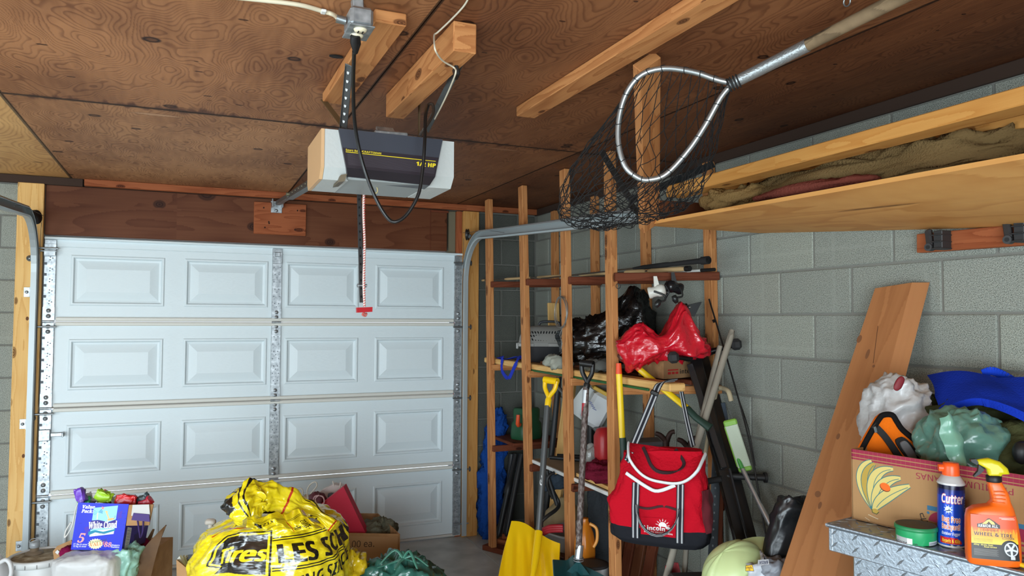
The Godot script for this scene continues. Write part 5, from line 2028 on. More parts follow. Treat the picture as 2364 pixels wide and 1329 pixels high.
	loft(st, [[0.0, 0.15, 0.11, 0.3], [0.085, 0.165, 0.12, 0.3], [0.09, 0.175, 0.13, 0.3], [0.098, 0.175, 0.13, 0.3], [0.098, 0.16, 0.115, 0.3], [0.01, 0.145, 0.105, 0.3]], Transform3D(Basis(V(0, 1, 0), 0.3), V(2.16, 0.262, -4.12)), 36, false)
	obj("tub", st, mat(c8(176, 178, 180), 0.25), bn)
	st = mb()
	for k in 3:
		tube(st, curve([sight(1254,1222 + k * 5,4.32), sight(1270,1215 + k * 5,4.3), sight(1300,1214 + k * 5,4.28)], 4), 0.012, 8)
	obj("red_hose", st, mat(c8(158, 28, 38), 0.5), bn, "coiled red hose")
	st = mb()
	box(st, V(0.36, 0.24, 0.26), Transform3D(Basis(V(0, 1, 0), 0.3), V(2.16, 0.13, -4.12)), 0.004)
	solo("wooden_crate", st, STAIN_BROWN, "brown wooden crate on the floor beneath the clear bin", "crate")
	for k in 4:
		st = mb()
		var xx = 2.40 - 0.02 * k
		bar(st, V(xx, 0.0, -4.02 + k * 0.13), V(2.49, 0.66, -3.98 + k * 0.12), 0.075, 0.022, V(-1, 0, 0.1))
		solo("leaning_board", st, STAIN_BROWN if k % 2 == 0 else FIR_DARK, ["widest brown slat leaning on the block wall under the low shelf", "second brown slat under the low shelf, counted from the door", "third brown slat under the low shelf, counted from the door", "slat under the low shelf nearest the fourth stud"][k], "board")
	st = mb()
	blob(st, Transform3D(Basis(V(0, 0, 1), 0.05), V(2.33, 0.36, -4.02)), V(0.16, 0.62, 0.14), 0.6, 0.02, 6.0, 66, 28, 26)
	solo("grey_case", st, cloth(c8(66, 70, 74)), "tall grey soft case standing behind the third stud", "case")
	# juice-coloured jug on a paint bucket
	var bu = thing("white_bucket", "small white paint bucket with dark lid on the floor by the fourth stud", "bucket", V(2.0, 0.0, -3.62))
	var bc = V(1.992,0.331,-3.539)
	st = mb()
	lathe(st, [Vector2(0, -0.3), Vector2(0.072, -0.3), Vector2(0.078, -0.01), Vector2(0.08, 0.0)], at(bc), 28)
	obj("pail", st, mat(c8(216, 220, 222), 0.4), bu)
	st = mb()
	lathe(st, [Vector2(0.08, 0.0), Vector2(0.084, 0.004), Vector2(0.08, 0.014), Vector2(0.06, 0.012), Vector2(0, 0.012)], at(bc), 28)
	obj("lid", st, mat(c8(52, 50, 50), 0.6), bu, "dark stained lid")
	var jg = thing("orange_jug", "translucent jug of orange liquid standing beside the dark shovel", "jug", V(2.014,0.297,-3.684))
	var jt = Transform3D(Basis(V(0, 1, 0), 0.5), V(2.019,0.292,-3.682))
	st = mb()
	loft(st, [[0.0, 0.05, 0.042, 0.6], [0.01, 0.056, 0.048, 0.6], [0.12, 0.056, 0.048, 0.6], [0.17, 0.048, 0.04, 0.7], [0.215, 0.03, 0.028, 0.9], [0.235, 0.02, 0.02, 1.0], [0.25, 0.02, 0.02, 1.0]], jt)
	obj("jug_body", st, mat(c8(206, 120, 28), 0.25, 0.0, {"backlight_enabled": true, "backlight": c8(120, 60, 10)}), jg)
	st = mb()
	tube(st, curve([jt * V(0.0, 0.225, 0.03), jt * V(0.02, 0.2, 0.062), jt * V(0.02, 0.14, 0.066), jt * V(0.01, 0.1, 0.05)], 5), 0.009, 8)
	obj("jug_handle", st, mat(c8(220, 150, 70), 0.3), jg)
	st = mb()
	loft(st, [[0, 0.09, 0.08, 0.6], [0.13, 0.1, 0.09, 0.6], [0.17, 0.06, 0.06, 0.7], [0.19, 0.02, 0.02, 1]], at(V(2.33, 0.0, -3.4)))
	solo("red_can", st, mat(c8(110, 26, 22), 0.5), "dark red fuel can in the shadow beside the fourth stud", "can")



# D-shaped grip: bar from a to b, legs meeting at socket, then down to end
func d_grip(st: SurfaceTool, a: Vector3, b: Vector3, so: Vector3, end: Vector3, r: float):
	cyl(st, a, b, r * 1.5, 14)
	for q in [a.lerp(b, 0.06), b.lerp(a, 0.06)]:
		var side: Vector3 = (q - (a + b) * 0.5)
		tube(st, curve([q, q.lerp(so, 0.45) + side * 0.32, q.lerp(so, 0.85) + side * 0.05, so], 5), r, 10)
	tube(st, [so.lerp(end, -0.15), so.lerp(end, 0.2), end], [r * 0.9, r * 1.45, r * 1.35], 14)


func build_tools():
	# yellow snow shovel
	var ys = thing("snow_shovel", "yellow snow shovel with grey shaft leaning on the rack", "shovel", V(1.75, 0.0, -3.9))
	var yel = mat(c8(246, 200, 16), 0.3)
	var st = mb()
	d_grip(st, V(1.918,1.277,-3.985), V(1.961,1.272,-3.902), V(1.925,1.175,-3.943), V(1.915,1.121,-3.939), 0.0135)
	obj("grip", st, yel, ys, "yellow D grip")
	st = mb()
	cyl(st, V(1.915,1.131,-3.939), V(1.804,0.442,-3.821), 0.0175, 16)
	obj("shaft", st, mat(c8(78, 80, 80), 0.42, 0.2), ys, "dark grey shaft")
	# name printed along the shaft
	var sa = V(1.841,0.696,-3.867)
	var sb = V(1.876,0.868,-3.896)
	text_along("Garant", sa, sb, 0.02, ys, mat(c8(216, 218, 216), 0.6), 0.0182)
	st = mb()
	sheet(st, func(u, v):
		var top: Vector3 = V(1.702,0.48,-3.961).lerp(V(1.9,0.39,-3.75), u)
		var bot: Vector3 = V(1.378,0.061,-3.531).lerp(V(1.668,0.042,-3.299), u)
		var p: Vector3 = top.lerp(bot, v)
		p -= CAMB.z * (0.13 * sin(PI * u) * 0.5 + 0.05 * sin(PI * v))
		p += CAMB.z * 0.012 * sin(u * 30.0 - v * 9.0) * smoothstep(0.08, 0.3, v) * (1.0 - smoothstep(0.85, 1.0, u))
		p += CAMB.y * (0.02 * absf(u - 0.5) * (1.0 - v) + 0.012 * sin(u * PI * 2.0) * (1.0 - v))
		return p, 44, 30, -0.005)
	obj("blade", st, yel, ys, "ribbed yellow scoop")
	st = mb()
	tube(st, [V(1.804,0.452,-3.821), V(1.74,0.342,-3.723), V(1.687,0.256,-3.652)], [0.024, 0.022, 0.012], 12)
	obj("blade_socket", st, yel, ys)
	# dark shovel
	var ds = thing("dark_shovel", "black-gripped shovel with rusty shaft, red tape and teal scoop", "shovel", V(1.8, 0.0, -3.4))
	st = mb()
	d_grip(st, V(1.909,1.398,-3.526), V(1.951,1.394,-3.465), V(1.933,1.295,-3.499), V(1.928,1.265,-3.502), 0.0125)
	obj("grip", st, mat(c8(24, 24, 25), 0.4), ds, "black D grip")
	st = mb()
	cyl(st, V(1.928,1.274,-3.502), V(1.841,0.442,-3.425), 0.0165, 16)
	var rust = mat(Color.WHITE, 0.6, 0.3, {"albedo_texture": noise_tex(256, 0.06, ramp([[0.0, c8(50, 40, 36)], [0.45, c8(84, 66, 60)], [0.6, c8(122, 112, 108)], [1.0, c8(160, 152, 146)]]), 71, 4), "uv1_triplanar": true, "uv1_scale": V(5, 2, 5)})
	obj("shaft", st, rust, ds, "rusty shaft")
	st = mb()
	cyl(st, V(1.925,1.258,-3.502), V(1.919,1.191,-3.496), 0.0178, 16)
	obj("silver_tape", st, mat(c8(176, 180, 184), 0.35, 0.5), ds)
	st = mb()
	cyl(st, V(1.919,1.191,-3.496), V(1.914,1.124,-3.491), 0.0178, 16)
	obj("red_tape", st, mat(c8(172, 40, 52), 0.5), ds)
	st = mb()
	cyl(st, V(1.851,0.483,-3.43), V(1.839,0.417,-3.421), 0.0205, 16)
	for k in 2:
		tube(st, hoop_at(sight(1336,1288 + k * 5,3.815), 0.024), 0.003, 6, true)
	obj("steel_sleeve", st, mat(c8(170, 174, 178), 0.35, 0.7), ds)
	st = mb()
	sheet(st, func(u, v):
		var top: Vector3 = V(1.747,0.397,-3.522).lerp(V(1.934,0.352,-3.313), u)
		top += CAMB.y * (0.045 * exp(-pow((u - 0.45) / 0.10, 2.0)) - 0.02 * sin(PI * u))
		var bot: Vector3 = V(1.566,0.138,-3.099).lerp(V(1.773,0.161,-2.955), u)
		var p: Vector3 = top.lerp(bot, v)
		return p - CAMB.z * 0.12 * sin(PI * u) + CAMB.z * 0.02 * exp(-pow((u - 0.45) / 0.06, 2.0)), 30, 16, -0.006)
	for s in [-1.0, 1.0]:
		tri(st, V(1.832,0.417,-3.408), sight(1335 + s * 26,1322 + s * 4,3.83), V(1.844,0.327,-3.44))
	obj("blade", st, mat(c8(28, 70, 72), 0.35), ds, "teal scoop")
	# loppers hooked over the pale board
	var lo = thing("loppers", "yellow-handled loppers with dark green grips hooked over the shelf board", "loppers", V(1.974,1.408,-3.236))
	var ly = mat(c8(236, 200, 20), 0.4)
	var orange = mat(c8(226, 74, 24), 0.5)
	var grip = mat(c8(30, 56, 46), 0.55)
	var ax = CAMB.z
	st = mb()
	tube(st, [V(1.969,1.361,-3.241), V(1.976,1.039,-3.22)], 0.0155, 14, false, 0.6, CAMB.x)
	obj("handle", st, ly, lo)
	st = mb()
	tube(st, [V(1.969,1.412,-3.244), V(1.969,1.359,-3.241)], [0.013, 0.016], 14, false, 0.6, CAMB.x)
	obj("handle_collar", st, orange, lo)
	st = mb()
	tube(st, [V(1.976,1.048,-3.219), V(1.98,0.964,-3.211), V(1.985,0.85,-3.203)], [0.0165, 0.0185, 0.019], 14, false, 0.7, CAMB.x)
	obj("handle_grip", st, grip, lo)
	st = mb()
	tube(st, [V(2.084,1.38,-3.234), V(2.127,1.338,-3.207), V(2.203,1.203,-2.995)], 0.0155, 14, false, 0.6, CAMB.x)
	obj("handle", st, ly, lo)
	st = mb()
	tube(st, [V(2.041,1.423,-3.251), V(2.086,1.378,-3.233)], [0.013, 0.016], 14, false, 0.6, CAMB.x)
	obj("handle_collar", st, orange, lo)
	st = mb()
	tube(st, [V(2.2,1.208,-3.001), V(2.216,1.17,-2.959), V(2.236,1.146,-2.929), V(2.257,1.124,-2.899)], [0.0165, 0.0175, 0.018, 0.0215], 14, false, 0.75, CAMB.x)
	obj("handle_grip", st, grip, lo)
	st = mb()
	box(st, V(0.05, 0.045, 0.02), Transform3D(CAMB * Basis(V(0, 0, 1), 0.5), V(2.001,1.445,-3.256)), 0.008)
	cyl(st, V(1.987,1.442,-3.24), V(1.971,1.444,-3.214), 0.012, 12)
	tube(st, curve([V(1.997,1.467,-3.257), V(1.985,1.503,-3.271), V(1.998,1.54,-3.275)], 4), [0.014, 0.014, 0.013, 0.012, 0.011, 0.009, 0.008, 0.006, 0.004], 8, false, 0.4, CAMB.x)
	obj("cutting_head", st, mat(c8(92, 56, 46), 0.5, 0.5), lo, "rust-red cutting head")


func hoop_at(c: Vector3, r: float) -> Array:
	var o = []
	for k in 14:
		o.append(c + V(cos(TAU * k / 14) * r, 0.0, sin(TAU * k / 14) * r))
	return o


# raised print wrapped on a round shaft, reading from a up to b
func text_along(s: String, a: Vector3, b: Vector3, hgt: float, parent: Node3D, m: Material, rad: float):
	var tm = TextMesh.new()
	var fo = SystemFont.new()
	fo.font_names = PackedStringArray(["Droid Sans"])
	fo.font_weight = 700
	tm.font = fo
	tm.font_size = 48
	tm.pixel_size = 1.0
	tm.depth = 0.0
	tm.text = s
	var arr = tm.get_mesh_arrays()
	var v: PackedVector3Array = arr[Mesh.ARRAY_VERTEX]
	var lo = V(1e9, 1e9, 0)
	var hi = V(-1e9, -1e9, 0)
	for q in v:
		lo = V(minf(lo.x, q.x), minf(lo.y, q.y), 0)
		hi = V(maxf(hi.x, q.x), maxf(hi.y, q.y), 0)
	var ax = (b - a)
	var n = (CAMB.z - ax.normalized() * CAMB.z.dot(ax.normalized())).normalized()
	var up = n.cross(ax.normalized())
	for i in v.size():
		var tt = (v[i].x - lo.x) / (hi.x - lo.x)
		var an = ((v[i].y - lo.y) / (hi.y - lo.y) - 0.5) * hgt / rad
		v[i] = a + ax * tt + n * (cos(an) * rad) + up * (sin(an) * rad)
	var st = mb()
	var ix: PackedInt32Array = arr[Mesh.ARRAY_INDEX]
	st.set_smooth_group(0)
	if ix.size() == 0:
		for q in v:
			st.add_vertex(q)
	else:
		for k in ix:
			st.add_vertex(v[k])
	obj("lettering", st, m, parent, "white lettering")


# ---------------------------------------------------------------- red cooler bag hung on the board's end
var bag_noise: FastNoiseLite


func bag_ring(v: float, a: float) -> Vector3:
	if bag_noise == null:
		bag_noise = FastNoiseLite.new()
		bag_noise.seed = 3
		bag_noise.frequency = 6.0
		bag_noise.fractal_type = FastNoiseLite.FRACTAL_RIDGED
		bag_noise.fractal_octaves = 3
	var y = lerpf(-0.225, 0.165, v)
	var w = 0.205 - 0.028 * pow(v, 2.0) + 0.01 * sin(v * 5.0)
	var d = 0.085 + 0.02 * sin(PI * clampf(v, 0, 1)) - 0.03 * smoothstep(0.75, 1.0, v)
	if v < 0.06:
		w -= 0.025 * (1.0 - v / 0.06)
		d -= 0.02 * (1.0 - v / 0.06)
	var p = V(spow(cos(a), 0.45) * w, y, spow(sin(a), 0.5) * d)
	var n: float = sin(a * 9.0 + v * 11.0) * 0.5 + sin(a * 17.0 - v * 23.0) * 0.35 + sin(v * 31.0 + a * 4.0) * 0.3
	var k = 1.0 + 0.026 * n
	p.y -= 0.018 * sin(PI * (p.x + 0.2) / 0.4) * (1.0 - v)
	p.y += 0.02 * p.x / 0.2 * v - 0.012 * absf(p.x) / 0.2
	# left shoulder tuft pulled outward
	p.x -= 0.022 * exp(-pow((v - 0.45) / 0.1, 2.0)) * smoothstep(-0.12, -0.2, p.x)
	k += 0.07 * (bag_noise.get_noise_3d(p.x + 0.4 * p.y, p.y * 0.7, p.z) - 0.3) * smoothstep(0.0, 0.1, v)
	return V(p.x * k, p.y, p.z * k)


func bag_front(x: float, y: float) -> Vector3:
	var v = clampf((y + 0.225) / 0.39, 0.0, 1.0)
	var best = V(x, y, 0.1)
	var lo = 0.02
	var hi = PI - 0.02
	for i in 24:
		var mid = (lo + hi) * 0.5
		if bag_ring(v, mid).x > x:
			lo = mid
		else:
			hi = mid
	var q = bag_ring(v, (lo + hi) * 0.5)
	return V(x, q.y, q.z)


func build_red_bag():
	var c = V(1.919,0.9,-2.804)
	var t = Transform3D(Basis(CAMB.x, Vector3.UP, CAMB.x.cross(Vector3.UP)).orthonormalized() * Basis(V(0, 1, 0), -0.32) * Basis(V(0, 0, 1), -0.03), c)
	var bag = thing("cooler_bag", "red cooler bag with black base and striped straps hanging from shelf board", "bag", c)
	var red = cloth(c8(184, 18, 36), 4.0, 0.5)
	var n = 72
	for part in [["body", 0.2, 1.0, red, 40], ["base", 0.0, 0.2, cloth(c8(34, 35, 40), 6.0, 0.3), 14]]:
		var rows = []
		for k in part[4] + 1:
			var v: float = lerpf(part[1], part[2], k / float(part[4]))
			var row = []
			for j in n:
				row.append(t * bag_ring(v, -TAU * j / n))
			rows.append(row)
		var st = mb()
		grid(st, rows, true)
		if part[0] == "base":
			fan(st, rows[0], false)
		else:
			fan(st, rows[rows.size() - 1], true)
		obj(part[0], st, part[3], bag, "red nylon body" if part[0] == "body" else "black base")
	# flap with white piping
	var st = mb()
	var flap = func(u, v):
		var ang: float = lerpf(-1.0, 1.0, u)
		var w: float = 0.165 * (1.0 - 0.12 * v)
		var x: float = ang * w + 0.02
		var yy: float = 0.172 - 0.125 * v * (1.0 - 0.62 * pow(absf(ang), 3.0)) - 0.01 * ang
		var zz: float = 0.02 + 0.10 * pow(v, 0.7)
		return V(x, yy, zz)
	sheet(st, func(u, v): return t * (flap as Callable).call(u, 1.0 - v), 26, 14, 0.006)
	obj("flap", st, red, bag, "red top flap")
	st = mb()
	var trim = []
	for k in 33:
		var a = k / 32.0
		var u: float = clampf((a - 0.18) / 0.64, 0.0, 1.0)
		var v: float = 1.0 if a > 0.18 and a < 0.82 else (a / 0.18 if a <= 0.18 else (1.0 - a) / 0.18)
		trim.append(t * ((flap as Callable).call(u, v) + V(0, -0.002, 0.006)))
	tube(st, trim, 0.0095, 8, false, 0.6, Vector3.UP)
	obj("white_piping", st, mat(c8(226, 230, 232), 0.7), bag, "white flap piping")
	st = mb()
	var vee = [t * (bag_front(-0.14, 0.085) + V(0, 0, 0.012)), t * (bag_front(-0.05, 0.03) + V(0, 0, 0.012)), t * (bag_front(0.0, 0.012) + V(0, 0, 0.014)), t * (bag_front(0.07, 0.04) + V(0, 0, 0.012))]
	tube(st, curve(vee, 4), 0.008, 8, false, 0.6, Vector3.UP)
	obj("white_piping", st, mat(c8(226, 230, 232), 0.7), bag)
	st = mb()
	var zip = []
	for q in [[0.2, 0.1], [0.26, 0.35], [0.32, 0.6], [0.42, 0.74], [0.6, 0.72], [0.72, 0.6], [0.76, 0.42], [0.7, 0.2], [0.62, 0.02]]:
		zip.append(t * ((flap as Callable).call(q[0], q[1]) + V(0, 0.003, 0.003)))
	ribbon(st, curve(zip, 4), 0.014, 0.0025, t.basis * V(1, 0.6, 0.2))
	obj("zip", st, mat(c8(40, 14, 20), 0.8), bag, "dark zip")
	# front pocket edge
	st = mb()
	var pk = []
	for k in 15:
		var x = lerpf(-0.085, 0.085, k / 14.0)
		pk.append(t * (bag_front(x, -0.055 - 0.006 * sin(k * 0.5)) + V(0, 0, 0.003)))
	ribbon(st, pk, 0.01, 0.0015, t.basis * V(0, 1, 0))
	obj("pocket_edge", st, mat(c8(60, 12, 20), 0.8), bag)
	# mesh side pocket
	st = mb()
	sheet(st, func(u, v): return t * (bag_ring(lerpf(0.2, 0.62, v), lerpf(0.75, -0.3, u)) * 1.03), 12, 12, 0.002)
	obj("mesh_pocket", st, mat(c8(96, 22, 32), 0.9), bag, "dark mesh side pocket")
	# webbing handles down the front
	for s in [-1.0, 1.0]:
		var pts = []
		for k in 15:
			var y = lerpf(0.045, -0.19, k / 14.0)
			pts.append(t * (bag_front(s * (0.095 if s < 0 else 0.092), y) + V(0, 0, 0.005)))
		webbing("handle_webbing", bag, pts, 0.032, t.basis * V(1, 0, 0))
	var loop = []
	for k in 13:
		var a = PI * k / 12.0
		var x = -cos(a) * 0.088 + 0.0
		loop.append(t * V(x, -0.06 - sin(a) * 0.115, 0.128 + 0.012 * sin(a)))
	webbing("carry_handle", bag, loop, 0.02, t.basis * V(0.2, 0.6, 0.6))
	# printed emblem: a rising sun and lettering
	var p = Painter.new(512, 256, c8(184, 18, 36))
	var wc = c8(236, 236, 236)
	p.oval(320, 112, 62, 62, wc)
	p.rect(240, 118, 180, 70, c8(184, 18, 36))
	for k in 7:
		var a = PI + PI * (k + 0.5) / 7.0
		var dr = Vector2(cos(a), sin(a))
		p.poly([Vector2(320, 112) + dr * 74 + dr.orthogonal() * 7, Vector2(320, 112) + dr * 112, Vector2(320, 112) + dr * 74 - dr.orthogonal() * 7], wc)
	p.oval(396, 128, 36, 20, wc)
	p.oval(428, 150, 14, 22, wc)
	for d in 3:
		p.text("Lincoln", 36 + d * 2, 186, 66, wc, 700)
	p.text("COUNTY CREDIT UNION", 46, 222, 22, wc, 700, false, 0.0, 0.0, 1.2)
	st = mb()
	var er = []
	for v in 9:
		var row = []
		for u in 17:
			row.append(t * (bag_front(lerpf(-0.072, 0.076, u / 16.0), lerpf(-0.172, -0.098, v / 8.0)) + V(0, 0, 0.0035)))
		er.append(row)
	st.set_smooth_group(0)
	for v in 8:
		for u in 16:
			quad(st, er[v][u], er[v][u + 1], er[v + 1][u + 1], er[v + 1][u], Vector2(u / 16.0, 1 - v / 8.0), Vector2((u + 1) / 16.0, 1 - v / 8.0), Vector2((u + 1) / 16.0, 1 - (v + 1) / 8.0), Vector2(u / 16.0, 1 - (v + 1) / 8.0))
	obj("emblem", st, print_mat(p, 0.9, {"metallic_specular": 0.2}), bag, "white printed emblem")
	# shoulder strap over the end of the board
	var ss = [V(1.821,1.077,-2.87), V(1.873,1.17,-2.877), V(1.923,1.278,-2.872), V(1.955,1.331,-2.878), V(1.999,1.348,-2.891), V(2.068,1.351,-2.905)]
	webbing("shoulder_strap", bag, curve(ss, 5), 0.032, (CAMB.x * 0.9 + CAMB.y * 0.3).normalized())
	var s2 = [V(2.119,1.311,-2.939), V(2.121,1.243,-2.92), V(2.105,1.151,-2.865), V(2.079,1.065,-2.793)]
	webbing("shoulder_strap", bag, curve(s2, 5), 0.026, (CAMB.x * 0.5 + CAMB.z * 0.8).normalized())
	st = mb()
	box(st, V(0.038, 0.02, 0.012), Transform3D(CAMB * Basis(V(0, 0, 1), -0.4), V(1.922,1.301,-2.861)), 0.004)
	obj("strap_slider", st, BLACK, bag)
	st = mb()
	tube(st, [V(1.819,1.081,-2.866), V(1.809,1.063,-2.865), V(1.797,1.046,-2.861)], 0.006, 8)
	tube(st, hoop_at(V(1.787,1.04,-2.854), 0.012), 0.002, 6, true)
	obj("snap_hook", st, BLACK, bag)
	webbing("strap_tab", bag, [V(1.775,1.056,-2.826), V(1.76,1.024,-2.823), V(1.754,1.017,-2.826)], 0.03, CAMB.x)
	webbing("strap_tab", bag, [V(2.05,1.047,-2.741), V(2.059,0.986,-2.729)], 0.03, CAMB.x)



# a plate whose outline is given as places in the photograph, at a distance d in front of the camera, thick behind it
func plate(st: SurfaceTool, pts: Array, d: float, depth: float, smooth: bool = false):
	var q = []
	for p in pts:
		q.append(Vector2((p[0] - 1182.0) * d / 1740.0, -(p[1] - 664.5) * d / 1740.0))
	prism(st, q, depth, Transform3D(CAMB, V(0, 1.626, 0) - CAMB.z * d), smooth)


# ---------------------------------------------------------------- things leaning on the block wall, right of the rack
func build_wall_items():
	var blk = mat(c8(9, 9, 10), 0.3)
	var fr = thing("folded_stand", "black folded metal stand with rubber feet leaning on the block wall", "stand", V(2.35, 0, -3.0))
	var st = mb()
	bar(st, V(2.359,1.703,-3.265), V(2.341,0.569,-2.769), 0.06, 0.05, CAMB.z, 0.004)
	obj("beam", st, blk, fr)
	st = mb()
	bar(st, V(2.436,1.49,-3.209), V(2.395,0.571,-2.767), 0.05, 0.04, CAMB.z, 0.004)
	obj("beam", st, blk, fr)
	st = mb()
	bar(st, V(2.296,1.409,-3.109), V(2.321,0.936,-2.881), 0.03, 0.016, CAMB.z, 0.003)
	bar(st, V(2.315,0.944,-2.839), V(2.333,0.613,-2.727), 0.012, 0.014, CAMB.z, 0.003)
	obj("rail", st, mat(c8(34, 34, 36), 0.25), fr)
	st = mb()
	plate(st, [[1556, 711], [1617, 696], [1604, 722], [1600, 730], [1565, 728]], 3.9, 0.03)
	obj("corner_plate", st, blk, fr)
	st = mb()
	for q in [[1584, 711], [1592, 709], [1627, 806], [1629, 816]]:
		lathe(st, [Vector2(0, 0.006), Vector2(0.006, 0.004), Vector2(0.008, 0)], Transform3D(CAMB * Basis(V(1, 0, 0), PI / 2), sight(q[0], q[1], 3.83)), 10)
	stuff(obj("rivets", st, STEEL, fr))
	for q in [[V(0, 0, 0), V(2.253,1.443,-3.05), V(2.143,1.449,-3.01)], [V(0, 0, 0), V(2.377,1.463,-3.083), V(2.455,1.504,-2.982)]]:
		st = mb()
		tube(st, [q[1], q[1].lerp(q[2], 0.6), q[2]], [0.02, 0.012, 0.013], 10)
		obj("foot_arm", st, blk, fr)
		st = mb()
		var dd: Vector3 = (q[2] - q[1]).normalized()
		box(st, V(0.05, 0.055, 0.05), Transform3D(CAMB * Basis(V(0, 0, 1), 0.1), q[2] + dd * 0.02), 0.014)
		obj("rubber_foot", st, mat(c8(36, 36, 37), 0.7), fr)
	st = mb()
	cyl(st, V(2.273,0.854,-2.981), V(2.321,0.885,-2.894), 0.015, 12)
	cyl(st, V(2.334,0.893,-2.91), V(2.476,0.899,-2.783), 0.015, 12)
	cyl(st, V(2.472,0.899,-2.785), V(2.483,0.899,-2.78), 0.024, 14)
	obj("cross_peg", st, mat(c8(30, 30, 31), 0.6), fr)
	# two grey handles
	var grey_wood = GREYWOOD
	st = mb()
	tube(st, [V(2.414,1.579,-2.931), V(2.402,1.552,-2.926), V(2.225,1.008,-2.973), V(2.101,0.599,-2.957), V(2.024,0.429,-2.933)], [0.013, 0.0155, 0.0165, 0.0165, 0.0165], 12)
	var hs = thing("old_shovel", "old shovel with long weathered grey handle and red blade, leaning right of the red bag", "shovel", V(2.0, 0.2, -2.7))
	obj("shaft", st, grey_wood, hs, "weathered grey wooden shaft")
	st = mb()
	sheet(st, func(u, v): return V(2.036,0.502,-2.946).lerp(V(2.102,0.509,-2.939), u) + V(0, -0.3 * v, 0.02 * v) + CAMB.x * ((u - 0.5) * 0.12 * v) - CAMB.z * 0.02 * sin(PI * u), 10, 6, 0.003)
	obj("blade", st, mat(c8(146, 30, 36), 0.5), hs, "red blade")
	st = mb()
	tube(st, [V(2.375,1.503,-2.973), V(2.276,1.157,-2.988), V(2.219,0.88,-3.003), V(2.141,0.441,-2.947)], 0.0155, 8, false, 0.7)
	solo("wooden_pole", st, GREYWOOD, "shorter weathered split wooden handle beside the old shovel's shaft", "pole")
	# cane with a crook
	st = mb()
	tube(st, curve([V(2.379,1.299,-2.981), V(2.385,1.297,-2.956), V(2.378,1.286,-2.916), V(2.384,1.244,-2.905)], 5), 0.012, 8)
	tube(st, [V(2.383,1.299,-2.979), V(2.402,1.283,-3.037), V(2.44,1.189,-3.112), V(2.382,0.843,-3.131)], 0.011, 8)
	solo("walking_cane", st, mat(c8(168, 154, 126), 0.7), "pale walking cane, its crook showing behind the grey handles", "cane")
	# rod with a wire
	st = mb()
	tube(st, curve([V(2.46,1.736,-3.164), V(2.45,1.625,-3.1), V(2.44,1.392,-2.981), V(2.42,1.079,-2.828), V(2.4,0.802,-2.73), V(2.38,0.584,-2.653)], 5), 0.0042, 8)
	tube(st, curve([V(2.45,1.279,-2.947), V(2.43,1.117,-2.839), V(2.42,0.957,-2.783)], 4), 0.003, 6)
	cyl(st, V(2.452,1.629,-3.12), V(2.452,1.618,-3.113), 0.007, 8)
	solo("thin_rod", st, mat(c8(22, 22, 23), 0.4), "thin black fishing pole curving down the block wall", "pole")
	st = mb()
	cyl(st, V(2.5,1.249,-3.14), V(2.49,1.094,-3.068), 0.003, 6)
	solo("thin_wire", st, BLACK, "short black wire hanging behind the green mop head", "wire")
	# blue-grey bar and angle iron, reddish slat
	st = mb()
	bar(st, V(2.445,1.215,-3.065), V(2.417,0.685,-2.883), 0.05, 0.02, CAMB.z)
	solo("metal_bar", st, mat(c8(66, 78, 92), 0.45, 0.4), "blue-grey metal bar leaning behind the black stand", "bar")
	st = mb()
	bar(st, V(2.424,0.981,-3.063), V(2.36,0.354,-3.032), 0.045, 0.003, CAMB.z)
	bar(st, V(2.454,0.977,-3.072), V(2.39,0.347,-3.041), 0.003, 0.03, CAMB.z)
	var ai = solo("angle_iron", st, mat(c8(72, 76, 80), 0.5, 0.4), "dark pierced angle iron standing right of the red bag", "angle iron")
	st = mb()
	for k in 15:
		var q = sight(1655 - k * 0.87, 1050 + k * 19, 3.735 - k * 0.005)
		prism(st, ellipse(0.004, 0.006, 8), 0.001, Transform3D(CAMB, q))
	stuff(obj("slots", st, mat(c8(128, 132, 134), 0.6), ai))
	st = mb()
	bar(st, V(2.512,0.92,-3.137), V(2.442,0.208,-3.091), 0.025, 0.03, CAMB.z)
	solo("red_board", st, FIR_DARK, "reddish board standing behind the pierced angle iron", "board")
	# flat mop
	var mop = thing("flat_mop", "flat mop with green and white head up and aluminium pole, leaning on the wall", "mop", V(2.4, 0.6, -2.8))
	var mt = Transform3D(CAMB * Basis(V(0, 0, 1), 0.31) * Basis(V(0, 1, 0), -0.3), V(2.37,1.043,-2.844))
	st = mb()
	box(st, V(0.06, 0.225, 0.012), mt, 0.004)
	obj("pad", st, cloth(c8(186, 196, 176), 10.0, 0.4), mop, "white pad")
	st = mb()
	box(st, V(0.062, 0.03, 0.022), mt * at(V(0, 0.112, -0.002)), 0.006)
	box(st, V(0.062, 0.026, 0.022), mt * at(V(0, -0.112, -0.002)), 0.006)
	box(st, V(0.012, 0.2, 0.02), mt * at(V(-0.028, 0.0, -0.006)), 0.004)
	obj("head_frame", st, mat(c8(128, 176, 70), 0.4), mop, "green head frame")
	st = mb()
	tube(st, [V(2.363,1.094,-2.888), V(2.373,1.024,-2.876), V(2.383,0.93,-2.822)], 0.01, 8)
	obj("swivel_joint", st, mat(c8(70, 150, 70), 0.4), mop)
	st = mb()
	cyl(st, V(2.379,0.938,-2.823), V(2.39,0.791,-2.716), 0.0105, 12)
	cyl(st, V(2.387,0.798,-2.719), V(2.399,0.66,-2.609), 0.0125, 12)
	obj("pole", st, mat(c8(198, 202, 206), 0.3, 0.8), mop, "aluminium pole")
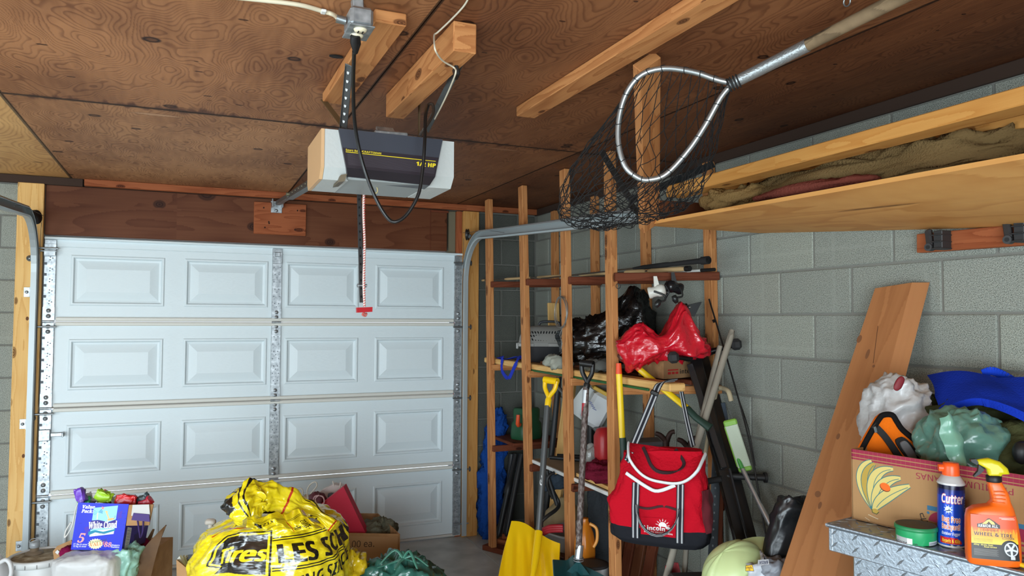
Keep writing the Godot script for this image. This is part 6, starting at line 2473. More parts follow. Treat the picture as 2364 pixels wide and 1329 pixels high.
	# hooked irons on the wall behind the bag
	for k in 2:
		var hk = thing("iron_hook", "rusty forked iron hook on the wall above the red bag, " + ("left of two" if k == 0 else "right of two"), "hook", V(2.254,0.983,-3.255) if k == 0 else V(2.358,0.983,-3.211))
		var ox = 0.0 if k == 0 else 51.0
		var oy = 0.0 if k == 0 else 14.0
		st = mb()
		tube(st, curve([sight(1513 + ox, 1000 + oy, 3.8), sight(1522 + ox, 1003 + oy, 3.8), sight(1532 + ox, 1012 + oy, 3.8), sight(1538 + ox, 1022 + oy, 3.8), sight(1536 + ox, 1060 + oy, 3.8)], 4), [0.01, 0.011, 0.012, 0.012, 0.013, 0.013, 0.014, 0.014, 0.014, 0.015, 0.015, 0.016, 0.016, 0.016, 0.016, 0.016, 0.016], 8)
		tube(st, curve([sight(1557 + ox, 996 + oy, 3.8), sight(1549 + ox, 998 + oy, 3.8), sight(1543 + ox, 1008 + oy, 3.8), sight(1538 + ox, 1022 + oy, 3.8)], 4), [0.012, 0.011, 0.011, 0.011, 0.011, 0.012, 0.013, 0.013, 0.014, 0.014, 0.015, 0.015, 0.015], 8)
		obj("forked_arm", st, mat(c8(62, 44, 38), 0.6, 0.4), hk)
		st = mb()
		cyl(st, sight(1537 + ox, 1030 + oy, 3.8), sight(1537 + ox, 1030 + oy, 3.98), 0.012, 8)
		obj("stem", st, mat(c8(40, 34, 32), 0.6, 0.4), hk)
	st = mb()
	box(st, V(0.14, 0.03, 0.12), Transform3D(CAMB * Basis(V(0, 0, 1), 0.05), V(2.035,1.037,-3.096)), 0.006)
	solo("grey_tray", st, mat(c8(70, 72, 76), 0.6), "dark grey tray just behind the red bag's top", "tray")
	# black soft case behind the plank
	st = mb()
	var poly = [[1783, 1163], [1800, 1162], [1842, 1168], [1850, 1200], [1830, 1300], [1800, 1345], [1778, 1345], [1776, 1280], [1786, 1230], [1790, 1200]]
	blob(st, Transform3D(CAMB * Basis(V(0, 0, 1), -0.22), V(2.201,0.731,-2.364)), V(0.13, 0.40, 0.08), 0.45, 0.025, 9.0, 71, 34, 34)
	var bc = solo("black_case", st, film(c8(30, 32, 36), 0.35, 2.0, 0.4), "black soft vinyl case standing between plank and block wall", "case")
	st = mb()
	tube(st, curve([V(2.188,0.894,-2.362), V(2.213,0.903,-2.351), V(2.239,0.889,-2.341)], 4), 0.01, 8)
	obj("red_pull", st, mat(c8(130, 22, 30), 0.5), bc)
	# hard hat and paper sacks on a low pile in the corner
	st = mb()
	box(st, V(0.5, 0.5, 0.4), Transform3D(Basis(V(0, 1, 0), -0.3), V(2.17, 0.25, -2.62)), 0.02)
	solo("dark_carton", st, mat(c8(48, 44, 40), 0.9), "dark carton on the floor under the hard hat", "box")
	var hat = thing("hard_hat", "pale green hard hat lying on its side beneath the black stand", "hard hat", V(2.025,0.627,-2.444))
	var ht = Transform3D(CAMB * Basis(V(0, 0, 1), 0.5) * Basis(V(1, 0, 0), 0.35) * Basis(V(0, 1, 0), 0.3), V(2.021,0.618,-2.447))
	var hatm = mat(c8(196, 212, 152), 0.35)
	st = mb()
	var rows = []
	for v in 15:
		var th = PI / 2 * v / 14.0
		var row = []
		for u in 40:
			var ph = -TAU * u / 40
			var ridge: float = 0.006 * exp(-pow(sin(ph) / 0.16, 2.0)) + 0.004 * exp(-pow((absf(sin(ph)) - 0.42) / 0.07, 2.0))
			row.append(ht * V(cos(th) * cos(ph) * (0.14 + ridge), sin(th) * (0.125 + ridge * 1.3), cos(th) * sin(ph) * (0.115 + ridge)))
		rows.append(row)
	grid(st, rows, true)
	obj("shell", st, hatm, hat)
	st = mb()
	sheet(st, func(u, v):
		var a: float = lerpf(-1.25, 1.25, u)
		var rr: float = 0.0 + v * (0.035 + 0.05 * pow(cos(a), 2.0))
		return ht * V(cos(a) * (0.14 + rr), 0.004 - 0.02 * v, sin(a) * (0.115 + rr)), 24, 6, 0.003)
	obj("brim", st, hatm, hat)
	st = mb()
	tube(st, hoop_hat(ht), 0.006, 8, true)
	obj("rim", st, hatm, hat)
	st = mb()
	for k in 3:
		ribbon(st, curve([ht * V(cos(k * 1.05) * 0.13, 0.01, sin(k * 1.05) * 0.105), ht * V(0, 0.07, 0), ht * V(-cos(k * 1.05) * 0.13, 0.01, -sin(k * 1.05) * 0.105)], 4), 0.02, 0.001, ht.basis.y.cross(V(cos(k), 0.2, 1)))
	obj("suspension", st, mat(c8(170, 190, 60), 0.6), hat)
	var sk = thing("paper_sack", "white paper sack with yellow value tag beside the hard hat", "sack", V(2.07,0.635,-2.37))
	st = mb()
	blob(st, Transform3D(CAMB, V(2.059,0.608,-2.354)), V(0.17, 0.16, 0.14), 0.7, 0.05, 11.0, 75, 34, 26)
	obj("sack", st, film(c8(196, 200, 206), 0.5, 3.0, 0.7), sk)
	var pv = Painter.new(128, 96, c8(238, 190, 40))
	pv.rect(0, 0, 128, 6, c8(40, 24, 20))
	pv.rect(0, 90, 128, 6, c8(40, 24, 20))
	pv.rect(0, 0, 6, 96, c8(40, 24, 20))
	pv.rect(122, 0, 6, 96, c8(40, 24, 20))
	pv.text("VALU", 112, 26, 36, c8(60, 20, 20), 900, false, PI)
	pv.text("20", 80, 68, 18, c8(60, 20, 20), 700, false, PI)
	st = mb()
	var vq = [V(1.921,0.697,-2.268), V(1.944,0.7,-2.247), V(1.944,0.721,-2.257), V(1.928,0.714,-2.275)]
	quad(st, vq[0], vq[1], vq[2], vq[3], Vector2(0, 1), Vector2(1, 1), Vector2(1, 0), Vector2(0, 0))
	obj("value_tag", st, print_mat(pv, 0.6), sk, "yellow value tag")
	var ps = Painter.new(160, 64, c8(200, 206, 212))
	ps.text("BRISK", 150, 14, 34, c8(30, 40, 80), 900, false, PI)
	ps.text("brewed tea", 140, 52, 8, c8(30, 40, 80), 400, false, PI)
	st = mb()
	var wq = [V(1.971,0.713,-2.257), V(2.009,0.719,-2.24), V(2.02,0.732,-2.256), V(1.984,0.729,-2.272)]
	quad(st, wq[0], wq[1], wq[2], wq[3], Vector2(0, 1), Vector2(1, 1), Vector2(1, 0), Vector2(0, 0))
	obj("sack_print", st, print_mat(ps, 0.6), sk)
	st = mb()
	blob(st, Transform3D(CAMB, V(2.099,0.636,-2.303)), V(0.12, 0.14, 0.12), 0.7, 0.04, 12.0, 79, 30, 22)
	solo("grey_sack", st, film(c8(128, 132, 140), 0.5, 3.0, 0.6), "crumpled grey sack between the paper sack and the plank", "sack")


func hoop_hat(t: Transform3D) -> Array:
	var o = []
	for k in 36:
		o.append(t * V(cos(TAU * k / 36) * 0.142, 0, sin(TAU * k / 36) * 0.117))
	return o


# ---------------------------------------------------------------- thick plank leaning on the wall
func build_plank():
	var tl = V(2.472,1.755,-2.153)
	var tr = V(2.478,1.771,-1.994)
	var bl = V(2.041,0.678,-2.221)
	var br = V(2.069,0.748,-1.985)
	bl = tl + (bl - tl) * (tl.y / (tl.y - bl.y))
	br = tr + (br - tr) * (tr.y / (tr.y - br.y))
	var n = V(0.93, -0.37, 0) * 0.048
	n = V(0.05, 0.0, 0.035)
	var pl = thing("leaning_plank", "thick orange-brown plank leaning on the block wall beside the toolbox", "plank", V(1.85, 0, -2.1))
	var st = mb()
	hexa(st, bl, br, tr, tl, bl + n, br + n, tr + n, tl + n)
	var pm = wood_mat(lumber_image(512, 128, c8(178, 122, 78), c8(150, 98, 60), 0, 88, 2.2), Color.WHITE, 0.75, 0.4, 1.2)
	obj("plank_body", st, pm, pl)
	# knots and a long check in its face
	var f = (tr - tl).cross(bl - tl).normalized()
	if f.x > 0:
		f = -f
	var ay = (tl - bl).normalized()
	var ax = ay.cross(f)
	for q in [[1984, 782, 0.011, 0.016], [2003, 817, 0.008, 0.02], [2017, 845, 0.006, 0.006], [1935, 1007, 0.008, 0.012], [1888, 1140, 0.014, 0.012], [1893, 1166, 0.008, 0.014]]:
		st = mb()
		prism(st, ellipse(q[2], q[3], 16), 0.0006, Transform3D(Basis(ax, ay, f), onwood(q[0], q[1])))
		obj("knot", st, mat(c8(124, 80, 48), 0.8), pl)
	st = mb()
	bar(st, onwood(2027, 752) + f * 0.0003, onwood(2016, 838) + f * 0.0003, 0.002, 0.0006, f, 0)
	obj("check_crack", st, mat(c8(70, 38, 20), 0.9), pl)


# where a sight line meets the plank's face
func onwood(px: float, py: float) -> Vector3:
	var r = CAMB * V(px - 1182.0, -(py - 664.5), -1740.0)
	var n = V(1, -0.4, 0)
	return V(0, 1.626, 0) + r * ((1.77 - n.dot(V(0, 1.626, 0))) / n.dot(r))


# ---------------------------------------------------------------- tread-plate toolbox and what stands on it
func build_toolbox():
	var u = V(0.193, 0, 0.981)
	var t = Transform3D(Basis(u, Vector3.UP, u.cross(Vector3.UP)), V(1.770, 1.02, -1.729))
	var tb = thing("toolbox", "diamond tread-plate aluminium toolbox in the lower right corner", "toolbox", V(1.9, 0.55, -1.2))
	var alu = mat(c8(164, 174, 184), 0.36, 0.85, {"normal_enabled": true, "normal_texture": WEAVE, "normal_scale": 0.12, "uv1_triplanar": true, "uv1_scale": V(5, 5, 5)})
	var st = mb()
	box(st, V(1.1, 0.012, 0.5), t * at(V(0.55, -0.006, -0.25)), 0.004)
	box(st, V(1.1, 0.07, 0.012), t * at(V(0.552, -0.045, -0.012)), 0.003)
	box(st, V(0.012, 0.07, 0.49), t * at(V(0.012, -0.045, -0.25)), 0.003)
	cyl(st, t * V(0, -0.004, -0.003), t * V(1.1, -0.004, -0.003), 0.006, 8)
	cyl(st, t * V(0.002, -0.004, 0), t * V(0.002, -0.004, -0.5), 0.006, 8)
	var lid = obj("lid", st, alu, tb)
	st = mb()
	box(st, V(1.0, 0.42, 0.44), t * at(V(0.56, -0.285, -0.255)), 0.006)
	var tbody = obj("body", st, alu, tb)
	# raised treads, alternately turned
	st = mb()
	for a in 22:
		for b in 5:
			var x = 0.016 + a * 0.033
			var z = -0.018 - b * 0.042 - (a % 2) * 0.021
			tread(st, t * Transform3D(Basis(V(0, 1, 0), 0.785 if a % 2 == 0 else -0.785), V(x, 0.0, z)))
	for a in 22:
		for b in 2:
			var x = 0.022 + a * 0.033
			var y = -0.022 - b * 0.036 - (a % 2) * 0.018
			if y > -0.070:
				tread(st, t * Transform3D(Basis(V(1, 0, 0), PI / 2) * Basis(V(0, 1, 0), 0.785 if a % 2 == 0 else -0.785), V(x, y, -0.006)))
	for a in 20:
		for b in 4:
			var x = 0.08 + a * 0.033
			var y = -0.1 - b * 0.036 - (a % 2) * 0.018
			tread(st, t * Transform3D(Basis(V(1, 0, 0), PI / 2) * Basis(V(0, 1, 0), 0.785 if a % 2 == 0 else -0.785), V(x, y, -0.035)))
	stuff(obj("treads", st, alu, tb))
	st = mb()
	box(st, V(0.95, 0.52, 0.4), t * at(V(0.58, -0.76, -0.26)), 0.01)
	solo("low_bench", st, PINE_PALE, "plain wooden bench bearing the toolbox, below the picture's edge", "bench")
	build_banana_box(t)
	build_bottles()


func tread(st: SurfaceTool, t: Transform3D):
	st.set_smooth_group(-1)
	var l = 0.0175
	var w = 0.0036
	var h = 0.0026
	var p = [t * V(-l, 0, 0), t * V(0, 0, w), t * V(l, 0, 0), t * V(0, 0, -w)]
	var r = [t * V(-l * 0.6, h, 0), t * V(l * 0.6, h, 0)]
	tri(st, p[0], p[1], r[0])
	quad(st, p[1], p[2], r[1], r[0])
	tri(st, p[3], p[0], r[0])
	quad(st, p[2], p[3], r[0], r[1])


func build_banana_box(t: Transform3D):
	var kraft = c8(164, 124, 80)
	var p = Painter.new(1280, 500, kraft)
	var red = c8(146, 34, 62)
	p.rect(0, 0, 1280, 24, red)
	p.rect(0, 30, 1280, 24, red)
	p.rect(0, 60, 1280, 12, red)
	for k in 40:
		p.rect(k * 32, 0, 1, 500, c8(158, 118, 76))
	p.text("PREMIUM BANANAS", 1030, 92, 40, red, 400, false, PI, 0.0, 1.14)
	# the bunch of bananas: pale yellow fingers outlined in teal
	var teal = c8(52, 110, 116)
	var ban = c8(208, 188, 112)
	var ban2 = c8(176, 146, 62)
	var stem = Vector2(165, 400)
	var fingers = [[Vector2(40, 250), Vector2(60, 110), Vector2(150, 66), ban], [Vector2(90, 250), Vector2(95, 140), Vector2(170, 80), ban2], [Vector2(130, 260), Vector2(150, 110), Vector2(300, 96), ban], [Vector2(170, 280), Vector2(230, 170), Vector2(350, 150), ban], [Vector2(190, 330), Vector2(290, 250), Vector2(410, 190), ban]]
	for g in fingers:
		for pass_ in 2:
			var left = []
			var right = []
			for k in 21:
				var s = k / 20.0
				var a: Vector2 = stem.lerp(g[0], s).lerp(g[0].lerp(g[1], s), s)
				var b: Vector2 = g[0].lerp(g[1], s).lerp(g[1].lerp(g[2], s), s)
				var q = a.lerp(b, s)
				var dq = (b - a).normalized().orthogonal()
				var wd = (30.0 * sin(PI * clampf(s * 0.9 + 0.08, 0, 1)) + 8.0) + (5.0 if pass_ == 0 else 0.0)
				left.append(q + dq * wd)
				right.append(q - dq * wd)
			right.reverse()
			p.poly(left + right, teal if pass_ == 0 else g[3])
		var mid = []
		for k in 12:
			var s = 0.1 + k / 13.0
			var a: Vector2 = stem.lerp(g[0], s).lerp(g[0].lerp(g[1], s), s)
			var b: Vector2 = g[0].lerp(g[1], s).lerp(g[1].lerp(g[2], s), s)
			mid.append(a.lerp(b, s) + Vector2(6, 4))
		p.line(mid, 4, teal)
	p.oval(170, 412, 26, 18, ban2)
	p.line([Vector2(146, 400), Vector2(150, 424), Vector2(180, 430), Vector2(196, 412)], 5, c8(56, 70, 40))
	p.oval(242, 232, 38, 28, c8(110, 50, 24), 0.3)
	p.oval(244, 228, 36, 26, c8(232, 104, 30), 0.3)
	# blue bar, big red letter and pen scrawl
	p.rect(520, 296, 620, 30, c8(54, 108, 140))
	for q in [[610, 400], [850, 400], [1060, 400]]:
		p.oval(q[0], q[1], 84, 76, red)
		p.poly([Vector2(q[0] - 86, q[1] - 6), Vector2(q[0] + 40, q[1] + 4), Vector2(q[0] + 40, q[1] + 18), Vector2(q[0] - 86, q[1] + 10)], kraft)
		p.oval(q[0] + 14, q[1] + 44, 44, 16, kraft)
	p.oval(526, 344, 9, 9, c8(54, 108, 140))
	var pen = c8(30, 26, 24)
	p.line([Vector2(500, 380), Vector2(490, 356), Vector2(474, 364), Vector2(482, 396), Vector2(512, 386)], 5, pen)
	p.line([Vector2(478, 400), Vector2(520, 420), Vector2(490, 440), Vector2(476, 470)], 5, pen)
	p.line([Vector2(520, 400), Vector2(512, 470), Vector2(530, 480)], 5, pen)
	p.line([Vector2(120, 446), Vector2(190, 462)], 4, c8(206, 196, 170))
	p.line([Vector2(96, 470), Vector2(130, 486)], 3, c8(206, 196, 170))
	var pm = print_mat(p, 0.8)
	var bt = t * at(V(0.014, 0.0, -0.112))
	bt.origin.y = 1.022
	var bb = thing("banana_box", "open cardboard banana box with upside-down red lettering on the toolbox", "box", bt.origin)
	var L = 0.56
	var H = 0.212
	var D = 0.36
	var st = mb()
	box(st, V(0.005, H, D), bt * at(V(0.0025, H / 2, -D / 2)), 0.001)
	box(st, V(0.005, H, D), bt * at(V(L - 0.0025, H / 2, -D / 2)), 0.001)
	box(st, V(L, H, 0.005), bt * at(V(L / 2, H / 2, -D + 0.0025)), 0.001)
	box(st, V(L, H, 0.005), bt * at(V(L / 2, H / 2, -0.0035)), 0.001)
	box(st, V(L, 0.005, D), bt * at(V(L / 2, 0.0025, -D / 2)), 0.001)
	obj("carton", st, CARDBOARD, bb)
	st = mb()
	quad(st, bt * V(0, 0, 0), bt * V(L, 0, 0), bt * V(L, H, 0), bt * V(0, H, 0), Vector2(0, 1), Vector2(1, 1), Vector2(1, 0), Vector2(0, 0))
	obj("printed_face", st, pm, bb, "printed cardboard front")
	# orange pouch with black binding, zip and window
	var op = thing("orange_pouch", "orange zip pouch with black binding sticking out of the banana box", "pouch", V(2.034,1.221,-1.716))
	var outl = [[1990, 1070], [1984, 1048], [2005, 1008], [2030, 966], [2042, 957], [2060, 958], [2070, 972], [2084, 992], [2120, 1024], [2172, 1085], [2172, 1112], [2020, 1082]]
	st = mb()
	plate(st, outl, 2.36, -0.03)
	obj("pouch_body", st, cloth(c8(236, 112, 22), 6.0, 0.3), op)
	st = mb()
	var edge = []
	for q in outl.slice(1, 11):
		edge.append(sight(q[0], q[1], 2.357))
	tube(st, curve(edge, 4), 0.009, 8)
	obj("binding", st, cloth(c8(24, 22, 22), 8.0, 0.3), op, "black binding")
	st = mb()
	var zp = [[2016, 980], [2040, 1004], [2062, 1034], [2080, 1062], [2098, 1090]]
	var zl = []
	for q in zp:
		zl.append(sight(q[0], q[1], 2.353))
	ribbon(st, curve(zl, 4), 0.02, 0.003, CAMB.x)
	obj("zip_band", st, mat(c8(26, 24, 24), 0.7), op)
	st = mb()
	bar(st, V(1.969,1.299,-1.724), V(1.974,1.28,-1.723), 0.008, 0.003, CAMB.z, 0.001)
	obj("zip_pull", st, STEEL, op)
	st = mb()
	var wn = []
	for k in 20:
		var a = TAU * k / 20
		var lx = spow(cos(a), 0.5) * 17
		var lyy = spow(sin(a), 0.8) * 37
		wn.append([2098 + lx * 0.8 + lyy * 0.62, 1040 - lx * 0.35 + lyy * 0.80])
	plate(st, wn, 2.354, -0.006)
	obj("window_frame", st, mat(c8(28, 26, 26), 0.7), op)
	st = mb()
	var wi = []
	for q in wn:
		wi.append([2098 + (q[0] - 2098) * 0.62, 1040 + (q[1] - 1040) * 0.72])
	plate(st, wi, 2.346, -0.006)
	obj("clear_window", st, mat(c8(126, 124, 126), 0.2), op, "clear plastic window")
	st = mb()
	var mark = [sight(2013, 1064, 2.349), sight(2017, 1056, 2.349), sight(2025, 1064, 2.349)]
	tube(st, mark, 0.0012, 5)
	obj("printed_mark", st, mat(c8(240, 236, 230), 0.6), op)
	# white plastic bag
	st = mb()
	blob(st, Transform3D(CAMB * Basis(V(0, 0, 1), -0.12), V(2.186,1.303,-1.822)), V(0.20, 0.27, 0.2), 0.85, 0.03, 9.0, 91, 50, 40)
	var wb = solo("white_plastic_bag", st, film(c8(188, 188, 188), 0.35, 4.0, 0.8), "full white plastic bag behind the orange pouch in the banana box", "plastic bag")
	st = mb()
	blob(st, Transform3D(CAMB * Basis(V(0, 0, 1), -0.5), V(2.097,1.427,-1.74)), V(0.025, 0.05, 0.012), 0.8, 0.002, 12.0, 3, 14, 10)
	obj("red_gap", st, mat(c8(120, 26, 36), 0.6), wb, "dark red item showing through a tear")
	st = mb()
	blob(st, Transform3D(CAMB, V(2.187,1.233,-1.759)), V(0.14, 0.12, 0.14), 0.8, 0.03, 9.0, 95, 40, 30)
	solo("white_plastic_bag", st, film(c8(206, 206, 208), 0.35, 3.0, 0.6), "small crumpled white plastic bag between orange pouch and green bag", "plastic bag")
	# olive jacket
	st = mb()
	blob(st, Transform3D(CAMB * Basis(V(0, 0, 1), -0.2), V(2.362,1.265,-1.661)), V(0.36, 0.18, 0.26), 0.75, 0.05, 5.0, 97, 60, 40)
	solo("olive_jacket", st, cloth(c8(58, 60, 38), 5.0, 0.6), "olive green jacket heaped in the banana box under the blue tote", "jacket")
	st = mb()
	blob(st, Transform3D(CAMB * Basis(V(0, 0, 1), -0.5), V(2.234,1.225,-1.456)), V(0.16, 0.2, 0.16), 0.75, 0.03, 7.0, 98, 40, 30)
	solo("olive_sleeve", st, cloth(c8(66, 68, 42), 5.0, 0.6), "olive garment at the right edge of the banana box", "garment")
	# green plastic bag
	st = mb()
	blob(st, Transform3D(CAMB * Basis(V(0, 0, 1), -0.3), V(2.148,1.246,-1.557)), V(0.235, 0.2, 0.18), 0.8, 0.04, 6.0, 99, 60, 44)
	var gb = solo("green_plastic_bag", st, film(c8(92, 132, 118), 0.25, 2.5, 0.9), "translucent grey-green plastic bag in front of the olive jacket", "plastic bag")
	st = mb()
	sheet(st, func(a, b): return V(2.017,1.346,-1.527).lerp(V(2.021,1.211,-1.483), b) + CAMB * V((0.03 * sin(b * 3.0) + 0.02) * (a - 0.5), 0.02 * a, 0.02 * sin(a * 3.0) + 0.006 * sin(b * 14)), 8, 16, 0.002)
	obj("bag_fold", st, film(c8(122, 172, 150), 0.25, 2.5, 0.6), gb)
	# blue tote
	var to = thing("blue_tote", "royal blue fabric tote lying flat on top of the banana box heap", "tote bag", V(2.401,1.4,-1.703))
	st = mb()
	sheet(st, func(a, b):
		var top: Vector3 = V(2.345,1.441,-1.834).lerp(V(2.391,1.458,-1.487), a) + V(0, 0.018 * sin(PI * clampf(a * 1.6, 0, 1)), 0)
		var low: Vector3 = V(2.195,1.35,-1.685).lerp(V(2.208,1.343,-1.353), a) + V(0, 0.05 * sin(PI * clampf(a * 1.1, 0, 1)), 0)
		var q: Vector3 = top.lerp(low, b)
		return q + CAMB * V(0, 0.002 * sin(a * 9 + b * 6), 0.012 * absf(sin(b * 5.0 + a * 3.0)) + 0.012 * absf(sin(a * 6.0 - b * 3.0))), 40, 20, -0.025)
	obj("tote_body", st, cloth(c8(24, 54, 176), 8.0, 0.4), to)
	st = mb()
	ribbon(st, curve([V(2.385,1.457,-1.664), V(2.404,1.466,-1.645), V(2.413,1.452,-1.609), V(2.434,1.426,-1.579), V(2.456,1.411,-1.549)], 5), 0.03, 0.0015, (CAMB.y + CAMB.z * 0.4))
	obj("handle", st, cloth(c8(28, 66, 196), 8.0, 0.4), to)
	st = mb()
	ribbon(st, curve([V(2.373,1.406,-1.563), V(2.391,1.429,-1.554), V(2.422,1.44,-1.54)], 5), 0.02, 0.0015, (CAMB.y + CAMB.x * 0.4))
	obj("handle", st, cloth(c8(18, 26, 70), 8.0, 0.4), to)
	st = mb()
	blob(st, Transform3D(CAMB, V(2.145,1.262,-1.384)), V(0.05, 0.06, 0.05), 0.8, 0.006, 9.0, 5, 18, 14)
	solo("black_bundle", st, mat(c8(22, 22, 24), 0.5), "small black object at the photo's right edge in the banana box", "bundle")


func build_bottles():
	var face = Basis(CAMB.x, Vector3.UP, CAMB.x.cross(Vector3.UP)).orthonormalized()
	# flat green tin
	var tc = V(1.855,1.046,-1.493)
	var tt = Transform3D(face * Basis(V(0, 1, 0), -0.45), V(tc.x, 1.022, tc.z))
	var tin = thing("green_tin", "round green tin with grey-brown lid on the toolbox", "tin", tt.origin)
	var p = Painter.new(512, 96, c8(34, 150, 92))
	p.rect(150, 26, 66, 70, c8(176, 178, 178))
	p.rect(150, 70, 66, 26, c8(120, 40, 44))
	p.text("COMPOUND", 154, 56, 13, c8(50, 50, 54), 700)
	p.rect(216, 26, 22, 44, c8(226, 228, 228))
	p.rect(306, 34, 60, 56, c8(186, 196, 200))
	for k in 6:
		p.rect(310, 40 + k * 8, 50, 3, c8(110, 120, 130))
	var st = mb()
	var side = [Vector2(0.049, 0.0), Vector2(0.0505, 0.002), Vector2(0.0505, 0.034)]
	lathe(st, side, tt, 40, false, 1.0, PI * 1.5)
	obj("tin_side", st, print_mat(p, 0.35, {"uv1_scale": V(1, -1, 1), "uv1_offset": V(0, 1, 0)}), tin, "printed green side")
	st = mb()
	lathe(st, [Vector2(0.0505, 0.034), Vector2(0.054, 0.035), Vector2(0.054, 0.043), Vector2(0.051, 0.046)], tt, 40)
	obj("lid_rim", st, mat(c8(34, 128, 78), 0.4), tin)
	st = mb()
	lathe(st, [Vector2(0.051, 0.046), Vector2(0.046, 0.044), Vector2(0, 0.044)], tt, 40)
	obj("lid", st, mat(c8(74, 72, 62), 0.6), tin, "grey-brown lid")
	# aerosol can
	var ac = V(1.909,1.022,-1.429)
	var at_ = Transform3D(face * Basis(V(0, 1, 0), -0.6) * Basis(V(0, 0, 1), -0.015), ac)
	var can = thing("aerosol_can", "blue insect fogger aerosol can with orange spray cap", "aerosol can", ac)
	var q = Painter.new(1024, 640, c8(20, 70, 190))
	for k in 80:
		q.rect(0, k, 1024, 1, c8(14, 18, 60).lerp(c8(18, 50, 150), k / 80.0))
	q.rect(0, 0, 1024, 30, c8(12, 14, 44))
	for k in 60:
		q.rect(0, 400 + k, 1024, 1, c8(20, 70, 190).lerp(c8(44, 110, 210), k / 60.0))
	for k in 7:
		q.oval(470 + k * 22, 440 + sin(k * 1.9) * 16, 26, 14, c8(150, 190, 232))
	for d in [[-4, 0], [4, 0], [0, -4], [0, 4], [4, 4]]:
		q.text("Cutter", 396 + d[0], 132 + d[1], 66, c8(206, 60, 50), 900, false, 0.0, 0.1, 1.0)
	for d in 3:
		q.text("Cutter", 396 + d * 2, 132, 66, c8(240, 240, 244), 900, false, 0.0, 0.1, 1.0)
	q.oval(490, 180, 36, 24, c8(210, 224, 240))
	for k in 9:
		var a = TAU * k / 9.0
		q.line([Vector2(490, 180), Vector2(490 + cos(a) * 54, 180 + sin(a) * 36)], 5, c8(210, 224, 240))
	q.line([Vector2(460, 190), Vector2(520, 184)], 6, c8(40, 50, 80))
	q.line([Vector2(474, 196), Vector2(506, 176)], 4, c8(40, 50, 80))
	for d in [[-4, 0], [4, 0], [0, -4], [0, 4]]:
		q.text("Bug Free", 404 + d[0], 272 + d[1], 40, c8(236, 236, 240), 700)
		q.text("Backyard!", 404 + d[0], 324 + d[1], 36, c8(236, 236, 240), 700, false, 0.0, 0.0, 0.98)
	q.text("Bug Free", 404, 272, 40, c8(204, 90, 46), 700, false, 0.0, 0.0, 1.0)
	q.text("Backyard!", 404, 324, 36, c8(214, 104, 60), 700, false, 0.0, 0.0, 0.98)
	q.text("Outdoor Fogger", 402, 366, 22, c8(240, 240, 244), 700, false, 0.0, 0.2, 1.0)
	q.oval(520, 424, 140, 42, c8(200, 22, 36))
	q.rect(380, 384, 220, 82, c8(200, 22, 36))
	q.text("Repels & Kills", 410, 420, 25, c8(250, 216, 50), 900)
	q.text("Mosquitoes!", 416, 450, 25, c8(250, 216, 50), 900)
	for k in 8:
		q.rect(400, 500 + k * 14, 70 + 16 * (k % 3), 3, c8(120, 160, 220))
	q.rect(500, 540, 150, 100, c8(40, 56, 60))
	q.poly([Vector2(514, 520), Vector2(540, 530), Vector2(548, 600), Vector2(520, 596)], c8(214, 218, 220))
	q.oval(610, 580, 20, 46, c8(206, 206, 206))
	for k in 10:
		q.oval(510 + k * 15, 600 + 20 * hid(k), 6, 12, [c8(190, 120, 90), c8(90, 130, 80), c8(170, 170, 170)][k % 3])
	q.rect(700, 60, 200, 560, c8(24, 62, 176))
	for k in 26:
		q.rect(720, 80 + k * 20, 120 + 40 * hid(k), 4, c8(150, 180, 230))
	st = mb()
	lathe(st, [Vector2(0.0325, 0.006), Vector2(0.033, 0.012), Vector2(0.033, 0.09), Vector2(0.033, 0.165)], at_, 48, false, 1.0, PI * 1.5)
	obj("can_label", st, print_mat(q, 0.22, {"uv1_scale": V(1, -1, 1), "uv1_offset": V(0, 1, 0), "metallic": 0.25}), can, "printed blue label")
	st = mb()
	lathe(st, [Vector2(0, 0.001), Vector2(0.031, 0.0), Vector2(0.034, 0.003), Vector2(0.0325, 0.006)], at_, 40)
	obj("can_base", st, mat(c8(206, 208, 208), 0.35, 0.3), can)
	st = mb()
	lathe(st, [Vector2(0.033, 0.165), Vector2(0.0345, 0.168), Vector2(0.032, 0.172), Vector2(0.027, 0.180), Vector2(0.0225, 0.188), Vector2(0.019, 0.190)], at_, 40)
	obj("can_shoulder", st, mat(c8(206, 208, 208), 0.35, 0.3), can)
	st = mb()
	lathe(st, [Vector2(0.0205, 0.186), Vector2(0.0215, 0.19), Vector2(0.0205, 0.212), Vector2(0.019, 0.222), Vector2(0.0, 0.222)], at_, 32)
	cyl(st, at_ * V(-0.016, 0.207, 0.004), at_ * V(-0.029, 0.206, 0.008), 0.010, 16)
	box(st, V(0.02, 0.008, 0.02), at_ * at(V(-0.002, 0.219, 0)), 0.003)
	obj("spray_cap", st, mat(c8(238, 88, 28), 0.35), can, "orange spray cap")
	# trigger spray bottle
	var bc = V(1.865,1.022,-1.283)
	var bt = Transform3D(face * Basis(V(0, 1, 0), -0.3), bc)
	var sb = thing("spray_bottle", "orange trigger spray bottle of wheel cleaner on the toolbox", "spray bottle", bc)
	var k2 = 0.00112
	# outline rows: height, left, right, half thickness, in units of the photo seen at two metres
	var rows_in = [[0, -50, 50, 22], [4, -53, 53, 26], [20, -54, 53, 28], [60, -54, 52, 28], [100, -53, 47, 27], [115, -50, 43, 26], [124, -38, 41, 24], [130, -10, 39, 20], [140, -3, 36, 17], [150, -2, 33, 16], [160, -4, 30, 15], [170, -8, 26, 14], [178, -9, 22, 14], [182, -6, 18, 12]]
	var rows = []
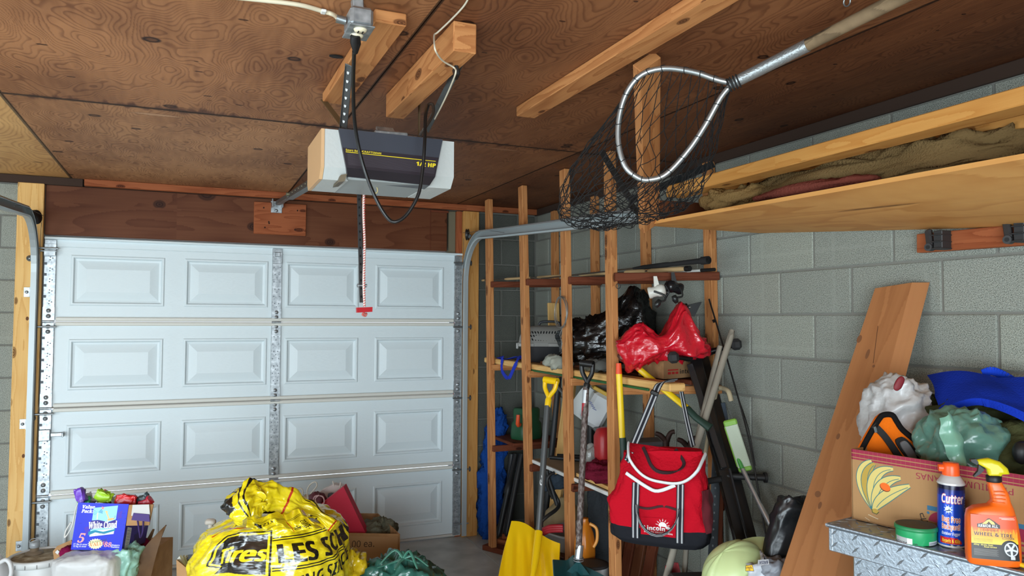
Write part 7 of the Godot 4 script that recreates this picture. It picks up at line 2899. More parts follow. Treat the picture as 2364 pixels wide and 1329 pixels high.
	for r in rows_in:
		var row = []
		var cx: float = (r[1] + r[2]) * 0.5 * k2
		var rib: float = 0.0012 * sin(r[0] * 0.8) if r[0] > 128 else 0.0
		for j in 36:
			var a = -TAU * j / 36
			row.append(bt * V(cx + spow(cos(a), 0.5) * ((r[2] - r[1]) * 0.5 * k2 + rib), r[0] * k2, spow(sin(a), 0.6) * r[3] * k2))
		rows.append(row)
	st = mb()
	grid(st, rows, true)
	fan(st, rows[0], false)
	fan(st, rows[rows.size() - 1], true)
	var orange = mat(c8(236, 100, 20), 0.35)
	obj("bottle", st, orange, sb, "orange plastic bottle")
	st = mb()
	for j in 4:
		tube(st, curve([bt * V(-0.003 + j * 0.0012, (138 + j * 8) * k2, 0.018), bt * V(0.016, (139 + j * 8) * k2, 0.0205), bt * V(0.036 - j * 0.003, (137 + j * 8) * k2, 0.013)], 4), 0.0016, 6)
	obj("neck_ribs", st, orange, sb)
	var w = Painter.new(640, 720, c8(214, 84, 44))
	for k in 120:
		w.rect(0, 210 + k * 2, 640, 2, c8(222, 100, 40).lerp(c8(244, 206, 50), k / 119.0))
	for k in 14:
		w.poly([Vector2(k * 48 - 20, 330), Vector2(k * 48 + 12, 190 + 60 * hid(k)), Vector2(k * 48 + 44, 330)], c8(242, 158, 46))
	w.rect(0, 450, 640, 270, c8(34, 30, 30))
	w.oval(200, 452, 260, 30, c8(236, 200, 60))
	w.rect(0, 470, 640, 250, c8(34, 30, 30))
	for dd in [[-5, 0], [5, 0], [0, -5], [0, 5]]:
		w.text("ARMOR ALL", 98 + dd[0], 200 + dd[1], 46, c8(230, 226, 220), 900, false, 0.0, 0.0, 0.78)
	w.poly([Vector2(90, 150), Vector2(180, 120), Vector2(236, 56), Vector2(260, 50), Vector2(330, 96), Vector2(396, 150), Vector2(396, 160), Vector2(90, 160)], c8(60, 34, 28))
	w.poly([Vector2(150, 150), Vector2(230, 80), Vector2(262, 66), Vector2(320, 110), Vector2(340, 150)], c8(230, 200, 110))
	w.poly([Vector2(216, 150), Vector2(250, 100), Vector2(290, 150)], c8(70, 50, 40))
	w.rect(86, 148, 318, 62, c8(40, 30, 30))
	w.text("ARMOR ALL", 98, 200, 46, c8(240, 236, 230), 900, false, 0.0, 0.0, 0.78)
	w.text("Extreme", 150, 260, 36, c8(120, 60, 30), 700, true, 0.0, 0.25)
	w.text("WHEEL & TIRE", 38, 336, 56, c8(30, 40, 66), 900, false, 0.02, 0.0, 1.02)
	w.text("CLEANER", 420, 378, 28, c8(30, 40, 66), 700)
	for k in 3:
		w.rect(30, 392 + k * 20, 260, 5, c8(120, 80, 40))
	w.text("Alloy - Brake Dust", 30, 500, 22, c8(240, 220, 90), 700)
	w.text("- Road Grime", 150, 530, 22, c8(240, 220, 90), 700)
	for k in 7:
		w.rect(30, 560 + k * 16, 330 - 20 * (k % 2), 4, c8(140, 136, 130))
	w.oval(520, 540, 128, 150, c8(24, 24, 26))
	w.oval(536, 536, 96, 116, c8(198, 202, 206))
	w.oval(536, 536, 78, 96, c8(60, 62, 66))
	for k in 5:
		var a = TAU * k / 5.0 + 0.3
		w.line([Vector2(536, 536), Vector2(536 + cos(a) * 80, 536 + sin(a) * 98)], 30, c8(206, 210, 214))
	w.oval(536, 536, 26, 32, c8(206, 210, 214))
	w.rect(520, 650, 60, 50, c8(200, 200, 200))
	w.rect(400, 30, 210, 6, c8(240, 236, 230))
	w.rect(430, 50, 190, 6, c8(240, 236, 230))
	st = mb()
	st.set_smooth_group(0)
	for v in 6:
		for h in 8:
			var c4 = []
			for cc in [[h, v], [h + 1, v], [h + 1, v + 1], [h, v + 1]]:
				var uu: float = cc[0] / 8.0
				var vv: float = cc[1] / 6.0
				var xx = lerpf(-49, 44 - 5 * vv, uu) * k2
				var edge: float = absf(uu - 0.46) * 2.0
				c4.append(bt * V(xx, lerpf(16, 112, vv) * k2, (28.6 - 2.2 * vv - 2.5 * pow(edge, 5.0)) * k2 + 0.0008))
			quad(st, c4[0], c4[1], c4[2], c4[3], Vector2(h / 8.0, 1 - v / 6.0), Vector2((h + 1) / 8.0, 1 - v / 6.0), Vector2((h + 1) / 8.0, 1 - (v + 1) / 6.0), Vector2(h / 8.0, 1 - (v + 1) / 6.0))
	obj("label", st, print_mat(w, 0.4), sb, "printed wheel cleaner label")
	st = mb()
	lathe(st, [Vector2(0.0165, 0.0), Vector2(0.0175, 0.002), Vector2(0.0175, 0.015), Vector2(0.015, 0.017)], bt * Transform3D(Basis(V(0, 0, 1), 0.03), V(0.006, 181 * k2, 0)), 28)
	obj("collar", st, BLACK, sb, "black collar")
	st = mb()
	var hd = bt * at(V(0.006, 0.216, 0))
	var prof = [Vector2(-0.038, 0.040), Vector2(-0.036, 0.030), Vector2(-0.018, 0.020), Vector2(-0.014, 0.006), Vector2(-0.013, -0.002), Vector2(0.013, -0.002), Vector2(0.018, 0.006), Vector2(0.034, 0.008), Vector2(0.030, 0.022), Vector2(0.014, 0.038), Vector2(-0.012, 0.046)]
	# rounded head: the outline is narrowed towards both cheeks
	var hr = []
	for layer in [[-0.0125, 0.55], [-0.011, 0.85], [-0.006, 0.98], [0.0, 1.0], [0.006, 0.98], [0.011, 0.85], [0.0125, 0.55]]:
		var row = []
		for v2 in prof:
			var m2: Vector2 = Vector2(-0.002, 0.02) + (v2 - Vector2(-0.002, 0.02)) * layer[1]
			row.append(hd * V(m2.x, m2.y, layer[0]))
		hr.append(row)
	grid(st, hr, true, false, 0)
	fan(st, hr[0], false)
	fan(st, hr[6], true)
	obj("spray_head", st, mat(c8(206, 190, 20), 0.35), sb, "yellow spray head")
	st = mb()
	prism(st, [Vector2(-0.040, 0.042), Vector2(-0.052, 0.040), Vector2(-0.050, 0.034), Vector2(-0.038, 0.027), Vector2(-0.034, 0.033)], 0.014, hd * at(V(0, 0, -0.007)))
	prism(st, [Vector2(-0.034, 0.028), Vector2(-0.022, 0.016), Vector2(-0.030, 0.006), Vector2(-0.044, -0.004), Vector2(-0.046, -0.001), Vector2(-0.036, 0.012)], 0.012, hd * at(V(0, 0, -0.006)))
	obj("trigger", st, BLACK, sb, "black trigger and nozzle")
	# yellow pencil-like stick at the frame's edge
	st = mb()
	cyl(st, V(1.894,1.03,-1.258), V(1.893,1.03,-1.188), 0.006, 8)
	solo("yellow_stick", st, mat(c8(226, 186, 30), 0.5), "yellow stick lying on the toolbox at the photo's right edge", "stick")



# ---------------------------------------------------------------- boxes and bags on the floor before the door
func build_floor_left():
	var face = Basis(CAMB.x, Vector3.UP, CAMB.x.cross(Vector3.UP)).orthonormalized()
	# white bucket with a lid
	var bc = V(-0.71,0.337,-4.828)
	var bu = thing("lidded_bucket", "white bucket with a grubby lid beside the left door track", "bucket", V(bc.x, 0, bc.z))
	var white = mat(c8(214, 216, 214), 0.45)
	var st = mb()
	var h = bc.y
	lathe(st, [Vector2(0, 0.0), Vector2(0.128, 0.0), Vector2(0.134, 0.01), Vector2(0.142, h * 0.7), Vector2(0.149, h * 0.72), Vector2(0.149, h * 0.76), Vector2(0.144, h * 0.78), Vector2(0.147, h - 0.03)], Transform3D(face, V(bc.x, 0, bc.z)), 40)
	obj("pail", st, white, bu)
	st = mb()
	lathe(st, [Vector2(0.147, -0.035), Vector2(0.158, -0.034), Vector2(0.16, -0.004), Vector2(0.154, 0.002), Vector2(0.142, 0.002), Vector2(0.140, -0.006)], Transform3D(face, bc), 40)
	obj("lid_rim", st, white, bu)
	st = mb()
	lathe(st, [Vector2(0.141, -0.006), Vector2(0.09, -0.006), Vector2(0.085, -0.003), Vector2(0.0, -0.003)], Transform3D(face, bc), 40)
	obj("lid", st, mat(Color.WHITE, 0.8, 0.0, {"albedo_texture": noise_tex(256, 0.02, ramp([[0.0, c8(96, 80, 58)], [0.45, c8(142, 124, 96)], [0.8, c8(176, 164, 140)], [1.0, c8(200, 192, 174)]]), 34, 5), "uv1_triplanar": true, "uv1_scale": V(3, 3, 3)}), bu, "stained lid")
	st = mb()
	for k in 6:
		var a = PI * (0.25 + k * 0.11) 
		var q = Transform3D(face, bc) * V(cos(a) * 0.1605, -0.02, sin(a) * 0.1605)
		bar(st, q + V(0, -0.01, 0), q + V(0, 0.01, 0), 0.002, 0.002, V(0, 0, 1), 0)
	stuff(obj("rim_slits", st, mat(c8(60, 60, 60), 0.8), bu))
	var cap = Transform3D(face, bc + face * V(-0.055, 0.0, -0.03))
	st = mb()
	lathe(st, [Vector2(0.045, -0.002), Vector2(0.042, 0.006), Vector2(0.028, 0.012), Vector2(0.022, 0.014), Vector2(0.021, 0.035), Vector2(0, 0.035)], cap, 24)
	obj("spout_base", st, mat(c8(120, 104, 84), 0.6), bu)
	st = mb()
	lathe(st, [Vector2(0.022, 0.03), Vector2(0.025, 0.034), Vector2(0.025, 0.058), Vector2(0.02, 0.062), Vector2(0, 0.062)], cap, 20)
	var loopp = []
	for k in 16:
		loopp.append(cap * V(cos(TAU * k / 16) * 0.026, 0.068 + 0.006 * sin(TAU * k / 8), sin(TAU * k / 16) * 0.022))
	tube(st, loopp, 0.0025, 6, true)
	obj("spout_cap", st, mat(c8(150, 154, 156), 0.3), bu, "clear plastic spout cap")
	# white jug at the left edge
	var jg = thing("white_jug", "white plastic jug cut by the photo's left edge, beside the bucket", "jug", V(-0.861,0.13,-4.684))
	var jt = Transform3D(face, V(-0.9,0.04,-4.705))
	st = mb()
	loft(st, [[0.0, 0.08, 0.07, 0.6], [0.2, 0.085, 0.075, 0.6], [0.28, 0.06, 0.055, 0.7], [0.33, 0.04, 0.04, 0.9], [0.35, 0.03, 0.03, 1.0]], jt)
	obj("jug_body", st, mat(c8(206, 206, 206), 0.4), jg)
	st = mb()
	tube(st, curve([V(-0.865,0.365,-4.654), V(-0.837,0.379,-4.641), V(-0.816,0.356,-4.633), V(-0.811,0.305,-4.633), V(-0.835,0.26,-4.645)], 5), 0.011, 8)
	obj("jug_handle", st, mat(c8(210, 210, 208), 0.4), jg)
	# outer carton with raised flaps
	var oc = thing("open_carton", "tall open brown carton with flaps up, holding the blue diaper box", "box", V(-0.352,-0.025,-4.31))
	var o0 = V(-0.519,0.384,-4.221)
	var o1 = V(-0.177,0.362,-4.119)
	o0.y = 0.47
	o1.y = 0.47
	var back = -CAMB.z
	back.y = 0
	back = back.normalized() * 0.32
	st = mb()
	hexa(st, V(o0.x, 0, o0.z), V(o1.x, 0, o1.z), o1, o0, V(o0.x, 0, o0.z) + back, V(o1.x, 0, o1.z) + back, o1 + back, o0 + back)
	obj("carton", st, CARDBOARD, oc)
	st = mb()
	plate(st, [[122, 1272], [132, 1260], [164, 1246], [172, 1262], [160, 1340], [134, 1360]], 3.7, -0.005)
	obj("flap", st, CARDBOARD, oc)
	st = mb()
	for q in [[133, 1274, 0.012], [138, 1304, 0.014], [136, 1290, 0.006]]:
		prism(st, [Vector2(-q[2], 0), Vector2(0, -q[2]), Vector2(q[2] * 0.8, q[2] * 0.2), Vector2(0.0, q[2])], 0.001, Transform3D(CAMB, sight(q[0], q[1], 3.693)))
	stuff(obj("torn_paper", st, mat(c8(206, 206, 204), 0.8), oc))
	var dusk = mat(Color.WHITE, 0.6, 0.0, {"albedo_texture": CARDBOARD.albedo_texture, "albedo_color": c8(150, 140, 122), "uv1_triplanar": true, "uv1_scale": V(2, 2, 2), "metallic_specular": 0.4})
	st = mb()
	sheet(st, func(u, v):
		var a: Vector3 = V(-0.235,0.379,-4.023).lerp(V(-0.078,0.625,-4.065), v)
		var b: Vector3 = V(-0.145,0.303,-4.064).lerp(V(-0.074,0.622,-4.074), v)
		return a.lerp(b, u) + CAMB * V(-0.03 * sin(PI * v) * (1 - u), 0, 0.02 * sin(v * 3.0) + 0.02 * u), 8, 16, 0.005)
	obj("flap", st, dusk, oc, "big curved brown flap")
	st = mb()
	plate(st, [[338, 1245], [352, 1221], [356, 1222], [350, 1240], [335, 1262]], 3.8, -0.006)
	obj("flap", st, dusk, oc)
	# what lies in it under the blue box
	st = mb()
	blob(st, Transform3D(face * Basis(V(0, 0, 1), 0.05), V(-0.391,0.468,-4.054)), V(0.29, 0.13, 0.2), 0.45, 0.014, 7.0, 101, 50, 34)
	solo("white_bundle", st, film(c8(190, 190, 188), 0.45, 2.5, 0.5), "white plastic-wrapped bundle below the blue diaper box", "bundle")
	st = mb()
	blob(st, Transform3D(face, V(-0.243,0.482,-4.033)), V(0.1, 0.12, 0.12), 0.75, 0.04, 10.0, 103, 34, 26)
	solo("mint_bag", st, film(c8(150, 196, 180), 0.35, 3.0, 0.8), "crumpled mint green plastic bag right of the white bundle", "plastic bag")
	st = mb()
	blob(st, Transform3D(face, V(-0.482,0.476,-4.223)), V(0.1, 0.1, 0.1), 0.7, 0.02, 9.0, 105, 26, 18)
	blob(st, Transform3D(face, V(-0.211,0.481,-4.281)), V(0.12, 0.05, 0.1), 0.7, 0.02, 9.0, 106, 26, 18)
	solo("maroon_cloth", st, cloth(c8(126, 22, 66), 5.0), "maroon cloth showing on both sides beneath the diaper box", "cloth")
	build_diaper_box(face)
	# small carton with books and a black thing at its left
	var bk = thing("book_carton", "low carton of books peeking out left of the yellow bag", "box", V(0.028,0.288,-3.861))
	st = mb()
	hexa(st, V(-0.024,0.415,-3.823), V(0.089,0.346,-3.723), V(0.08,0.443,-3.722), V(-0.028,0.522,-3.819), V(-0.002,0.31,-4.145), V(0.098,0.235,-4.105), V(0.096,0.343,-4.101), V(-0.005,0.429,-4.14))
	obj("carton", st, CARDBOARD, bk)
	st = mb()
	for k in 3:
		plate(st, [[409 + k * 7, 1290 - k * 2], [414 + k * 7, 1283], [442 + k * 6, 1334], [437 + k * 6, 1345]], 3.5 + k * 0.05, -0.02)
	obj("book_edges", st, mat(c8(206, 208, 200), 0.7), bk, "pale book edges")
	st = mb()
	blob(st, Transform3D(face * Basis(V(0, 0, 1), 0.1), V(0.038,0.458,-3.979)), V(0.085, 0.05, 0.1), 0.4, 0.004, 8.0, 109, 22, 14)
	blob(st, Transform3D(face, V(0.053,0.432,-3.909)), V(0.08, 0.06, 0.08), 0.7, 0.01, 9.0, 110, 22, 14)
	solo("black_camera_case", st, mat(c8(46, 46, 48), 0.45), "black case in the carton left of the yellow bag", "case")
	build_tire_bag(face)
	# carton priced in marker pen, behind the yellow bag
	var pc = thing("priced_carton", "open brown carton hand-marked $1.00 behind the yellow bag", "box", V(0.97,-0.239,-4.297))
	var a0 = V(0.713,0.409,-4.324)
	var a1 = V(1.102,0.462,-4.133)
	var top = (a0.y + a1.y) * 0.5
	a0.y = top
	a1.y = top
	var bk2 = V(1.094,0.432,-4.617) - V(1.102,0.462,-4.133)
	bk2.y = 0
	st = mb()
	wall_panel(st, a0, a1, 0.0, 0.006)
	wall_panel(st, a1, a1 + bk2, 0.0, 0.006)
	wall_panel(st, a0 + bk2, a0, 0.0, 0.006)
	wall_panel(st, a1 + bk2, a0 + bk2, 0.0, 0.006)
	hexa(st, V(a0.x, 0.0, a0.z), V(a1.x, 0.0, a1.z), V(a1.x, 0.02, a1.z), V(a0.x, 0.02, a0.z), V(a0.x, 0.0, a0.z) + bk2, V(a1.x, 0.0, a1.z) + bk2, V(a1.x, 0.02, a1.z) + bk2, V(a0.x, 0.02, a0.z) + bk2)
	obj("carton", st, CARDBOARD, pc)
	var p = Painter.new(512, 256, c8(172, 132, 92))
	var pen = c8(50, 36, 30)
	p.text("$1.00 ea.", 60, 80, 44, pen, 400, false, -0.04, 0.1, 1.1)
	p.line([Vector2(42, 50), Vector2(34, 84)], 3, pen)
	p.line([Vector2(52, 46), Vector2(46, 80)], 3, pen)
	for k in 30:
		p.rect(0, k * 9, 512, 1, c8(168, 128, 88))
	st = mb()
	var nf = (a1 - a0).cross(Vector3.UP).normalized() * 0.004
	var f0 = a0.lerp(a1, 0.12) + nf
	var f1 = a0.lerp(a1, 0.98) + nf
	quad(st, f0 - V(0, 0.22, 0), f1 - V(0, 0.22, 0), f1 - V(0, 0.015, 0), f0 - V(0, 0.015, 0), Vector2(0, 1), Vector2(1, 1), Vector2(1, 0), Vector2(0, 0))
	obj("marked_face", st, print_mat(p, 0.85), pc, "handwritten price")
	# grey clothing in it
	st = mb()
	blob(st, Transform3D(face, V(1.041,0.398,-4.401)), V(0.2, 0.09, 0.18), 0.7, 0.04, 9.0, 113, 40, 26)
	solo("grey_cloth", st, cloth(c8(106, 108, 92)), "grey-green cloth lying in the priced carton", "cloth")
	# gift bags standing in it
	var rg = thing("red_gift_bag", "crimson paper gift bag with rope handles leaning in the priced carton", "gift bag", V(0.842,0.455,-4.375))
	st = mb()
	plate(st, [[738, 1166], [793, 1123], [844, 1230], [840, 1234], [783, 1238], [765, 1215]], 4.27, -0.07)
	obj("paper_bag", st, mat(c8(190, 22, 58), 0.6, 0.0, {"normal_enabled": true, "normal_texture": WRINKLE, "normal_scale": 0.15, "uv1_triplanar": true, "uv1_scale": V(1.5, 1.5, 1.5)}), rg)
	st = mb()
	tube(st, curve([V(0.673,0.582,-4.441), V(0.683,0.619,-4.414), V(0.718,0.622,-4.377), V(0.726,0.587,-4.375), V(0.697,0.575,-4.388), V(0.68,0.607,-4.394), V(0.7,0.631,-4.384)], 5), 0.004, 6)
	obj("rope_handle", st, mat(c8(206, 170, 176), 0.8), rg)
	var wg = thing("white_gift_bag", "white paper gift bag behind the crimson one, with thin handles", "gift bag", V(0.809,0.567,-4.547))
	st = mb()
	plate(st, [[722, 1150], [742, 1132], [770, 1118], [792, 1122], [800, 1160], [770, 1220], [735, 1220]], 4.42, -0.05)
	obj("paper_bag", st, mat(c8(206, 194, 190), 0.6), wg)
	st = mb()
	tube(st, [V(0.834,0.64,-4.479), V(0.836,0.673,-4.477)], 0.004, 6)
	tube(st, [V(0.801,0.65,-4.493), V(0.794,0.68,-4.494)], 0.004, 6)
	obj("handle_ends", st, mat(c8(220, 214, 204), 0.7), wg)
	st = mb()
	blob(st, Transform3D(face, V(0.788,0.603,-4.457)), V(0.05, 0.03, 0.03), 0.6, 0.006, 20.0, 115, 18, 12)
	solo("dark_tissue", st, mat(c8(64, 70, 76), 0.7), "dark tissue scrap between the white and crimson gift bags", "tissue")
	st = mb()
	blob(st, Transform3D(face, V(0.702,0.588,-4.472)), V(0.09, 0.07, 0.06), 0.7, 0.02, 14.0, 116, 24, 16)
	solo("plum_tissue", st, mat(c8(104, 52, 64), 0.7), "plum tissue paper bulging from the gift bags, left side", "tissue")
	var tg = thing("tan_gift_bag", "tan paper bag with white cord loops behind the yellow bag", "gift bag", V(0.65,0.528,-4.563))
	st = mb()
	plate(st, [[692, 1160], [700, 1145], [716, 1150], [724, 1170], [724, 1220], [692, 1220]], 4.38, -0.05)
	obj("paper_bag", st, mat(c8(206, 178, 140), 0.7), tg)
	st = mb()
	tube(st, curve([V(0.584,0.57,-4.568), V(0.588,0.618,-4.564), V(0.61,0.641,-4.553), V(0.631,0.628,-4.545), V(0.626,0.563,-4.55)], 6), 0.0038, 6)
	tube(st, curve([V(0.66,0.578,-4.534), V(0.655,0.628,-4.535), V(0.67,0.663,-4.526), V(0.698,0.679,-4.514), V(0.705,0.654,-4.512), V(0.676,0.613,-4.526), V(0.658,0.578,-4.535)], 6), 0.0038, 6)
	obj("cord_loops", st, mat(c8(222, 220, 208), 0.8), tg, "white cord loops")
	# dark green bag, knotted
	var gbt = Transform3D(face, V(0.947,0.409,-3.57))
	var gb = thing("green_garbage_bag", "knotted translucent green plastic bag at the photo's lower edge", "plastic bag", V(gbt.origin.x, 0, gbt.origin.z))
	st = mb()
	blob(st, Transform3D(face, V(gbt.origin.x, 0.24, gbt.origin.z)), V(0.42, 0.48, 0.36), 0.7, 0.06, 6.0, 121, 60, 44, func(p, d): return V(p.x * (1.0 - 0.25 * smoothstep(0.6, 1.0, d.y)), p.y, p.z))
	obj("bag_body", st, film(c8(52, 104, 92), 0.25, 3.0, 0.9), gb)
	st = mb()
	var kn = V(0.942,0.517,-3.458)
	for k in 7:
		var a = TAU * k / 7.0
		tube(st, curve([kn, kn + face * V(cos(a) * 0.05, 0.03 * sin(a * 2) + 0.01, sin(a) * 0.03), kn + face * V(cos(a) * 0.12, -0.02, sin(a) * 0.05 + 0.05)], 5), [0.014, 0.013, 0.012, 0.011, 0.01, 0.009, 0.008, 0.008, 0.007, 0.006, 0.004], 7, false, 0.5)
	obj("knot", st, film(c8(70, 128, 110), 0.25, 4.0, 0.6), gb)


# upright panel of card from a to b, down to height y
func wall_panel(st: SurfaceTool, a: Vector3, b: Vector3, y: float, th: float):
	var n = (b - a).cross(Vector3.UP).normalized() * th
	hexa(st, V(a.x, y, a.z), V(b.x, y, b.z), b, a, V(a.x, y, a.z) - n, V(b.x, y, b.z) - n, b - n, a - n)


func build_diaper_box(face: Basis):
	var blue = c8(30, 46, 196)
	var p = Painter.new(720, 640, blue)
	var white = c8(240, 240, 244)
	var pink = c8(250, 160, 150)
	for k in 14:
		p.line([Vector2(20 + 680 * hid(k), 90 + 520 * hid(k, 2)), Vector2(60 + 680 * hid(k), 88 + 520 * hid(k, 2))], 4, c8(22, 34, 150))
	for d in 3:
		p.text("Value", 60 + d * 2, 78, 46, white, 700, true, 0.0, 0.2)
		p.text("Pack!", 62 + d * 2, 136, 46, white, 700, true, 0.0, 0.2)
	p.poly([Vector2(236, 66), Vector2(572, 24), Vector2(572, 410), Vector2(236, 456)], c8(150, 214, 244))
	p.poly([Vector2(236, 380), Vector2(572, 340), Vector2(572, 410), Vector2(236, 456)], white)
	# palm tree, star and a long-necked animal at a pool
	p.line([Vector2(306, 220), Vector2(302, 130)], 14, c8(232, 206, 176))
	for a in [2.5, 2.9, 3.4, 3.9, -0.6, -0.1, 0.4]:
		p.poly([Vector2(302, 124), Vector2(302, 124) + Vector2(cos(a), sin(a) * 0.7).rotated(-0.12) * 78, Vector2(302, 124) + Vector2(cos(a - 0.18), sin(a - 0.18) * 0.7 - 0.06).rotated(-0.12) * 64], c8(40, 120, 178))
	p.poly([Vector2(346, 36), Vector2(362, 54), Vector2(392, 52), Vector2(374, 68), Vector2(384, 84), Vector2(358, 76), Vector2(338, 82), Vector2(350, 62)], c8(232, 130, 128))
	p.line([Vector2(424, 120), Vector2(470, 200)], 18, c8(240, 190, 120))
	p.oval(424, 112, 20, 10, c8(240, 190, 120), 0.2)
	p.oval(500, 212, 50, 16, c8(240, 180, 110), -0.2)
	p.line([Vector2(540, 206), Vector2(556, 170), Vector2(550, 160)], 5, c8(120, 90, 90))
	# ribbons and the name
	p.poly([Vector2(200, 290), Vector2(230, 236), Vector2(330, 226), Vector2(470, 250), Vector2(580, 210), Vector2(590, 260), Vector2(480, 330), Vector2(330, 330), Vector2(240, 360)], c8(40, 24, 130))
	p.poly([Vector2(580, 120), Vector2(650, 90), Vector2(640, 150), Vector2(656, 190), Vector2(590, 206)], c8(66, 44, 176))
	p.poly([Vector2(140, 340), Vector2(214, 310), Vector2(206, 400), Vector2(160, 460), Vector2(168, 400)], c8(66, 44, 176))
	for d in [[-3, 0], [3, 0], [0, 3]]:
		p.text("White Cloud", 200 + d[0], 350 + d[1], 92, c8(20, 16, 90), 700, true, -0.06, 0.0, 0.5)
	for d in 3:
		p.text("White Cloud", 200 + d * 2, 350, 92, white, 700, true, -0.06, 0.0, 0.5)
	p.poly([Vector2(210, 390), Vector2(300, 364), Vector2(420, 384), Vector2(584, 340), Vector2(584, 366), Vector2(440, 414), Vector2(310, 396), Vector2(214, 440)], c8(20, 130, 160))
	for k in 3:
		p.line([Vector2(310, 412 + k * 14), Vector2(460 - 30 * k, 400 + k * 12)], 3, c8(90, 100, 130))
	for d in 3:
		p.text("5", 62 + d * 2, 540, 128, pink, 700, true, 0.0, 0.22)
	p.text("27 lbs & over", 26, 574, 22, white, 700, true)
	p.text("12 kg & over", 26, 602, 22, white, 700, true)
	var star = []
	for k in 36:
		var r = 1.0 if k % 2 == 0 else 0.8
		star.append(Vector2(340 + cos(TAU * k / 36) * 112 * r, 552 + sin(TAU * k / 36) * 76 * r))
	p.poly(star, c8(246, 240, 176))
	p.text("Exceptional", 258, 546, 28, c8(60, 60, 50), 700, true, -0.18)
	p.text("VALUE!", 262, 592, 44, c8(206, 90, 50), 700, true, -0.16, 0.0, 1.05)
	for d in 2:
		p.text("88", 458 + d * 2, 590, 66, pink, 700, true, 0.0, 0.15)
	p.text("Diapers", 562, 574, 22, white, 700, true)
	p.text("Panales", 562, 600, 22, white, 700, true)
	var q = Painter.new(512, 512, c8(48, 34, 128))
	q.rect(40, 250, 90, 240, c8(214, 214, 214))
	for k in 20:
		q.rect(48, 262 + k * 11, 74, 3 + k % 3, c8(40, 40, 50))
	q.text("Value", 110, 130, 44, c8(190, 190, 206), 700, true)
	q.text("Pack!", 110, 190, 44, c8(190, 190, 206), 700, true)
	q.oval(310, 140, 40, 60, c8(190, 150, 110))
	q.oval(400, 180, 50, 90, c8(120, 124, 150))
	q.poly([Vector2(200, 330), Vector2(360, 300), Vector2(420, 420), Vector2(260, 460)], c8(34, 24, 96))
	var bl = V(-0.486,0.535,-4.124)
	var br = V(-0.264,0.539,-3.996)
	var tr = V(-0.237,0.758,-3.974)
	var tl = V(-0.458,0.757,-4.102)
	var sr = V(-0.178,0.501,-4.244) - V(-0.264,0.539,-3.996)
	var db = thing("diaper_box", "blue diaper carton full of colourful packets, standing in the open carton", "box", bl)
	var st = mb()
	hexa(st, bl, br, tr, tl, bl + sr, br + sr, tr + sr - V(0, 0.05, 0), tl + sr - V(0, 0.05, 0))
	obj("carton", st, mat(c8(40, 36, 130), 0.5), db)
	st = mb()
	var nf = (br - bl).cross(tl - bl).normalized() * 0.0015
	quad(st, bl + nf, br + nf, tr + nf, tl + nf, Vector2(0, 1), Vector2(1, 1), Vector2(1, 0), Vector2(0, 0))
	obj("printed_face", st, print_mat(p, 0.35), db, "blue printed front")
	st = mb()
	var ns = sr.cross(tr - br).normalized() * 0.0015
	quad(st, br + ns, br + sr + ns, tr + sr - V(0, 0.05, 0) + ns, tr + ns, Vector2(0, 1), Vector2(1, 1), Vector2(1, 0), Vector2(0, 0))
	obj("printed_side", st, print_mat(q, 0.45), db)
	# folded side flap with a purple tag
	st = mb()
	plate(st, [[297, 1165], [350, 1164], [354, 1164], [344, 1212], [291, 1213]], 3.52, -0.006)
	obj("side_flap", st, CARDBOARD, db)
	st = mb()
	plate(st, [[306, 1165], [344, 1164], [346, 1187], [345, 1193], [303, 1190]], 3.505, -0.004)
	obj("white_tag", st, mat(c8(196, 194, 190), 0.6), db)
	st = mb()
	plate(st, [[308, 1184], [344, 1187], [346, 1204], [303, 1200]], 3.500, -0.004)
	obj("purple_tag", st, mat(c8(66, 44, 110), 0.6), db)
	st = mb()
	tube(st, curve([V(-0.197,0.684,-3.939), V(-0.189,0.622,-3.96), V(-0.186,0.596,-3.982), V(-0.175,0.633,-3.953), V(-0.173,0.682,-3.929)], 5), 0.004, 6)
	obj("purple_cord", st, mat(c8(56, 36, 96), 0.7), db)
	st = mb()
	tube(st, curve([V(-0.461,0.753,-4.114), V(-0.475,0.707,-4.144), V(-0.488,0.635,-4.153), V(-0.517,0.583,-4.168), V(-0.514,0.614,-4.165), V(-0.492,0.655,-4.154)], 6), 0.0035, 6)
	obj("white_cord", st, mat(c8(206, 204, 196), 0.8), db)
	# the packets
	var packs = [
		["purple packet", c8(112, 66, 190), 187, 1140, 0.032, 0.06, 0.3, "purple and white packet at the left of the diaper box"],
		["green packet", c8(40, 190, 100), 196, 1153, 0.055, 0.04, -0.2, "bright green packet at the front left of the diaper box"],
		["clear cup", c8(200, 206, 214), 208, 1147, 0.02, 0.05, 0.5, "clear plastic piece beside the green packet"],
		["lime packet", c8(166, 214, 50), 240, 1143, 0.075, 0.045, -0.35, "lime and red striped packet at the back of the diaper box"],
		["coral packet", c8(240, 84, 84), 240, 1139, 0.024, 0.035, -0.3, "coral packet resting on the lime one"],
		["white packet", c8(206, 214, 226), 262, 1156, 0.07, 0.045, 0.4, "white foil packet at the middle of the diaper box"],
		["red packet", c8(214, 28, 36), 292, 1153, 0.09, 0.05, -0.08, "large red packet at the right of the diaper box"],
		["yellow packet", c8(226, 190, 90), 277, 1149, 0.04, 0.025, 0.2, "small yellow packet leaning on the large red one"],
		["dark packet", c8(40, 34, 48), 316, 1156, 0.05, 0.045, 0.2, "dark packet behind the side flap"],
		["crimson packet", c8(206, 40, 66), 338, 1158, 0.05, 0.04, 0.6, "crimson packet at the far right of the diaper box"],
		["teal packet", c8(64, 84, 90), 330, 1147, 0.05, 0.025, 0.6, "teal pointed packet standing up at the right"]]
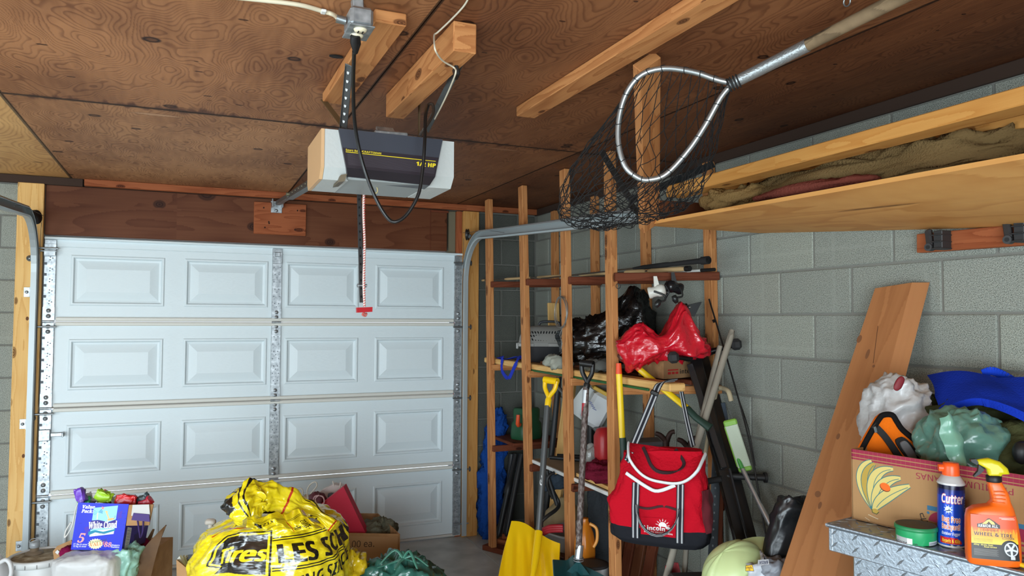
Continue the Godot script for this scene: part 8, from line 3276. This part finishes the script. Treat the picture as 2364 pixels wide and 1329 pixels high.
	for i in packs.size():
		var k: Array = packs[i]
		st = mb()
		blob(st, Transform3D(face * Basis(V(0, 0, 1), k[6]), sight(k[2], k[3] + 3, 3.62 + 0.03 * (i % 3))), V(k[4], k[5], 0.03), 0.35, 0.016, 26.0, 140 + i, 24, 16)
		solo(k[0].replace(" ", "_"), st, film(k[1], 0.3, 5.0, 0.6), k[7], "packet")


# ---------------------------------------------------------------- big yellow printed bag
func build_tire_bag(face: Basis):
	var yel = c8(240, 216, 26)
	var ink = c8(24, 22, 18)
	var red = c8(196, 52, 22)
	var W = 2048
	var H = 1024
	var p = Painter.new(W, H, yel)
	# the front of the bag is the middle of the texture; heights run from the top down
	var cx = 1024.0
	# tyre-shaped block with its two outlines
	var blk = [Vector2(cx - 96, 222), Vector2(cx + 44, 196), Vector2(cx + 40, 470), Vector2(cx - 130, 456), Vector2(cx - 100, 410), Vector2(cx - 150, 380), Vector2(cx - 130, 290)]
	var o2 = []
	var o3 = []
	var mid = Vector2(cx - 45, 340)
	for v in blk:
		o2.append(mid + (v - mid) * 1.2)
		o3.append(mid + (v - mid) * 1.11)
	p.poly(o2, ink)
	p.poly(o3, yel)
	p.poly(blk, ink)
	for d in 4:
		p.text("Tires", cx - 122 + d * 2, 396, 96, yel, 900, false, -0.08, 0.22, 0.5)
	for y in [232, 250, 436, 454]:
		p.line([Vector2(cx + 64, y), Vector2(cx + 250, y - 30), Vector2(cx + 500, y - 70)], 8, ink)
	for d in 5:
		p.text("LES SCHWAB", cx + 74 + d * 2, 404, 122, ink, 900, false, -0.12, 0.06, 0.72)
	p.text("SELLING SINCE 1952", cx + 10, 590, 74, ink, 900, false, -0.22, 0.2, 0.72)
	p.line([Vector2(cx + 10, 660), Vector2(cx + 480, 540)], 12, red)
	p.line([Vector2(cx - 200, 190), Vector2(cx - 160, 130), Vector2(cx - 60, 150), Vector2(cx + 60, 90)], 9, red)
	p.line([Vector2(cx + 120, 150), Vector2(cx + 300, 40)], 14, red)
	p.text("PROPERTY", cx - 130, 130, 66, ink, 900, false, -0.2, 0.2, 0.6)
	for d in 2:
		p.line([Vector2(cx - 700, 300 + d * 20), Vector2(cx - 480, 330 + d * 20)], 8, ink)
	var tex = p.tex()
	var fm = mat(Color.WHITE, 0.2, 0.0, {"albedo_texture": tex, "uv1_scale": V(1, -1, 1), "uv1_offset": V(0, 1, 0), "metallic_specular": 0.6, "normal_enabled": true, "normal_texture": noise_tex(512, 0.02, null, 17, 4, 6.0, FastNoiseLite.TYPE_CELLULAR), "normal_scale": 0.9, "clearcoat_enabled": true, "clearcoat": 0.6, "clearcoat_roughness": 0.15})
	var c = V(0.379,0.308,-3.655)
	var bag = thing("tire_bag", "large shiny yellow plastic bag with black tyre lettering, twisted shut", "garbage bag", V(c.x, 0, c.z))
	var n = FastNoiseLite.new()
	n.seed = 5
	n.frequency = 4.0
	n.fractal_type = FastNoiseLite.FRACTAL_RIDGED
	n.fractal_octaves = 3
	var rows = []
	var nv = 80
	var nu = 160
	for v in nv + 1:
		var f = v / float(nv)
		var row = []
		for u in nu + 1:
			var a = PI * 1.5 - TAU * u / nu
			var hgt = 0.56 * f / 0.55
			var sh = 1.0
			if f > 0.55:
				var q = (f - 0.55) / 0.45
				hgt = 0.56 + 0.18 * sin(q * PI / 2)
				sh = cos(q * PI / 2) * 0.985 + 0.015
			elif f < 0.1:
				sh = 0.8 + 2.0 * f
			var rx = 0.338 * pow(sh, 0.45)
			var rz = 0.29 * pow(sh, 0.45)
			var d = V(spow(cos(a), 0.8), 0, spow(sin(a), 0.8))
			var pos = V(d.x * rx, hgt, d.z * rz)
			var am = 0.022 + 0.02 * smoothstep(0.6, 0.9, f)
			var nn: float = n.get_noise_3d(pos.x * 1.1, pos.y * 0.7, pos.z * 1.1)
			var n2: float = n.get_noise_3d(pos.x * 3.6 + 9.0, pos.y * 2.2, pos.z * 3.6)
			pos += V(d.x, 0.4 * smoothstep(0.5, 0.8, f), d.z) * (nn * am + (n2 - 0.3) * 0.006)
			# the left flank is slumped lower than the right
			pos.y -= 0.06 * smoothstep(0.05, 0.34, -pos.x) * smoothstep(0.3, 0.6, f)
			pos.y -= 0.02 * smoothstep(0.1, 0.34, pos.x) * smoothstep(0.3, 0.6, f)
			row.append(V(c.x, 0, c.z) + face * pos)
		rows.append(row)
	var st = mb()
	grid(st, rows, false)
	obj("bag_body", st, fm, bag, "yellow printed bag body")
	# twisted neck flopping over to the left
	var q = Painter.new(1024, 512, yel)
	for k in 2:
		q.line([Vector2(0, 120 + k * 26), Vector2(500, 150 + k * 26), Vector2(1024, 100 + k * 26)], 9, ink)
		q.line([Vector2(0, 400 + k * 26), Vector2(500, 380 + k * 26), Vector2(1024, 420 + k * 26)], 9, ink)
	q.text("SINCE 1952", 120, 250, 74, ink, 900, false, 1.57, 0.1, 0.7)
	q.text("LES", 620, 280, 84, ink, 900, false, 0.0, 0.1, 0.8)
	q.text("+30", 230, 330, 80, ink, 900, false, 1.2, 0.1, 0.8)
	q.rect(380, 0, 14, 512, red)
	q.poly([Vector2(780, 180), Vector2(900, 170), Vector2(930, 330), Vector2(790, 340)], ink)
	q.rect(10, 0, 12, 512, red)
	var nm = mat(Color.WHITE, 0.2, 0.0, {"albedo_texture": q.tex(), "metallic_specular": 0.6, "normal_enabled": true, "normal_texture": WRINKLE, "normal_scale": 0.6, "clearcoat_enabled": true, "clearcoat": 0.6, "clearcoat_roughness": 0.15})
	var path = curve([V(0.614,0.701,-3.438), V(0.551,0.753,-3.463), V(0.485,0.792,-3.467), V(0.409,0.828,-3.455), V(0.336,0.854,-3.452), V(0.278,0.861,-3.444), V(0.244,0.848,-3.415), V(0.24,0.815,-3.386), V(0.255,0.784,-3.359)], 12)
	var rads = []
	for i in path.size():
		var s = i / float(path.size() - 1)
		rads.append((0.022 + 0.045 * smoothstep(0.1, 0.6, s)) * (1.0 - 0.5 * smoothstep(0.9, 1.0, s)) + 0.005 * sin(s * 40.0))
	rows = []
	var nx = CAMB.z
	for i in path.size():
		var pp: Vector3 = path[i]
		var tn: Vector3 = (path[mini(i + 1, path.size() - 1)] - path[maxi(i - 1, 0)]).normalized()
		nx = (nx - tn * nx.dot(tn)).normalized()
		var ny = tn.cross(nx)
		var row = []
		for k in 57:
			var a = TAU * k / 56.0
			var dv: Vector3 = nx * cos(a) + ny * sin(a)
			var wob: float = 1.0 + 0.12 * sin(a * 5.0 + i * 0.17) + 0.5 * (n.get_noise_3d(dv.x * 0.12 + i * 0.004, dv.y * 0.12, dv.z * 0.12) - 0.3) + 0.22 * (n.get_noise_3d(dv.x * 0.35 + i * 0.02, dv.y * 0.35, dv.z * 0.35) - 0.3)
			row.append(pp + (nx * cos(a) + ny * sin(a)) * (rads[i] * wob))
		rows.append(row)
	# texture along the neck: u runs along it
	st = mb()
	st.set_smooth_group(0)
	for i in rows.size() - 1:
		for k in 56:
			var u0 = i / float(rows.size() - 1)
			var u1 = (i + 1) / float(rows.size() - 1)
			quad(st, rows[i][k], rows[i][k + 1], rows[i + 1][k + 1], rows[i + 1][k], Vector2(u0, k / 56.0), Vector2(u0, (k + 1) / 56.0), Vector2(u1, (k + 1) / 56.0), Vector2(u1, k / 56.0))
	fan(st, rows[rows.size() - 1].slice(0, 56), false)
	obj("twisted_neck", st, nm, bag, "twisted neck of the bag")
	st = mb()
	sheet(st, func(u, v):
		var a: Vector3 = V(0.475,0.798,-3.395).lerp(V(0.249,0.796,-3.35), u)
		var b: Vector3 = V(0.543,0.732,-3.293).lerp(V(0.244,0.753,-3.333), u)
		return a.lerp(b, v) + CAMB * V(0, 0.008 * sin(u * 14), 0.02 * sin(PI * v) + 0.008 * sin(u * 23 + v * 5) + 0.006 * sin(u * 47 - v * 9)), 50, 14, 0.002)
	obj("neck_skirt", st, nm, bag)
	# a second yellow bag corner behind it at the right
	st = mb()
	blob(st, Transform3D(face, V(0.739,0.391,-3.682)), V(0.13, 0.2, 0.14), 0.7, 0.05, 10.0, 131, 36, 28)
	solo("yellow_bag_corner", st, film(c8(222, 190, 30), 0.25, 4.0, 0.8), "crumpled second yellow bag tucked between the tyre bag and priced carton", "plastic bag")
	st = mb()
	blob(st, Transform3D(face, V(0.122,0.614,-4.078)), V(0.05, 0.03, 0.04), 0.8, 0.004, 12.0, 133, 18, 12)
	cyl(st, V(0.122,0.61,-4.078), V(V(0.122,0.61,-4.078).x, 0.4, V(0.122,0.61,-4.078).z), 0.012, 8)
	solo("walking_stick", st, mat(c8(206, 200, 190), 0.5), "white tip of a stick peeking over the yellow bag's left shoulder", "stick")
